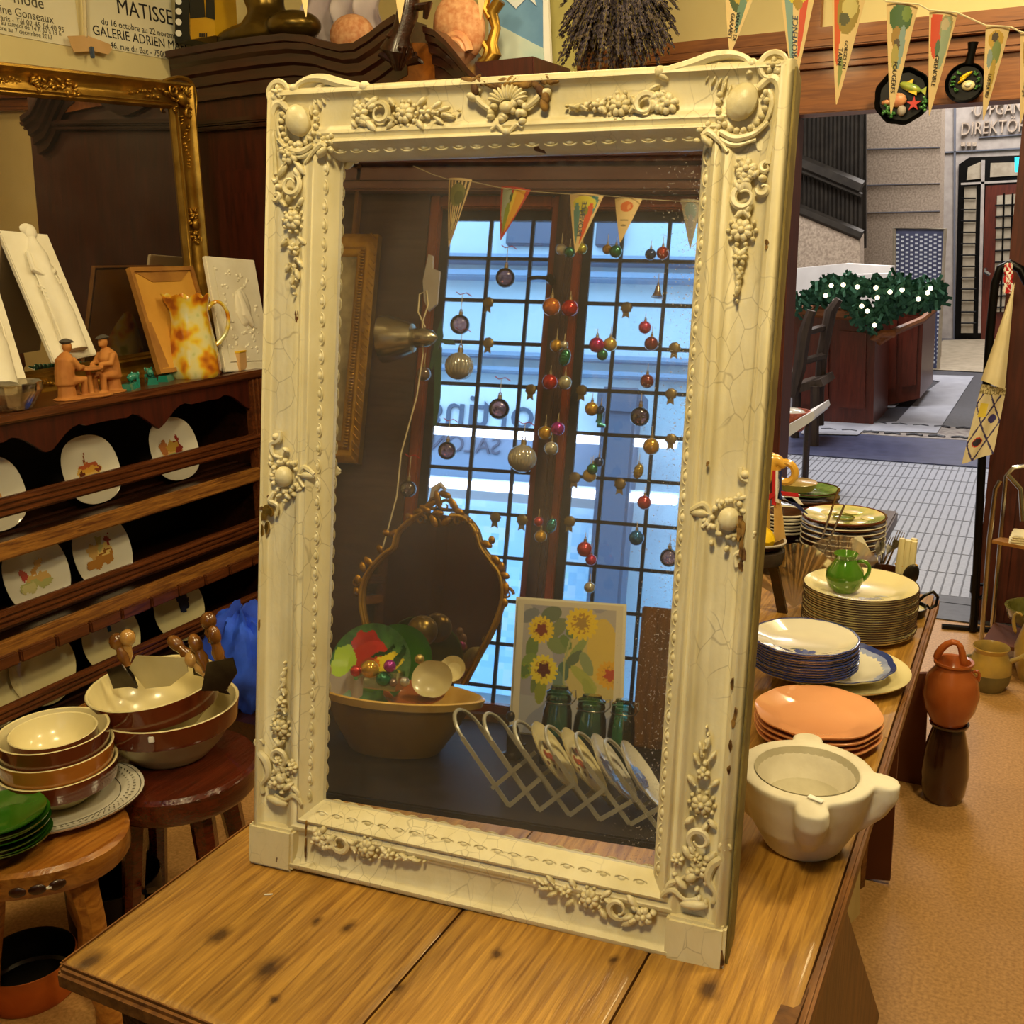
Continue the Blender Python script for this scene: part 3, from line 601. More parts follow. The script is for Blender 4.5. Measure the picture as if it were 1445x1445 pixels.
# rustic chair, table, basket
rc=thing('rustic_chair','dark rustic wooden chair with twisted uprights outside the doorway','chair',(0,0,0)); Yc=8.2
q=MB()
for p in ([(1145,438),(1135,470),(1128,520),(1118,560)],): q.tube([fp(x,y,Yc) for x,y in p],[.035,.05,.05,.04],7)
q.tube([fp(x,y,Yc+.4) for x,y in [(1184,422),(1172,440),(1160,500),(1156,555),(1156,600)]],[.03,.05,.045,.04,.04],7)
q.build('upright','rustic',rc)
q=MB()
for y in (470,510): q.tube([fp(1133,y,Yc),fp(1163,y-8,Yc+.4)],.03,6)
q.build('rail','rustic',rc); q=MB(); q.prism([fp(x,y,Yc) for x,y in ((1118,545),(1158,535),(1162,545),(1120,556))],(0,.5,0)); q.build('seat','rustic',rc)
q=MB(); p=fp(1150,545,Yc); q.tube([p,V((p.x+.02,p.y,0))],.035,7); q.build('leg','rustic',rc); q=MB(); p=fp(1125,550,Yc+.3); q.tube([p,V((p.x,p.y,0))],.035,7); q.build('leg','rustic',rc)
Yt=6.4; wt=thing('side_table','small white side table with dark legs just outside the doorway','table',(0,0,0))
q=MB(); q.prism([fp(x,y,Yt) for x,y in ((1090,612),(1148,580),(1150,588),(1146,594),(1096,628),(1088,622))],(0,.5,0)); q.build('tabletop','white_wall',wt)
q=MB(); 
for x_,y_,o_ in ((1108,616,.1),(1140,594,.3)):
    q=MB(); p=fp(x_,y_,Yt+o_); q.tube([p,V((p.x,p.y,0))],.022,6); q.build('leg','dark_oak',wt)
bk=thing('wicker_basket','pinkish woven basket with white lining on the white side table','basket',(0,0,0))
q=MB(); c=fp(1113,606,Yt+.2); q.lathe([(.0,0),(.09,0),(.12,.06),(.13,.12),(.12,.12),(.10,.06),(.0,.02)],20,c); q.build('basket_body','wicker',bk)
q=MB(); q.sph(c+V((0,0,.10)),(.105,.105,.04)); q.build('lining','white_china',bk)
# ================================================================ TABLE
TZ=.76; tx0,tx1=-.995,-.170; ty0,ty1=.722,2.56
tb=thing('wooden_table','worn honey-brown wooden plank table carrying the leaning white mirror','table',(0,0,0))
s1=onz(655,1280,TZ).x; s2=onz(935,1310,TZ).x
knots=[(V(onz(x,y,TZ)),r) for x,y,r in ((310,1320,.010),(378,1367,.011),(448,1300,.006),(490,1308,.006),(1000,1395,.012),(700,1345,.007),(560,1395,.006),(385,1412,.004),(128,1360,.014),(865,1355,.006))]
random.seed(5)
scr=[(random.uniform(tx0,tx1),random.uniform(ty0,1.6),random.uniform(-.6,.6),random.uniform(.01,.05)) for _ in range(60)]
def tcol(x,y):
    k=1
    for P,r in knots:
        d=math.hypot((x-P.x)*1.0,(y-P.y)*.6)/r
        if d<5: k*=1-.12*math.exp(-d*.7)
    n=MN.noise(V((x*7,y*3,0))); k*=1+.22*n+.15*MN.noise(V((x*24,y*7,3)))
    e=min(x-tx0,tx1-x)
    if e<.04: k*=.72+.28*e/.04
    for sx in (s1,s2):
        if abs(x-sx)<.02: k*=.8+.2*abs(x-sx)/.02
    return (k,k*.97,k*.92,1)
def plank(x0,x1,nm):
    q=MB(); g=.0016; x0+=g; x1-=g; nx=max(6,int((x1-x0)/.0055)); ny=170; yb=1.75
    q.grid(lambda u,v:V((x0+(x1-x0)*u,ty0+(yb-ty0)*v,TZ-(.002 if u in(0,1) else 0)-(.003 if v==0 else 0))),nx,ny,cf=lambda u,v:tcol(x0+(x1-x0)*u,ty0+(yb-ty0)*v))
    q.grid(lambda u,v:V((x0+(x1-x0)*u,yb+(ty1-yb)*v,TZ)),10,30,cf=lambda u,v:tcol(x0+(x1-x0)*u,yb+(ty1-yb)*v))
    q.c=(1,1,1,1); q.mi=1
    q.prism([V((x0,ty0,TZ-.002)),V((x1,ty0,TZ-.002)),V((x1,ty1,TZ-.002)),V((x0,ty1,TZ-.002))],(0,0,-.028)); return q.build('plank',['table_oak','table_edge'],tb,fixn=True)
plank(tx0,s1,'a'); plank(s1,s2,'b'); plank(s2,tx1,'c')
q=MB(); q.box((tx1+.006,(ty0+ty1)/2,TZ-.02),(.012,ty1-ty0,.03),.004); q.box((tx0-.004,(ty0+ty1)/2,TZ-.016),(.012,ty1-ty0,.026),.005); q.box(((tx0+tx1)/2,ty0-.004,TZ-.017),(tx1-tx0,.014,.026),.005); q.build('edge_moulding','table_edge',tb)
q=MB(); q.box(((tx0+tx1)/2,ty0+.045,TZ-.075),(tx1-tx0-.1,.022,.09),.003); q.box(((tx0+tx1)/2,ty1-.05,TZ-.075),(tx1-tx0-.1,.022,.09),.003); q.box((tx0+.055,(ty0+ty1)/2,TZ-.075),(.022,ty1-ty0-.1,.09),.003); q.box((tx1-.075,(ty0+ty1)/2,TZ-.075),(.022,ty1-ty0-.1,.09),.003); q.build('apron','dark_oak',tb)
for x in (tx0+.09,tx1-.12):
    for y in (ty0+.1,ty1-.1):
        q=MB(); q.tube([(x,y,TZ-.03),(x,y,.4),(x,y,0)],[.035,.028,.022],8); q.build('leg','table_edge',tb)
# slanted trestle board and cardboard sheets leaning at the table side
tr=thing('trestle_board','slanted olive-brown wooden board under the right edge of the table','board',(0,0,0))
q=MB(); xx=tx1+.001; P=[pl(x,y,0,xx) for x,y in ((1190,1268),(1245,1445),(1262,1500),(1100,1500),(1140,1400))]; q.prism(P,(-.022,0,0)); q.build('board','board_brown',tr)
cp=thing('card_sheet','cream card panel standing under the right side of the table','cardboard',(0,0,0))
q=MB(); xx=tx1-.03; q.prism([pl(x,y,0,xx) for x,y in ((1216,1165),(1213,1290),(1195,1310),(1185,1250),(1195,1130))],(-.01,0,0)); q.build('sheet','cardboard_cream',cp)
for i,(px,lb,th) in enumerate((([(1250,1000),(1272,985),(1256,1243),(1215,1240),(1222,1110)],'brown cardboard sheet leaning on the table, nearer and darker','a'),([(1268,952),(1311,950),(1303,1110),(1296,1112),(1294,1247),(1254,1243)],'larger brown cardboard sheet leaning on the table beside the stacked jars','b'))):
    Yp=onz(px[3][0],min(1246,px[3][1]),0).y+.02*i; o=thing('cardboard_sheet',lb,'cardboard',(0,0,0))
    q=MB(); q.prism([pl(x,y,1,Yp) for x,y in px],(0,.015,0)); q.build('sheet','cardboard',o)
# second table hidden behind, carries the far crockery
t2=thing('back_table','dark wooden side table behind the crockery table','table',(0,0,0))
q=MB(); q.box((-.72,3.0,TZ-.02),(.74,.72,.04),.005); q.build('tabletop','dark_oak',t2)
for x in (-1.05,-.4):
    for y in (2.7,3.3): q=MB(); q.box((x,y,.36),(.05,.05,.72)); q.build('leg','dark_oak',t2)
# ================================================================ WHITE MIRROR
mir=frame('leaning_mirror','tall old mirror in a chipped cream carved frame, standing on the wooden table','mirror',MO,MX,MZ.cross(MX),MZ)
# local axes: x right, y = away from the room (so out = -y), z up
W_=.6645; HT=1.048; GX0,GX1,GZ0,GZ1=.0937,.6645-.0984,.0944,.9606
def ringprof(x0,x1,z0,z1,prof,q,top=True):
    # prof: (t 0..1 from outer to inner, out)
    O=[(0,0),(W_,0),(W_,HT),(0,HT)]; I=[(GX0,GZ0),(GX1,GZ0),(GX1,GZ1),(GX0,GZ1)]
    rings=[]
    for t,h in prof: rings.append(q.rng([V((O[k][0]+(I[k][0]-O[k][0])*t,-h,O[k][1]+(I[k][1]-O[k][1])*t)) for k in range(4)]))
    for a,b in zip(rings,rings[1:]): q.bridge(a,b)
side=[(0,-.052),(0,-.008),(.02,.002),(.07,.009),(.13,.010),(.17,.005),(.20,.001),(.26,-.002),(.34,-.005),(.45,-.006),(.55,-.004),(.60,.000),(.64,.003),(.68,.004),(.71,.001),(.74,-.001),(.77,.003),(.80,.004),(.84,.0),(.86,-.004),(.90,-.008),(.96,-.016),(.99,-.022),(1.0,-.031)]
def fine(prof,n=1): return prof
q=MB()
# subdivide long sides so mitres stay crisp
ringprof(0,0,0,0,side,q); fr=q.build('frame','cream_paint',mir,smooth=50)
q=MB(); q.box((W_/2,.046,HT/2),(W_-.004,.016,HT-.004)); q.build('back_board','raw_back',mir)
q=MB(); q.prism([V((W_+.0006,-.0005,.006)),V((W_+.0006,.05,.006)),V((W_+.0006,.05,HT-.01)),V((W_+.0006,-.0005,HT-.01))],(.0025,0,0)); q.build('side_edge','raw_back',mir,label='bare olive wood side edge of the frame')
q=MB(); q.prism([V((GX0-.002,.030,GZ0-.002)),V((GX1+.002,.030,GZ0-.002)),V((GX1+.002,.030,GZ1+.002)),V((GX0-.002,.030,GZ1+.002))],(0,.004,0)); q.build('mirror_glass','silvered_glass',mir,smooth=0)
# corner blocks at the foot
for x0,x1 in ((.0,.071),(W_-.072,W_)):
    q=MB(); q.box(((x0+x1)/2,-.001,.030),(x1-x0,.024,.060),.004); q.build('foot_block','cream_paint',fr)
q=MB()
def egg(p0,p1,n,q):
    p0,p1=V(p0),V(p1); d=(p1-p0)/n; ang=math.atan2(d.z,d.x)
    R=Matrix.Rotation(-ang,3,'Y')
    for i in range(n):
        c=p0+d*(i+.5); q.sph(c,(abs(d.length)*.24,.0028,.0040),8,6,R=R); 
        t=V((d.x,0,d.z)).normalized(); s_=V((-t.z,0,t.x))
        q.tube([c+t*(d.length*.40)*cos(a)+s_*.0050*sin(a) for a in [k*PI/5 for k in range(11)]],.0011,4)
gi=.0105
egg((GX0,.0085,GZ0-gi),(GX1,.0085,GZ0-gi),20,q); egg((GX0,.0085,GZ1+gi),(GX1,.0085,GZ1+gi),20,q); egg((GX0-gi,.0085,GZ0),(GX0-gi,.0085,GZ1),36,q); egg((GX1+gi,.0085,GZ0),(GX1+gi,.0085,GZ1),36,q)
q.build('egg_moulding','cream_relief',fr)
rnd=random.Random(11)
class RB(MB):   # relief builder in mirror-local 2-D coordinates: p=(x,z), outward = -y
    def P(s,x,z,o): return V((x,-o,z))
    def blob(s,x,z,a,b_,ang=0,o=.002,h=.007): s.sph(s.P(x,z,o),(a,h,b_),10,7,R=Matrix.Rotation(-ang,3,'Y'))
    def scroll(s,x,z,r,a0,turns,w=.0045,o=.004,sgn=1,r1=.25):
        n=int(18*turns)+4; pts=[];rs=[]
        for i in range(n):
            t=i/(n-1); a=a0+sgn*turns*2*PI*t; rr=r*(1-(1-r1)*t); pts.append(s.P(x+rr*cos(a),z+rr*sin(a),o+.004*t)); rs.append(w*(.35+.65*sin(PI*min(1,t*1.1+.12))))
        s.tube(pts,rs,6)
    def flower(s,x,z,r,o=.004,n=6):
        for k in range(n): a=2*PI*k/n+.3; s.blob(x+r*.55*cos(a),z+r*.55*sin(a),r*.42,r*.32,a,o,h=.005)
        s.blob(x,z,r*.3,r*.3,0,o+.004,h=.005)
    def leafp(s,x,z,l,w,ang,o=.003):
        s.blob(x+l*.5*cos(ang),z+l*.5*sin(ang),l*.5,w,ang,o,h=.005); s.tube([s.P(x,z,o+.004),s.P(x+l*cos(ang),z+l*sin(ang),o+.002)],[.0016,.0006],5)
    def curve(s,pts,w,o=.004):
        # Catmull-Rom through (x,z) points
        P=[V((a,b)) for a,b in pts]; P=[P[0]*2-P[1]]+P+[P[-1]*2-P[-2]]; out=[]
        for i in range(1,len(P)-2):
            for k in range(6):
                t=k/6; a,b,c,d=P[i-1],P[i],P[i+1],P[i+2]
                out.append(.5*((2*b)+(c-a)*t+(2*a-5*b+4*c-d)*t*t+(3*b-a-3*c+d)*t**3))
        out.append(P[-2]); n=len(out); s.tube([s.P(p.x,p.y,o) for p in out],[w*(.4+.6*sin(PI*min(.9,i/(n-1)+.15))) for i in range(n)],7)
def garland(p0,p1,name='garland',w=.0165,flip=1,heavy=True):
    """flowers, a C scroll, then leaves thinning out from p0 to p1 (pixels)"""
    a=V(mloc(*p0)); b=V(mloc(*p1)); d=(b-a); L=d.length; t=d/L; s_=V((-t.y,t.x))*flip; ang=math.atan2(t.y,t.x)
    q=RB()
    def at(u,v): p=a+d*u+s_*v; return p.x,p.y
    # cluster
    for k in range(9):
        u=rnd.uniform(0,.17); v=rnd.uniform(-1,1)*w*.8; x,z=at(u,v); q.blob(x,z,rnd.uniform(.003,.006),rnd.uniform(.003,.005),rnd.uniform(0,3),.003,h=.006)
    x,z=at(.07,0); q.flower(x,z,w*.75)
    x,z=at(.12,w*.4); q.leafp(x,z,w*1.3,w*.28,ang+.7); x,z=at(.12,-w*.4); q.leafp(x,z,w*1.3,w*.28,ang-.7)
    x,z=at(.27,0); q.scroll(x,z,w*.85,ang+PI*.9,1.15,w=.0042,sgn=-flip,r1=.45); q.blob(*at(.19,w*.5),w*.5,w*.25,ang+.5); q.blob(*at(.35,-w*.3),w*.5,w*.22,ang-.4)
    # flower with ring of petals
    x,z=at(.50,0); q.flower(x,z,w*.8,n=8)
    for k in range(10): al=k*2*PI/10; q.blob(x+w*.92*cos(al),z+w*.92*sin(al),w*.16,w*.16,0,.001,h=.004)
    for u in (.41,.62): 
        for v in (-.5,.5): x,z=at(u,v*w); q.leafp(x,z,w*.9,w*.22,ang+v*1.6*(1 if u>.5 else -1)+(0 if u>.5 else PI))
    x,z=at(.70,0); q.flower(x,z,w*.55,n=5); 
    for u,v in ((.76,.3),(.79,-.3),(.83,.15),(.87,-.12)): x,z=at(u,v*w); q.leafp(x,z,w*.9,w*.18,ang+v*2)
    for k in range(7): u=.72+.28*k/6; x,z=at(u,rnd.uniform(-.2,.2)*w); q.blob(x,z,w*(.26-.02*k),w*.2*(1-.08*k),ang,.001,h=.005)
    return q.build(name,'cream_relief',fr)
garland((412,205),(418,415)); garland((1055,225),(1040,425),flip=-1)
garland((500,162),(648,160)); garland((955,148),(800,152),flip=-1)
garland((392,1115),(403,935),flip=-1); garland((985,1240),(997,1025))
garland((442,1178),(600,1215),flip=-1); garland((922,1295),(748,1240))
# corner cartouches
def cartouche(cx,cy,sx,sz,name='corner_cartouche'):
    """cx,cy pixel of the cabochon; sx towards the outer side, sz up"""
    x0,z0=mloc(cx,cy); q=RB()
    def T(a,b): return x0+sx*a,z0+b*sz
    q.blob(x0,z0,.017,.021,.45*sx*-1,.006,h=.013)
    for k in range(14):
        a=PI*.9+k*PI*1.2/13; x,z=T(-.026*cos(a),.030*sin(a)); q.blob(x,z,.0036,.0036,0,.004,h=.005)
    q.curve([T(-.022,-.030),T(-.005,-.038),T(.015,-.034),T(.03,-.022)],.0045,.005)
    q.curve([T(-.026,-.036),T(-.005,-.045),T(.018,-.040)],.003,.004)
    hp=[T(-.100,.026),T(-.095,.038),T(-.075,.040),T(-.055,.045),T(-.036,.051),T(-.014,.052),T(.006,.044),T(.018,.048),T(.034,.050),T(.044,.040),T(.040,.024),T(.041,-.002),T(.035,-.05),T(.020,-.05),T(-.02,.02)]
    q.prism([q.P(a,b,-.003) for a,b in hp],(0,.03,0))
    # shell hood along the top edge
    q.curve([T(-.092,.037),T(-.078,.039),T(-.056,.044),T(-.036,.050),T(-.014,.051),T(.003,.044),T(.006,.030)],.0065,.004)
    q.curve([T(-.060,.040),T(-.045,.045),T(-.030,.044),T(-.018,.034),T(-.022,.022)],.003,.001)
    for k in range(6): q.blob(*T(-.045+.006*k,.034-.004*k),.007,.0018,(-.9-.1*k)*sx*-1,.0,h=.004)
    q.blob(*T(-.094,.037),.0075,.007,0,.004,h=.008); q.blob(*T(-.092,.033),.010,.004,-.5*sx,.003); q.blob(*T(-.10,.020),.008,.003,.5*sx,.002)
    # corner rosette
    x,z=T(.031,.036); q.scroll(x,z,.014,0,1,w=.004,o=.004,r1=.95); q.flower(x,z,.010,o=.006,n=5)
    q.blob(*T(.008,.040),.006,.006,0,.004); q.blob(*T(.036,.030),.006,.005,0,.004)
    # side C scroll running down the outer edge
    q.curve([T(.016,.014),T(.028,.024),T(.038,.018),T(.041,-.002),T(.037,-.028),T(.034,-.052),T(.033,-.066)],.0058,.004)
    q.curve([T(.020,.004),T(.028,.010),T(.032,-.004),T(.026,-.022),T(.014,-.030)],.0035,.003)
    x,z=T(.031,-.070); q.scroll(x,z,.007,PI/2,.9,w=.003,o=.004); x,z=T(.030,-.092); q.scroll(x,z,.008,PI,.9,w=.0035,o=.004); q.blob(*T(.028,-.081),.005,.004,0,.003)
    # inner strap
    q.curve([T(-.042,-.034),T(-.034,-.030),T(-.022,-.040),T(-.012,-.052)],.004,.005); q.blob(*T(-.036,-.040),.009,.004,-.8*sx,.005)
    for k in range(10): q.blob(*T(rnd.uniform(-.05,-.02),rnd.uniform(-.04,-.015)),.004,.003,rnd.uniform(0,3),.002,h=.004)
    return q.build(name,'cream_relief',fr)
cartouche(424,172,-1,1); cartouche(1048,146,1,1)
def foot(cx,cy,sx):
    x0,z0=mloc(cx,cy); q=RB(); of=-.008 if sx<0 else -.020; T=lambda a,b:(x0+sx*(a+of),z0+b)
    q.curve([T(.038,.040),T(.034,.030),T(.024,.020),T(.020,.002),T(.030,-.014),T(.028,-.026)],.006,.005); x,z=T(.036,.044); q.scroll(x,z,.007,0,.9,w=.0035,o=.005)
    q.curve([T(-.034,-.032),T(-.028,-.024),T(-.020,-.022),T(-.006,-.030),T(.010,-.026)],.004,.004); q.blob(*T(.006,-.034),.018,.006,.15*sx,.004); q.blob(*T(0,0),.008,.006,.6*sx,.005); q.blob(*T(-.012,-.010),.010,.004,-.7*sx,.004)
    q.curve([T(-.03,-.03),T(-.026,-.015),T(-.015,-.008),T(.0,.006)],.0035,.004); q.flower(*T(-.018,.018),.009); q.flower(*T(.004,.024),.008)
    for k in range(12): q.blob(*T(rnd.uniform(-.028,.02),rnd.uniform(-.03,.03)),.004,.003,rnd.uniform(0,3),.002,h=.005)
    return q.build('foot_cartouche','cream_relief',fr)
foot(392,1095,-1); foot(1000,1240,1)
def sidec(cx,cy,sx,name='side_cartouche'):
    x0,z0=mloc(cx,cy); q=RB(); T=lambda a,b:(x0+sx*a,z0+b)
    q.blob(x0,z0,.013,.014,0,.006,h=.011); 
    for k in range(12): a=k*2*PI/12; q.blob(*T(.020*cos(a),.021*sin(a)),.0035,.0035,0,.003,h=.005)
    q.curve([T(.008,.060),T(.010,.048),T(.022,.042),T(.018,.028),T(.004,.024)],.004,.004); q.curve([T(-.045,.006),T(-.03,.014),T(-.022,.0),T(-.030,-.012)],.004,.004)
    q.curve([T(.016,-.022),T(.022,-.034),T(.010,-.040),T(.012,-.054)],.004,.004); q.blob(*T(.014,.052),.006,.005,0,.004); q.leafp(*T(-.022,.004),.024,.005,PI if sx>0 else 0)
    for k in range(22): a=rnd.uniform(0,2*PI); r=rnd.uniform(.018,.036); q.blob(*T(r*cos(a)*.9,r*sin(a)),rnd.uniform(.003,.006),.003,rnd.uniform(0,3),.002,h=.005)
    return q.build(name,'cream_relief',fr)
sidec(404,672,-1); sidec(1030,732,1)
# crest in the middle of the top rail
x0,z0=mloc(718,150); q=RB(); T=lambda a,b:(x0+a,z0+b)
for k in range(11): a=rad(15+k*15); q.blob(*T(.017*cos(a),.003+.013*sin(a)),.010,.0028,a,.005,h=.006)
q.blob(*T(0,-.003),.009,.007,0,.008,h=.007)
for s_ in (-1,1): q.curve([T(s_*.022,-.004),T(s_*.034,.004),T(s_*.042,.014),T(s_*.036,.020)],.004,.004); q.blob(*T(s_*.046,.012),.008,.005,.4*s_,.003); q.curve([T(s_*.004,-.03),T(s_*.012,-.022),T(s_*.02,-.026)],.003,.003)
for k in range(14): q.blob(*T(rnd.uniform(-.024,.024),rnd.uniform(-.02,.006)),.005,.004,rnd.uniform(0,3),.004,h=.006)
q.blob(*T(0,-.030),.006,.005); q.build('top_crest','cream_relief',fr)
# chipped places: bare wood and old gilding
def chips(lst,mat,nm='paint_chip',o=.0005):
    if len(lst)>1: return [chips([c],mat,nm,o) for c in lst]
    q=RB()
    for x,y,a,b_ in lst:
        cx,cz=mloc(x,y); n=11; k=1
        for j in range(3):
            c2=(cx+rnd.uniform(-.5,.5)*a,cz+rnd.uniform(-.5,.5)*b_)
            pts=[V((c2[0]+a*.6*rnd.uniform(.5,1.1)*cos(2*PI*i/n),-(o+.0006),c2[1]+b_*.6*rnd.uniform(.5,1.1)*sin(2*PI*i/n))) for i in range(n)]
            q.prism(pts,(0,.004,0))
    return q.build(nm,mat,fr,smooth=0,label='bare brown wood showing through chipped cream paint' if 'brown' in mat else 'old gilding showing where paint is lost')
chips([(1048,742,.006,.02),(1050,775,.005,.018),(1048,800,.004,.01),(1036,960,.003,.012),(1038,1010,.004,.014),(1032,1045,.003,.012),(1030,1085,.003,.010),(1083,347,.004,.006),(372,880,.002,.012),(375,716,.004,.004),(1022,1345,.006,.012),(1015,1368,.008,.004),(436,1190,.0015,.02),(437,1165,.0012,.012),(1000,655,.002,.004)],'chip_brown',o=.0105)
chips([(384,718,.011,.012),(380,735,.006,.016),(376,748,.003,.01)],'gilt_old',o=.0105)
q=RB()
xa,za=mloc(665,120); xb,zb=mloc(785,120)
for k in range(16):
    t=k/15; x=xa+(xb-xa)*t; z=za+(zb-za)*t; q.blob(x,z+rnd.uniform(-.004,.004),rnd.uniform(.006,.012),rnd.uniform(.002,.005),rnd.uniform(-.9,.9),.007,h=.003)
for x,y in ((765,130),(772,140),(770,150),(673,128)): q.blob(*mloc(x,y),.005,.008,rnd.uniform(-.5,.5),.006,h=.005)
q.build('broken_crest','chip_brown',fr,label='broken edge of the top crest showing bare brown and gold')
# price staple etc: small white splinter on table
q=MB(); P=onz(379,1263,TZ); q.box(P+V((0,0,.001)),(.011,.002,.001),R=Matrix.Rotation(.5,3,'Z')); tag(q.build('paper_scrap','white_tag'),'tiny white paper scrap lying on the table left of the mirror','scrap')
# ================================================================ DRESSER (plate rack) on the left wall
DX,DB=-2.5,-2.94; DZ=1.172; dy0,dy1=.9,2.957
ds=thing('plate_dresser','dark oak dresser with open plate shelves along the left wall','dresser',(0,0,0))
q=MB(); q.box(((DX+DB)/2,(dy0+dy1)/2,DZ-.014),(DX-DB+.02,dy1-dy0+.02,.028),.006); q.build('top_board','dresser_rail',ds)
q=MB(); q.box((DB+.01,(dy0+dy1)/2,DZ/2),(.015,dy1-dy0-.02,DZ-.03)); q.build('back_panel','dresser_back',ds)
for y,nm in ((dy1-.02,'side_panel'),(dy0+.02,'side_panel')):
    q=MB(); q.box(((DX+DB)/2-.02,y,DZ/2-.015),(DX-DB-.05,.03,DZ-.03),.003); q.build(nm,'dark_oak',ds)
    q=MB(); s_=-1 if y>2 else 1
    q.box((DX-.012,y+s_*.02,DZ/2-.015),(.03,.07,DZ-.03),.004)
    for k in (-.022,0,.022): q.tube([(DX+.004,y+s_*.02+k,.05),(DX+.004,y+s_*.02+k,DZ-.03)],.006,6)
    q.build('fluted_post','dresser_rail',ds)
# scalloped apron
q=MB(); n=80; a=q.rng([V((DX-.006,dy0+(dy1-dy0)*i/n,DZ-.028)) for i in range(n+1)])
def apz(y):
    t=(dy1-.08-y)/.43; f=t-math.floor(t); 
    return DZ-.075-.05*(abs(2*f-1)**3)-.012*cos(4*PI*f)*(abs(2*f-1)>.4)
b_=q.rng([V((DX-.006,dy0+(dy1-dy0)*i/n,apz(dy0+(dy1-dy0)*i/n))) for i in range(n+1)])
a2=q.rng([v.co-V((.014,0,0)) for v in a]); b2=q.rng([v.co-V((.014,0,0)) for v in b_])
q.bridge(a,b_,False); q.bridge(b_,b2,False); q.bridge(b2,a2,False); q.build('scalloped_apron','mahogany',ds)
def rail(z0,z1,x=DX,mat='dresser_rail',nm='plate_rail'):
    q=MB(); h=(z1-z0); q.box((x,(dy0+dy1)/2,(z0+z1)/2),(.016,dy1-dy0-.08,h),.003)
    for k in range(3): q.tube([(x+.009,dy0+.04,z0+h*(.2+.3*k)),(x+.009,dy1-.04,z0+h*(.2+.3*k))],h*.12,6)
    return q.build(nm,mat,ds)
rail(.893,.948); rail(.585,.638); rail(.318,.366)
def shelf(z,nm='shelf'):
    q=MB(); q.box(((DX+DB)/2,(dy0+dy1)/2,z-.012),(DX-DB-.02,dy1-dy0-.06,.022)); 
    for x in (DX-.06,DX-.12): q.tube([(x,dy0+.04,z+.002),(x,dy1-.04,z+.002)],.007,5)
    q.build(nm,'dark_oak',ds)
    q=MB(); q.box((DX+.0,(dy0+dy1)/2,z-.025),(.02,dy1-dy0-.07,.05),.005); q.build('shelf_lip','dresser_worn',ds)
shelf(.825); shelf(.552); shelf(.26)
q=MB()
ny=16; 
for i in range(ny):
    y=dy0+.05+(dy1-dy0-.09)*(i+.5)/ny; q.box((DX+.012,y,.497),(.03,(dy1-dy0-.09)/ny-.007,.036),.004)
q.box((DX-.005,(dy0+dy1)/2,.497),(.02,dy1-dy0-.08,.03)); q.build('spoon_rack','dresser_rail',ds,label='notched spoon rail')
q=MB(); q.box(((DX+DB)/2-.01,(dy0+dy1)/2,.10),(DX-DB-.03,dy1-dy0-.04,.20)); q.build('base_cabinet','dark_oak',ds)
# plates in the dresser
foods=[ [(0,-.1,.5,.32,0,'#c8a05c'),(-.35,.1,.2,.25,0,'#a86a3c'),(.3,.0,.18,.3,.3,'#7c2c20'),(.05,.1,.3,.18,0,'#b08a3c'),(-.1,-.25,.5,.1,0,'#8a9a5c'),(.38,.35,.08,.16,0,'#8c2c24')],
 [(0,-.05,.5,.28,0,'#d0a858'),(-.3,-.1,.12,.14,0,'#5c2c1c'),(.38,-.05,.1,.12,0,'#7c3c24'),(0,.12,.38,.1,0,'#b05a34'),(.0,.0,.36,.1,0,'#c8963c'),(-.05,.4,.04,.22,-.5,'#8c5030')],
 [(0,-.25,.6,.2,.1,'#a8a868'),(.1,-.1,.5,.12,-.2,'#c8a05c'),(-.35,.1,.12,.2,0,'#a82c34'),(.2,.25,.3,.1,.6,'#c89048'),(-.3,-.35,.25,.18,0,'#c0b880')],
 [(-.05,-.25,.6,.2,.2,'#b07a38'),(.15,.05,.32,.2,0,'#e0c070'),(-.25,.1,.22,.22,0,'#c8a060'),(.05,.3,.14,.22,0,'#b8b070'),(.4,.3,.1,.2,0,'#a04038'),(.15,-.02,.3,.05,0,'#8a5a2c')],
 [(0,-.2,.4,.25,0,'#c09050'),(.2,.2,.2,.2,0,'#8a9a5c')],None,[(.1,.3,.12,.16,0,'#2c5a34'),(.2,.45,.08,.06,0,'#a02c24'),(-.05,.4,.06,.05,0,'#2c3c5c')],[(.35,.2,.25,.45,0,'#24304c'),(.3,.5,.2,.2,0,'#1c3c40')]]
def sq(th,r,z):     # rounded-square plate outline
    k=1/((abs(cos(th))**3.2+abs(sin(th))**3.2)**(1/3.2)); return r*(1+(k-1)*.45),z
def make_plate(R,art,loc,rot,label,group,rim='white_china',shape=None):
    o=thing('china_plate',label,'plate',loc,group=group,rot=rot)
    q=MB(); q.lathe([(0,.004),(R*.55,.004),(R*.68,.007),(R*.97,.018),(R,.02),(R*.985,.0165),(R*.66,.003),(R*.5,-.002),(0,-.002)],40,f=shape); q.build('dish',rim,o)
    if art:
        q=MB(); 
        q.grid(lambda u,v:V(((u-.5)*R*1.5,(v-.5)*R*1.5,.0052+max(0,math.hypot(u-.5,v-.5)*1.5-.55)*R*.35)),38,38,cf=lambda u,v: ell((u-.5)*1.7+.12*MN.noise(V((u*9,v*9,R))),(v-.5)*1.7+.12*MN.noise(V((v*9,u*9,2))),art)); q.build('painted_motif','china_art',o,smooth=0,fixn=False)
    return o
prot=(0,rad(74),0)   # lean on the back, facing +X
def rackplate(px,py,R,z,art,label,shape=sq,rim='white_china'):
    P=pl(px,py,0,DX-.09); o=make_plate(R,art,(0,0,0),(0,0,0),label,'plates standing in the dresser',rim,shape)
    n=V((cos(rad(14)),0,sin(rad(14)))); ex=V((0,1,0)); o.matrix_world=axm(V((DX-.12,P.y,z+R*.97)),ex,n.cross(ex),n); return o
zs=.829
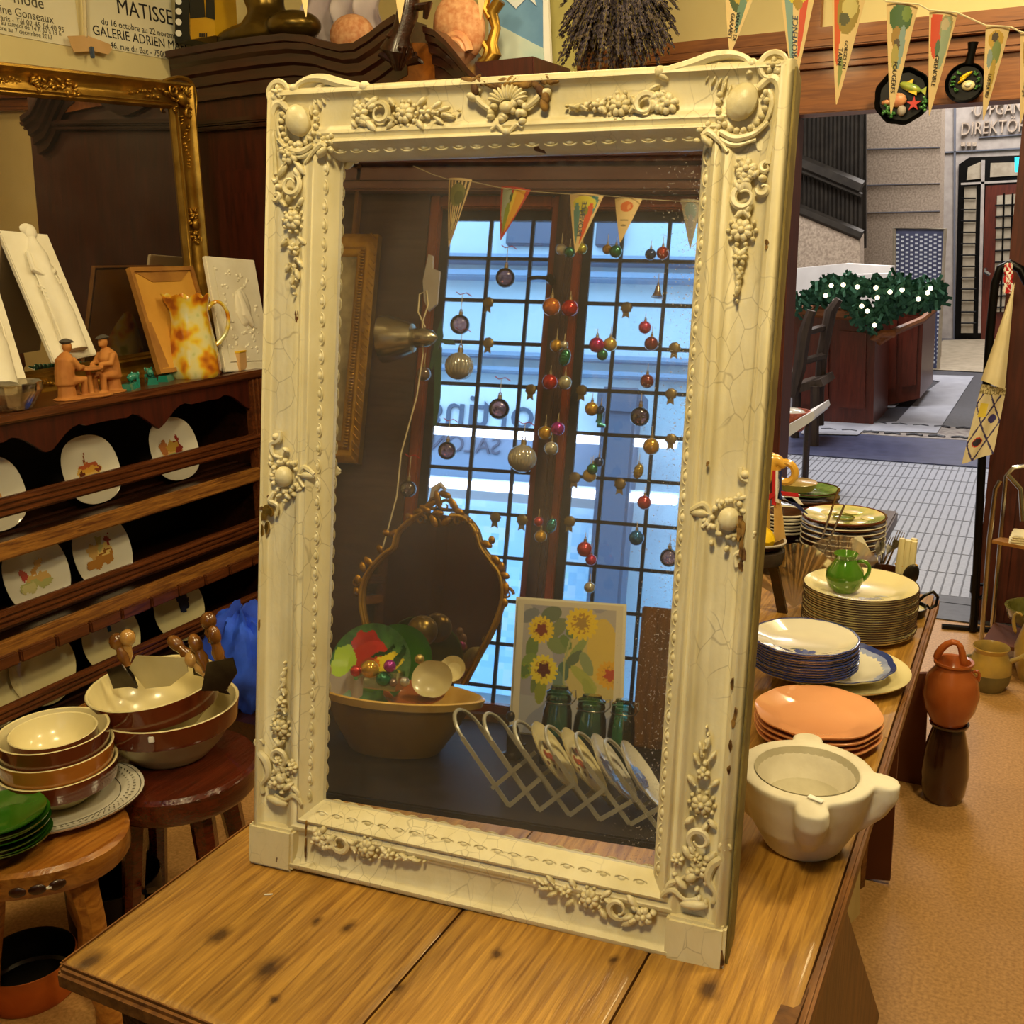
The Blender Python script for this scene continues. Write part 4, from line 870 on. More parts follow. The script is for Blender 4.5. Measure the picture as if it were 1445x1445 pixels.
rackplate(133,660,.108,zs,foods[1],'white plate with a painted pie dish, second from the left on the top dresser shelf')
rackplate(250,630,.108,zs,foods[0],'white plate with painted bread and red jug, rightmost on the top dresser shelf')
rackplate(-8,697,.108,zs,foods[4],'white plate cut off by the left picture edge, top dresser shelf')
zs=.556
rackplate(58,823,.112,zs,foods[2],'white plate with painted cheese and glass of wine, left on the middle dresser shelf')
rackplate(150,787,.112,zs,foods[3],'white plate with painted cheeses and bread, right on the middle dresser shelf')
zs=.264
rackplate(-10,990,.105,zs,None,'plain cream plate at the far left of the bottom dresser shelf',None,'cream_china')
rackplate(65,945,.115,zs,None,'large plain cream plate behind the stacked brown rimmed bowls',None,'cream_china')
rackplate(162,905,.115,zs,foods[6],'cream plate with a small green sprig behind the chopping knives',None,'cream_china')
rackplate(258,868,.115,zs,foods[7],'cream plate with dark blue leaves at the right of the bottom dresser shelf',None,'cream_china')
# ---------------- on top of the dresser
def plank_frame(name,label,cat,pxs,Xb,Xt,group=None):
    """leaning flat thing: bottom-left, bottom-right, top-right, top-left pixels; X of its foot and of its head"""
    P=[pl(*pxs[0],0,Xb),pl(*pxs[1],0,Xb),pl(*pxs[2],0,Xt),pl(*pxs[3],0,Xt)]
    ex=(P[1]-P[0]); w_=(ex.length+(P[2]-P[3]).length)/2; ex.normalize(); up=(P[3]-P[0]); up=(up-ex*up.dot(ex)); h_=up.length; up.normalize()
    o=frame(name,label,cat,P[0],ex,ex.cross(up).cross(ex)*0+up,ex.cross(up),group); return o,w_,h_
# gold framed mirror
Ptr=CAM+(V((-2.87,3.099,2.177))-CAM)*.95; gx=V((.0494,.9983,.0312)).normalized(); gup=V((.0307,-.0328,.999)); gup=(gup-gx*gup.dot(gx)).normalized(); gn=gx.cross(gup)
GH=(Ptr.z-DZ-.004)/gup.z; GW=.95; Pbr=Ptr-gup*GH
go=frame('gold_mirror','large mirror in a gilded ornate frame standing on the dresser against the wall','mirror',Pbr-gx*GW,gx,gup,gn)
gy=lambda px,py:None
def rframe(q,W,H,prof,fw):
    rings=[q.rng([V((x,y,h)) for x,y in ((t*fw,t*fw),(W-t*fw,t*fw),(W-t*fw,H-t*fw),(t*fw,H-t*fw))]) for t,h in prof]
    for a,b in zip(rings,rings[1:]): q.bridge(a,b)
fw=.088
q=MB(); rframe(q,GW,GH,[(0,-.02),(0,.03),(.04,.04),(.12,.042),(.2,.034),(.35,.016),(.5,.010),(.62,.014),(.72,.022),(.78,.024),(.82,.018),(.86,.016),(.9,.018),(.94,.012),(1,.0)],fw); gf=q.build('gilded_frame','gold',go,smooth=50)
q=MB(); q.prism([V((fw-.004,fw-.004,.002)),V((GW-fw+.004,fw-.004,.002)),V((GW-fw+.004,GH-fw+.004,.002)),V((fw-.004,GH-fw+.004,.002))],(0,0,-.01)); q.build('mirror_glass','mirror_small',go,smooth=0)
class GB(RB):
    def P(s,x,z,o): return V((x,z,o+.028))
    def blob(s,x,z,a,b_,ang=0,o=.002,h=.007): s.sph(s.P(x,z,o),(a,b_,h),10,7,R=Matrix.Rotation(ang,3,'Z'))
rnd=random.Random(4)
def gcorner(x0,y0,sx,sy):
    q=GB(); T=lambda a,b:(x0+sx*a,y0+sy*b)
    q.blob(*T(-.055,-.055),.020,.026,.7*sx*sy,.004,h=.016); q.scroll(*T(-.02,-.03),.022,0,1.2,w=.006); q.scroll(*T(-.03,-.10),.022,0,1.2,w=.006); q.scroll(*T(-.09,-.03),.02,2,1.2,w=.006)
    q.curve([T(-.13,-.004),T(-.10,.004),T(-.06,.012),T(-.02,.008),T(.004,-.014),T(.010,-.05),T(.003,-.09),T(-.004,-.13)],.008,.004)
    for k in range(26): q.blob(*T(-rnd.uniform(.0,.10),-rnd.uniform(.0,.10)),rnd.uniform(.006,.011),.005,rnd.uniform(0,3),.002,h=.008)
    for (du,dv) in ((0,-1),(-1,0)):
        for k in range(16):
            d=.11+k*.011; w=.018*(1-k/18); q.blob(*T(-.045*(1 if dv else 0)+du*d+rnd.uniform(-w,w)*abs(dv),-.045*(1 if du else 0)+dv*d+rnd.uniform(-w,w)*abs(du)),.010*(1-k/22),.005,rnd.uniform(0,3),-.002,h=.007)
    q.build('corner_ornament','gold',gf)
for x0,y0,sx,sy in ((GW,GH,1,1),(0,GH,-1,1),(0,0,-1,-1),(GW,0,1,-1)): gcorner(x0,y0,sx,sy)
for x0,y0,sx in ((GW-.04,GH*.52,1),(.04,GH*.52,-1)):
    q=GB(); q.blob(x0,y0,.016,.02,0,.0,h=.012)
    for k in range(34): a=rnd.uniform(0,2*PI); r=rnd.uniform(.02,.055); q.blob(x0+r*.55*cos(a),y0+r*1.3*sin(a),.008,.005,rnd.uniform(0,3),-.006,h=.008)
    q.curve([(x0+.02*sx,y0+.06),(x0+.035*sx,y0+.03),(x0+.03*sx,y0-.02),(x0+.015*sx,y0-.06)],.006,.0); q.build('side_ornament','gold',gf)
q=GB()
for k in range(30): q.blob(GW/2+rnd.uniform(-.16,.02),GH-.05+rnd.uniform(-.02,.02),.010,.006,rnd.uniform(0,3),-.006,h=.008)
q.build('top_ornament','gold',gf)
# plaster reliefs
def relief(label,pxs,Xb,Xt,fig):
    o,w_,h_=plank_frame('plaster_relief',label,'relief',pxs,Xb,Xt,'white plaster relief panels')
    q=MB(); q.box((w_/2,h_/2,-.006),(w_,h_,.018),.003); q.build('slab','plaster',o)
    q=MB()
    if fig=='woman':
        q.sph((w_*.62,h_*.86,.004),(w_*.13,w_*.16,.012)); q.sph((w_*.56,h_*.89,.003),(w_*.16,w_*.12,.010)); q.tube([(w_*.6,h_*.82,.003),(w_*.55,h_*.7,.004),(w_*.52,h_*.55,.006),(w_*.55,h_*.3,.005),(w_*.5,h_*.05,.004)],[w_*.06,w_*.19,w_*.18,w_*.24,w_*.26],12,flat=1)
        for k in range(9): 
            x=w_*(.3+.055*k); q.tube([(x+.004,h_*.62,.014),(x+w_*.06*sin(k),h_*.4,.018),(x-.003,h_*.1,.016)],.0028,5)
        q.tube([(w_*.35,h_*.72,.012),(w_*.28,h_*.6,.02),(w_*.5,h_*.54,.026),(w_*.72,h_*.58,.02)],[.008,.009,.008,.007],8)
        for k in range(6): q.tube([(w_*(.25+.02*k),h_*(.50-.03*k),.016),(w_*.5,h_*(.43-.035*k),.024),(w_*(.78-.02*k),h_*(.5-.03*k),.016)],.0025,5)
        for v in q.bm.verts: v.co.z=.002+max(-.002,v.co.z)*.95 if v.co.z>0 else .001
    else:
        q.box((w_/2,h_/2,.004),(w_*.78,h_*.84,.004),.002)
        for k in range(70): x=rnd.uniform(.14,.86); z=rnd.uniform(.1,.9); q.sph((w_*x,h_*z,.006),(rnd.uniform(.004,.010),rnd.uniform(.003,.007),.004),8,6,R=Matrix.Rotation(rnd.uniform(0,3),3,'Z'))
        q.sph((w_*.55,h_*.56,.008),(w_*.15,h_*.17,.012)); q.tube([(w_*.5,h_*.7,.008),(w_*.55,h_*.5,.012),(w_*.68,h_*.4,.010)],[.012,.02,.008],10)
    q.build('carved_figure','plaster',o)
relief('tall white plaster relief of a draped woman leaning on the gilded mirror',[(76,512),(139,500),(88,300),(27,298)],-2.64,-2.80,'woman')
relief('white plaster relief of a draped figure cut off by the left picture edge',[(-45,560),(45,555),(6,330),(-80,330)],-2.58,-2.74,'woman')
relief('square white plaster relief with flowers at the right end of the dresser',[(318,525),(374,522),(368,358),(288,361)],-2.535,-2.61,'flowers')
# back of a picture frame
o,w_,h_=plank_frame('picture_back','yellow brown paper back of a framed picture leaning beside the jug','picture',[(225,528),(296,518),(286,376),(181,378)],-2.585,-2.68)
q=MB(); rframe(q,w_,h_,[(0,-.012),(0,.008),(1,.008),(1,-.002)],.014); q.build('frame_edge','raw_board',o)
q=MB(); q.box((w_/2,h_/2,-.004),(w_-.02,h_-.02,.006)); q.build('backing','brown_paper',o)
q=MB(); 
for P in ([(.014,h_*.97),(w_-.014,h_*.97),(w_*.75,h_*.86),(w_*.3,h_*.86)],[(.014,h_*.5),(.03,h_*.48),(.05,.02),(.014,.02)]): q.prism([V((x,y,.0)) for x,y in P],(0,0,.0015))
q.build('torn_paper','raw_board',o,smooth=0)
# terracotta card players
P=onz(96,556,DZ); tg=thing('terracotta_group','terracotta figurine of two seated men in grey caps at a round table','figurine',(-2.555,P.y,DZ),0)
sc=1/ppm(P); q=MB(); u=sc*100   # group about 95 px wide
def man(y0,s,q):   # s=+1 faces +y
    q.tube([(0,y0-s*.10*u,.0),(0,y0-s*.10*u,.20*u)],[.13*u,.11*u],10)      # stool
    q.tube([(0,y0-s*.10*u,.2*u),(0,y0-s*.10*u,.36*u),(0,y0-s*.06*u,.52*u),(0,y0-s*.03*u,.62*u)],[.14*u,.13*u,.135*u,.06*u],12)  # torso
    q.sph((0,y0-s*.01*u,.71*u),(.065*u,.07*u,.085*u)); q.sph((0,y0+s*.055*u,.70*u),(.016*u,.022*u,.018*u))   # head, nose
    q.sph((.0,y0+s*.04*u,.67*u),(.035*u,.03*u,.02*u))
    for w in (-1,1):
        q.sph((w*.065*u,y0-s*.015*u,.71*u),(.012*u,.018*u,.022*u))
        q.tube([(w*.12*u,y0-s*.05*u,.55*u),(w*.15*u,y0+s*.03*u,.42*u),(w*.07*u,y0+s*.17*u,.42*u)],[.05*u,.045*u,.03*u],8)
        q.tube([(w*.07*u,y0-s*.08*u,.25*u),(w*.085*u,y0+s*.14*u,.25*u),(w*.08*u,y0+s*.13*u,.06*u),(w*.08*u,y0+s*.16*u,.03*u)],[.075*u,.06*u,.045*u,.04*u],8)
        q.sph((w*.08*u,y0+s*.18*u,.035*u),(.035*u,.07*u,.025*u))
man(-.30*u,1,q); man(.30*u,-1,q); q.tube([(0,0,0),(0,0,.36*u)],[.05*u,.035*u],8); q.tube([(0,0,.36*u),(0,0,.39*u)],[.20*u,.20*u],20)
q.tube([(0,0,0),(0,0,.03*u)],[.3*u,.3*u],20); q.sph((0,-.3*u,.01*u),(.22*u,.30*u,.03*u)); q.sph((0,.3*u,.01*u),(.22*u,.30*u,.03*u))
q.build('seated_men','terracotta',tg,remesh=.0028)
for y0,s in ((-.3*u,1),(.3*u,-1)):
    q=MB(); q.sph((0,y0-s*.015*u,.775*u),(.085*u,.095*u,.028*u)); q.sph((0,y0+s*.06*u,.762*u),(.05*u,.05*u,.012*u)); q.sph((0,y0-s*.02*u,.77*u),(.07*u,.075*u,.045*u)); q.build('flat_cap','cap_grey',tg)
# pressed glass bowl
P=onz(10,575,DZ); o=thing('glass_bowl','pressed clear glass bowl at the left end of the dresser top','bowl',(-2.54,P.y-.03,DZ))
q=MB(); R=.085; q.lathe([(0,.004),(R*.6,.004),(R*.75,.02),(R,.055),(R*1.02,.075),(R,.078),(R*.9,.05),(R*.6,.014),(0,.012)],24,f=lambda th,r,z:(r*(1+.03*(1 if int(th/(2*PI)*24)%2 else -1)),z)); q.build('bowl','clear_glass',o,smooth=20)
# teal knife rests
q=None
for i,(px,py,lb,rz) in enumerate(((192,549,'teal ceramic dachshund-shaped rest nearest the terracotta men',.5),(222,541,'teal ceramic rest, second from the terracotta men',.9),(243,537,'teal ceramic rest beside the small white tag',.5),(262,531,'teal ceramic rest closest to the mottled jug',.9))):
    P=onz(px-8,py,DZ)
    if i==0:
        kr=thing('ceramic_rest',lb,'knife rest',(P.x,P.y,DZ),rz,'teal ceramic rests'); kr.scale=(1.45,1.45,1.45); q=MB()
        q.prism([V((-.012,-.028,0)),V((.012,-.028,0)),V((.009,-.028,.014)),V((-.009,-.028,.014))],(0,.052,0)); q.build('block','teal_china',kr)
        q=MB()
        for k in range(4): q.sph((0,.006+.009*k,.024),(.007,.006,.008)); 
        q.sph((0,.044,.022),(.008,.010,.009))
        for w in (-.007,.007): q.sph((w,.042,.028),(.003,.004,.005),8,6); q.tube([(w,.034,.0),(w,.034,.018)],.004,6)
        q.tube([(0,.004,.02),(0,-.01,.026)],[.004,.002],6); q.build('curled_figure','teal_china',kr)
    else: dup(kr,(P.x,P.y,DZ),lb,rz=rz)
# mottled jug
P=onz(292,532,DZ); px_=ppm(P); R=34/px_; H_=112/px_
jg=thing('mottled_jug','tall mottled yellow, orange and green glazed jug with wavy rim','jug',(P.x-.05,P.y,DZ),rad(60))
def jf(th,r,z):
    t=z/H_; wv=1+.035*cos(6*th)*(1-t)+.05*cos(8*th)*max(0,t-.8)*4
    sp=max(0,t-.75)*1.0*max(0,cos(th-PI))**3; return r*wv*(1+sp),z+(H_*.03*cos(8*th) if t>.95 else 0)+sp*H_*.05
q=MB(); q.lathe([(0,.0),(R*.95,0),(R*1.05,H_*.04),(R*1.08,H_*.12),(R*1.0,H_*.3),(R*.88,H_*.5),(R*.78,H_*.7),(R*.74,H_*.84),(R*.82,H_*.95),(R*.86,H_),(R*.80,H_),(R*.7,H_*.84),(R*.7,H_*.7),(R*.8,H_*.4),(0,H_*.1)],48,f=jf); q.build('body','pitcher',jg)
q=MB(); q.tube([V((R*.70,0,H_*.80)),V((R*.95,0,H_*.92)),V((R*1.35,0,H_*.92)),V((R*1.62,0,H_*.78)),V((R*1.6,0,H_*.6)),V((R*1.3,0,H_*.44)),V((R*.88,0,H_*.36))],[.010,.009,.008,.008,.008,.009,.010],8); q.build('handle','pitcher',jg,sub=1)
# yellow book and small box
P=onz(328,524,DZ); o=thing('yellow_book','thin yellow book standing beside the mottled jug','book',(P.x-.07,P.y+.02,DZ+.002),0.25); q=MB(); q.box((0,0,.055),(.012,.05,.108),.002,R=Matrix.Rotation(.12,3,'X')); q.build('cover','book_yellow',o); q=MB(); q.box((.0066,0,.055),(.001,.034,.06),R=Matrix.Rotation(.12,3,'X')); q.build('cover_panel','gilt_old',o)
P=onz(352,524,DZ); o=thing('small_box','small pale patterned box behind the yellow book','box',(P.x-.05,P.y+.01,DZ+.001),0.2); q=MB(); q.box((0,0,.032),(.03,.05,.064),.002); q.build('box_body','paper_tag',o); q=MB(); q.box((0,0,.066),(.033,.053,.006),.001); q.build('box_lid','lemon',o)
# ---------------- posters on the left wall
def poster(label,pxs,X,lines):
    P=[pl(x,y,0,X) for x,y in pxs]; ex=(P[1]-P[0]).normalized(); up=P[3]-P[0]; up=(up-ex*up.dot(ex)); h=up.length; up.normalize(); w_=(P[1]-P[0]).length
    o=frame('exhibition_poster',label,'poster',P[0],ex,up,ex.cross(up),'paper posters on the left wall'); q=MB(); q.box((w_/2,h/2,-.002),(w_,h,.003)); q.build('sheet','paper',o)
    for t,x,y,s,mt in lines:
        T=pl(x,y,0,X); d=T-P[0]; text(t,s,mt,o,Matrix.Translation((d.dot(ex),d.dot(up),.0006)),ext=.0002)
    return o
XP=XL+.004
poster('cream paper poster at the far left of the wall with small grey lettering',[(-150,20),(114,68),(114,-150),(-150,-200)],XP,[('mode',40,1,.05,'ink_grey'),('Martine Gonseaux',25,18,.036,'ink_grey'),('75007 Paris - Tél 02 45 64 40 95',32,31,.024,'ink_grey'),('du mardi au samedi de 14 h 30 à 19 h',30,37,.020,'ink_grey'),('12 octobre au 7 décembre 2017',25,44,.020,'ink_grey')])
poster('cream exhibition poster with large black capitals beside the wardrobe',[(124,64),(250,86),(250,-150),(124,-180)],XP,[('MATISSE',205,18,.072,'ink'),('du 16 octobre au 22 novembre',202,42,.030,'ink'),('GALERIE ADRIEN MAEGHT',212,58,.044,'ink'),('46, rue du Bac - 75007 Paris',208,73,.030,'ink')])
o=thing('price_tag','folded tan card price tag pegged on a string between the posters','tag',(0,0,0)); q=MB(); X=XL+.03; q.prism([pl(x,y,0,X) for x,y in ((95,51),(122,50),(132,72),(104,74))],(.002,0,0)); q.prism([pl(x,y,0,X) for x,y in ((122,50),(154,62),(158,70),(152,77),(132,72))],(.002,0,0)); q.build('card','paper_tag',o)
q=MB(); q.tube([pl(117,-40,0,X),pl(121,52,0,X)],.006,6); q.build('string','string',o); q=MB(); q.box(pl(130,74,0,X+.01),(.012,.012,.035),.002); q.build('peg','street_dark',o)
# ================================================================ WARDROBE
WY=3.12
wd=thing('wardrobe','tall dark mahogany wardrobe with a broken arched pediment in the corner','wardrobe',(0,0,0))
wl=pl(266,200,1,WY+.03).x; wr=-1.50; wt_=pl(262,130,1,WY+.03).z
q=MB(); q.box(((wl+wr)/2,WY+.33,wt_/2),(wr-wl,.58,wt_),.004); q.build('carcass','mahogany',wd)
q=MB(); z=pl(300,172,1,WY).z; q.box(((wl+wr)/2,WY+.028,z),(wr-wl+.03,.05,.022),.006); q.box(((wl+wr)/2,WY+.032,z-.02),(wr-wl+.01,.04,.014),.004); q.build('frieze_moulding','mahogany_dark',wd)
q=MB(); q.box((wl+.42,WY+.035,.95),(.62,.02,1.85),.006); q.box((wl+.42,WY+.028,.95),(.5,.02,1.7),.008); q.build('wardrobe_door','mahogany',wd)
# cornice following the photographed curve
top=[(233,72),(300,60),(352,52),(398,47),(430,49),(455,57),(478,62),(498,60),(520,46),(540,30),(556,20)]
q=MB(); prof=[(0,0),(0,-.022),(-.014,-.026),(-.016,-.046),(-.034,-.058),(-.036,-.085),(-.056,-.094),(-.058,-.125),(-.074,-.130),(-.074,-.172)]
def sweep(top,q,sc=1):
    P=[pl(x,y,1,WY-.05) for x,y in top]; rows=[]
    for i,p in enumerate(P): rows.append(q.rng([p+V((0,-dy*.9,dz*sc)) for dy,dz in prof]+[p+V((0,.2,prof[-1][1]*sc)),p+V((0,.2,0))]))
    for a,b in zip(rows,rows[1:]): q.bridge(a,b)
    q.face(rows[0]); q.face(rows[-1][::-1])
sweep(top,q); q.build('cornice','mahogany_dark',wd,smooth=28)
q=MB(); sweep([(596,36),(612,42),(628,56),(645,76),(660,96),(676,112),(705,122)],q,.85); q.build('cornice','mahogany_dark',wd,smooth=28)
q=MB(); q.box((wl-.0+.02,WY+.3,pl(233,72,1,WY-.05).z-.08),(.1,.62,.13),.01); q.build('cornice_return','mahogany_dark',wd)
q=MB(); q.prism([pl(x,y,1,WY+.02) for x,y in ((470,118),(505,108),(545,60),(600,60),(640,110),(640,125))],(0,.02,0)); q.build('pediment_panel','burl',wd)
# carved finial
q=RB.__new__(RB); MB.__init__(q); WP=WY-.075
def fpn(x,y,o=0): return pl(x,y,1,WP-o)
q.tube([fpn(562,100),fpn(560,70,.01),fpn(566,48,.02),fpn(575,20,.015),fpn(580,-20,.01)],[.012,.055,.03,.035,.03],10)
for a,b,c in (((545,70),(540,76),(552,86)),((585,78),(592,84),(575,90)),((588,10),(604,8),(600,26)),((560,40),(552,52),(556,66))): q.tube([fpn(*a,.03),fpn(*b,.04),fpn(*c,.03)],[.012,.018,.008],8)
for k in range(5): q.tube([fpn(548+8*k,66,.05),fpn(556+3*k,96,.02)],[.006,.003],6)
q.build('carved_finial','dark_oak',wd)
# ---------------- things on the wardrobe
def onw(name,label,cat,px,Y,mat,th=.02,part='sheet'):
    o=thing(name,label,cat,(0,0,0)); q=MB(); q.prism([pl(x,y,1,Y) for x,y in px],(0,th,0)); q.build(part,mat,o,smooth=0); return o
c=onw('ring_folder','black ring folder edge with white holes standing on the wardrobe','folder',[(247,60),(247,-20),(266,-20),(270,56)],WY+.02,'black_card',.14,'cover')
q=MB()
for y in (2,16,31,47): q.tube([pl(252,y,1,WY+.018),pl(252,y,1,WY+.012)],.011,14)
q.build('white_rings','white_tag',c)
c=onw('yellow_box','black and yellow printed carton on top of the wardrobe','box',[(268,56),(266,-20),(300,-20),(304,50)],WY+.02,'box_yellow',.12,'carton')
q=MB(); q.prism([pl(x,y,1,WY+.017) for x,y in ((268,26),(267,-5),(287,-5),(289,24))],(0,.002,0)); q.prism([pl(x,y,1,WY+.017) for x,y in ((290,24),(290,-5),(302,-5),(303,28))],(0,.002,0)); q.build('printed_panel','black_card',c,smooth=0)
q=MB(); 
for i,x in enumerate((281,284,287,290)): q.prism([pl(x,47,1,WY+.016),pl(x+1.6,46.7,1,WY+.016),pl(x+1.6,52,1,WY+.016),pl(x,52.3,1,WY+.016)],(0,.002,0))
q.build('bar_marks','ink',c,smooth=0)
P=pl(380,50,1,WY+.06); o=thing('bronze_statue','olive bronze statue base with spreading foot on top of the wardrobe','statue',(P.x,P.y,0)); z0=P.z
q=MB(); k=1/ppm(P)
for pts in ([(-82,0),(-60,14),(-30,22),(0,20),(50,12),(86,0)],): 
    q.sph((-10*k,0.02,z0+2*k),(88*k,.10,20*k),24,12); q.tube([(-8*k,0.02,z0+10*k),(-8*k,.02,z0+34*k),(-14*k,.02,z0+60*k),(-14*k,.02,z0+100*k)],[42*k,26*k,30*k,34*k],16); q.sph((50*k,-.02,z0+6*k),(40*k,.09,20*k),20,10)
q.build('cast_figure','bronze',o,remesh=.008)
P=pl(485,52,1,WY+.08); o=thing('speckled_cushion','orange speckled rounded cushion between statue and pediment','cushion',(P.x,P.y,P.z-.02)); q=MB(); q.sph((0,.05,.03),(.085,.06,.07),20,12); q.build('cushion','snail',o)
P=pl(480,20,1,WY+.22); o=thing('lilac_cloth','folded lilac grey cloth behind the pediment','cloth',(P.x,P.y,P.z)); q=MB(); q.grid(lambda u,v:V(((u-.5)*.34,.04*sin(u*22)+.02*sin(v*9),(v-.5)*.22)),40,14); q.build('cloth','lilac' if 'lilac' in MATS else M('lilac','#b4a4ac','#cabdc0',rough=.9).name,o,fixn=False)
P=pl(650,50,1,WY+.10); k=1/ppm(P); o=thing('snail_shell','large pink speckled snail shell ornament on the right of the wardrobe','ornament',(P.x,P.y,P.z))
q=MB(); q.sph((-2*k,.0,10*k),(40*k,.05,46*k),24,16,R=Matrix.Rotation(-.35,3,'Y')); q.build('shell_body','snail',o)
q=MB(); pts=[];rs=[]
for i in range(50): a=i*.38; r=(22-i*.42)*k; pts.append((2*k+r*cos(a),-.05-.0006*i,-26*k+r*sin(a)*1.1)); rs.append((7-.1*i)*k)
q.tube(pts,rs,8); q.build('spiral','shell_pink',o)
o=thing('gilt_scroll_frame','corner of a cream gilt scrolled frame beside the snail shell','frame',(0,0,0)); q=MB(); q.tube([pl(x,y,1,WY+.12) for x,y in ((706,0),(694,18),(700,40),(694,62),(698,76),(688,90),(676,98),(664,98))],[.02,.022,.016,.02,.024,.022,.028,.02],10); q.tube([pl(x,y,1,WY+.11) for x,y in ((672,90),(684,82),(688,70),(682,60))],.012,8); q.tube([pl(x,y,1,WY+.11) for x,y in ((690,-8),(684,12),(692,26))],.012,8); q.build('scrolls','gold',o)
# sea picture and green board on the wall behind
o=onw('sea_picture','picture of blue sea and a pale shore hanging left of the lavender','picture',[(690,110),(688,-60),(770,-70),(778,110)],3.4,'white_wall',.015,'canvas')
q=MB(); q.prism([pl(x,y,1,3.395) for x,y in ((690,-50),(765,-60),(766,70),(690,30))],(0,.003,0)); q.build('blue_sea','sea_blue',o,smooth=0)
q=MB(); q.prism([pl(x,y,1,3.39) for x,y in ((704,-10),(728,12),(744,-4),(757,8),(748,-20))],(0,.003,0)); q.build('white_sail','street_white',o,smooth=0)
q=MB(); q.prism([pl(x,y,1,3.392) for x,y in ((690,28),(766,68),(770,110),(690,110))],(0,.003,0)); q.build('pale_shore',M('pale_sea','#a8c4c8','#c8d4cc',rough=.6).name,o,smooth=0)
q=MB(); P=pl(784,50,1,3.46); q.box((P.x+.02,P.y,P.z),(.11,.02,.9),.004); tag(q.build('green_board','wall_green'),'narrow olive green board between sea picture and lavender','board')
# hanging lavender
random.seed(9); P=pl(872,-60,1,2.5); lv=thing('lavender_bunch','big bunch of dried lavender hanging upside down over the mirror','flowers',(P.x,P.y,P.z)); q=MB(); q2=MB()
k=1/ppm(P)
for i in range(330):
    a=random.uniform(0,2*PI); r=random.random()**.6; ex=r*cos(a)*96*k; ey=r*sin(a)*.10; L=(random.uniform(85,168)-34*r*r)*k
    p0=V((ex*.22,ey*.3,0)); p1=V((ex,ey,-L)); d=(p1-p0)
    q.tube([p0,p0+d*.5+V((0,0,.002)),p1],.0007,3,caps=False)
    n=random.randint(9,14)
    for j in range(n):
        t=.50+.5*j/n; c=p0+d*t; rr=.0042*(1-.4*abs(j/n-.5))
        for w in range(2):
            b=random.uniform(0,6.28); e=c+V((cos(b),sin(b),0))*.0035; z=d.normalized()*.0055; x=V((cos(b+1.5),sin(b+1.5),0))*rr
            q2.face(q2.rng([e-z,e+x,e+z,e-x])); y=V((-sin(b+1.5),cos(b+1.5),0))*rr; q2.face(q2.rng([e-z,e+y,e+z,e-y]))
q.build('stems','stem',lv,smooth=0,fixn=False)['kind']='stuff'; q2.build('flower_buds','lavender',lv,smooth=0,fixn=False)['kind']='stuff'
q=MB(); q.tube([(0,0,0),(0,0,.6)],.003,5); q.lathe([(.0,.01),(.022,.01),(.024,0),(.022,-.01),(0,-.01)],12); q.build('tie_string','string',lv)
# ================================================================ STOOLS AND BOWLS
def hw(P,w): return w/ppm(P)
# honey stool, front left
sz1=.42; P=onz(78,1128,sz1); st=thing('honey_stool','low honey-coloured slab stool with knotty legs at the lower left','stool',(0,0,0))
c=V(onz(58,1170,sz1)); Rx=hw(c,118)
q=MB(); q.lathe([(0,0),(Rx*.95,0),(Rx,-.008),(Rx*.99,-.05),(Rx*.94,-.062),(0,-.062)],36,c,f=lambda th,r,z:(r*(1+.05*sin(3*th+1)),z)); q.build('seat','stool_honey',st)
q=MB()
for a in (-.75,-.95,-.55,-1.25): 
    p=c+V((cos(a)*Rx*1.03,sin(a)*Rx*1.03,-.03)); q.sph(p,(.005,.017,.011),12,8,R=Matrix.Rotation(a,3,'Z'))
q.build('bark_patches','dark_oak',st)
for a in (-.1,2.0,4.0):
    q=MB(); p=c+V((cos(a)*Rx*.62,sin(a)*Rx*.62,-.06)); b=c+V((cos(a)*Rx*.9,sin(a)*Rx*.9,0)); b.z=0; q.tube([p,p.lerp(b,.3)+V((.01,0,0)),p.lerp(b,.6)-V((.01,0,0)),p.lerp(b,.85),b],[.035,.028,.034,.026,.03],9); q.build('leg','stool_honey',st)
q=MB(); p=onz(108,1216,sz1-.0); q.box(c+V((cos(-.62)*Rx*1.04,sin(-.62)*Rx*1.04,-.03)),(.018,.004,.008),.002,R=Matrix.Rotation(-.62+PI/2,3,'Z')); tag(q.build('price_sticker','white_tag'),'small white oblong price sticker on the honey stool rim','sticker')
# platter
c=V(onz(62,1128,sz1+.012)); R=hw(c,138); o=thing('oval_platter','large cream oval platter with a dark printed border on the honey stool','platter',(c.x,c.y,sz1),.5)
q=MB(); q.lathe([(0,.006),(R*.62,.006),(R*.72,.012),(R*.97,.024),(R,.026),(R*.98,.020),(R*.7,.006),(R*.5,0),(0,0)],56,f=lambda th,r,z:(r*(1-.20*abs(sin(th))**1.6),z)); q.build('dish','white_china',o)
q=MB()
for i in range(90):
    th=2*PI*i/90; rr=R*(1-.20*abs(sin(th))**1.6); 
    for f_,s_ in ((.90,.006),(.84,.0045)): 
        x,y=rr*f_*cos(th),rr*f_*sin(th); q.box((x,y,.0125+(f_-.72)*.048+.003),(s_,s_*.4,.0006),R=Matrix.Rotation(th*3,3,'Z'))
for f_ in (.965,.76): q.tube([(R*(1-.20*abs(sin(2*PI*i/72))**1.6)*f_*cos(2*PI*i/72),R*(1-.20*abs(sin(2*PI*i/72))**1.6)*f_*sin(2*PI*i/72),.0245 if f_>.9 else .0148) for i in range(72)],.0009,4,closed=True)
q.build('printed_border','blue_rim' if 0 else 'ink_grey',o)
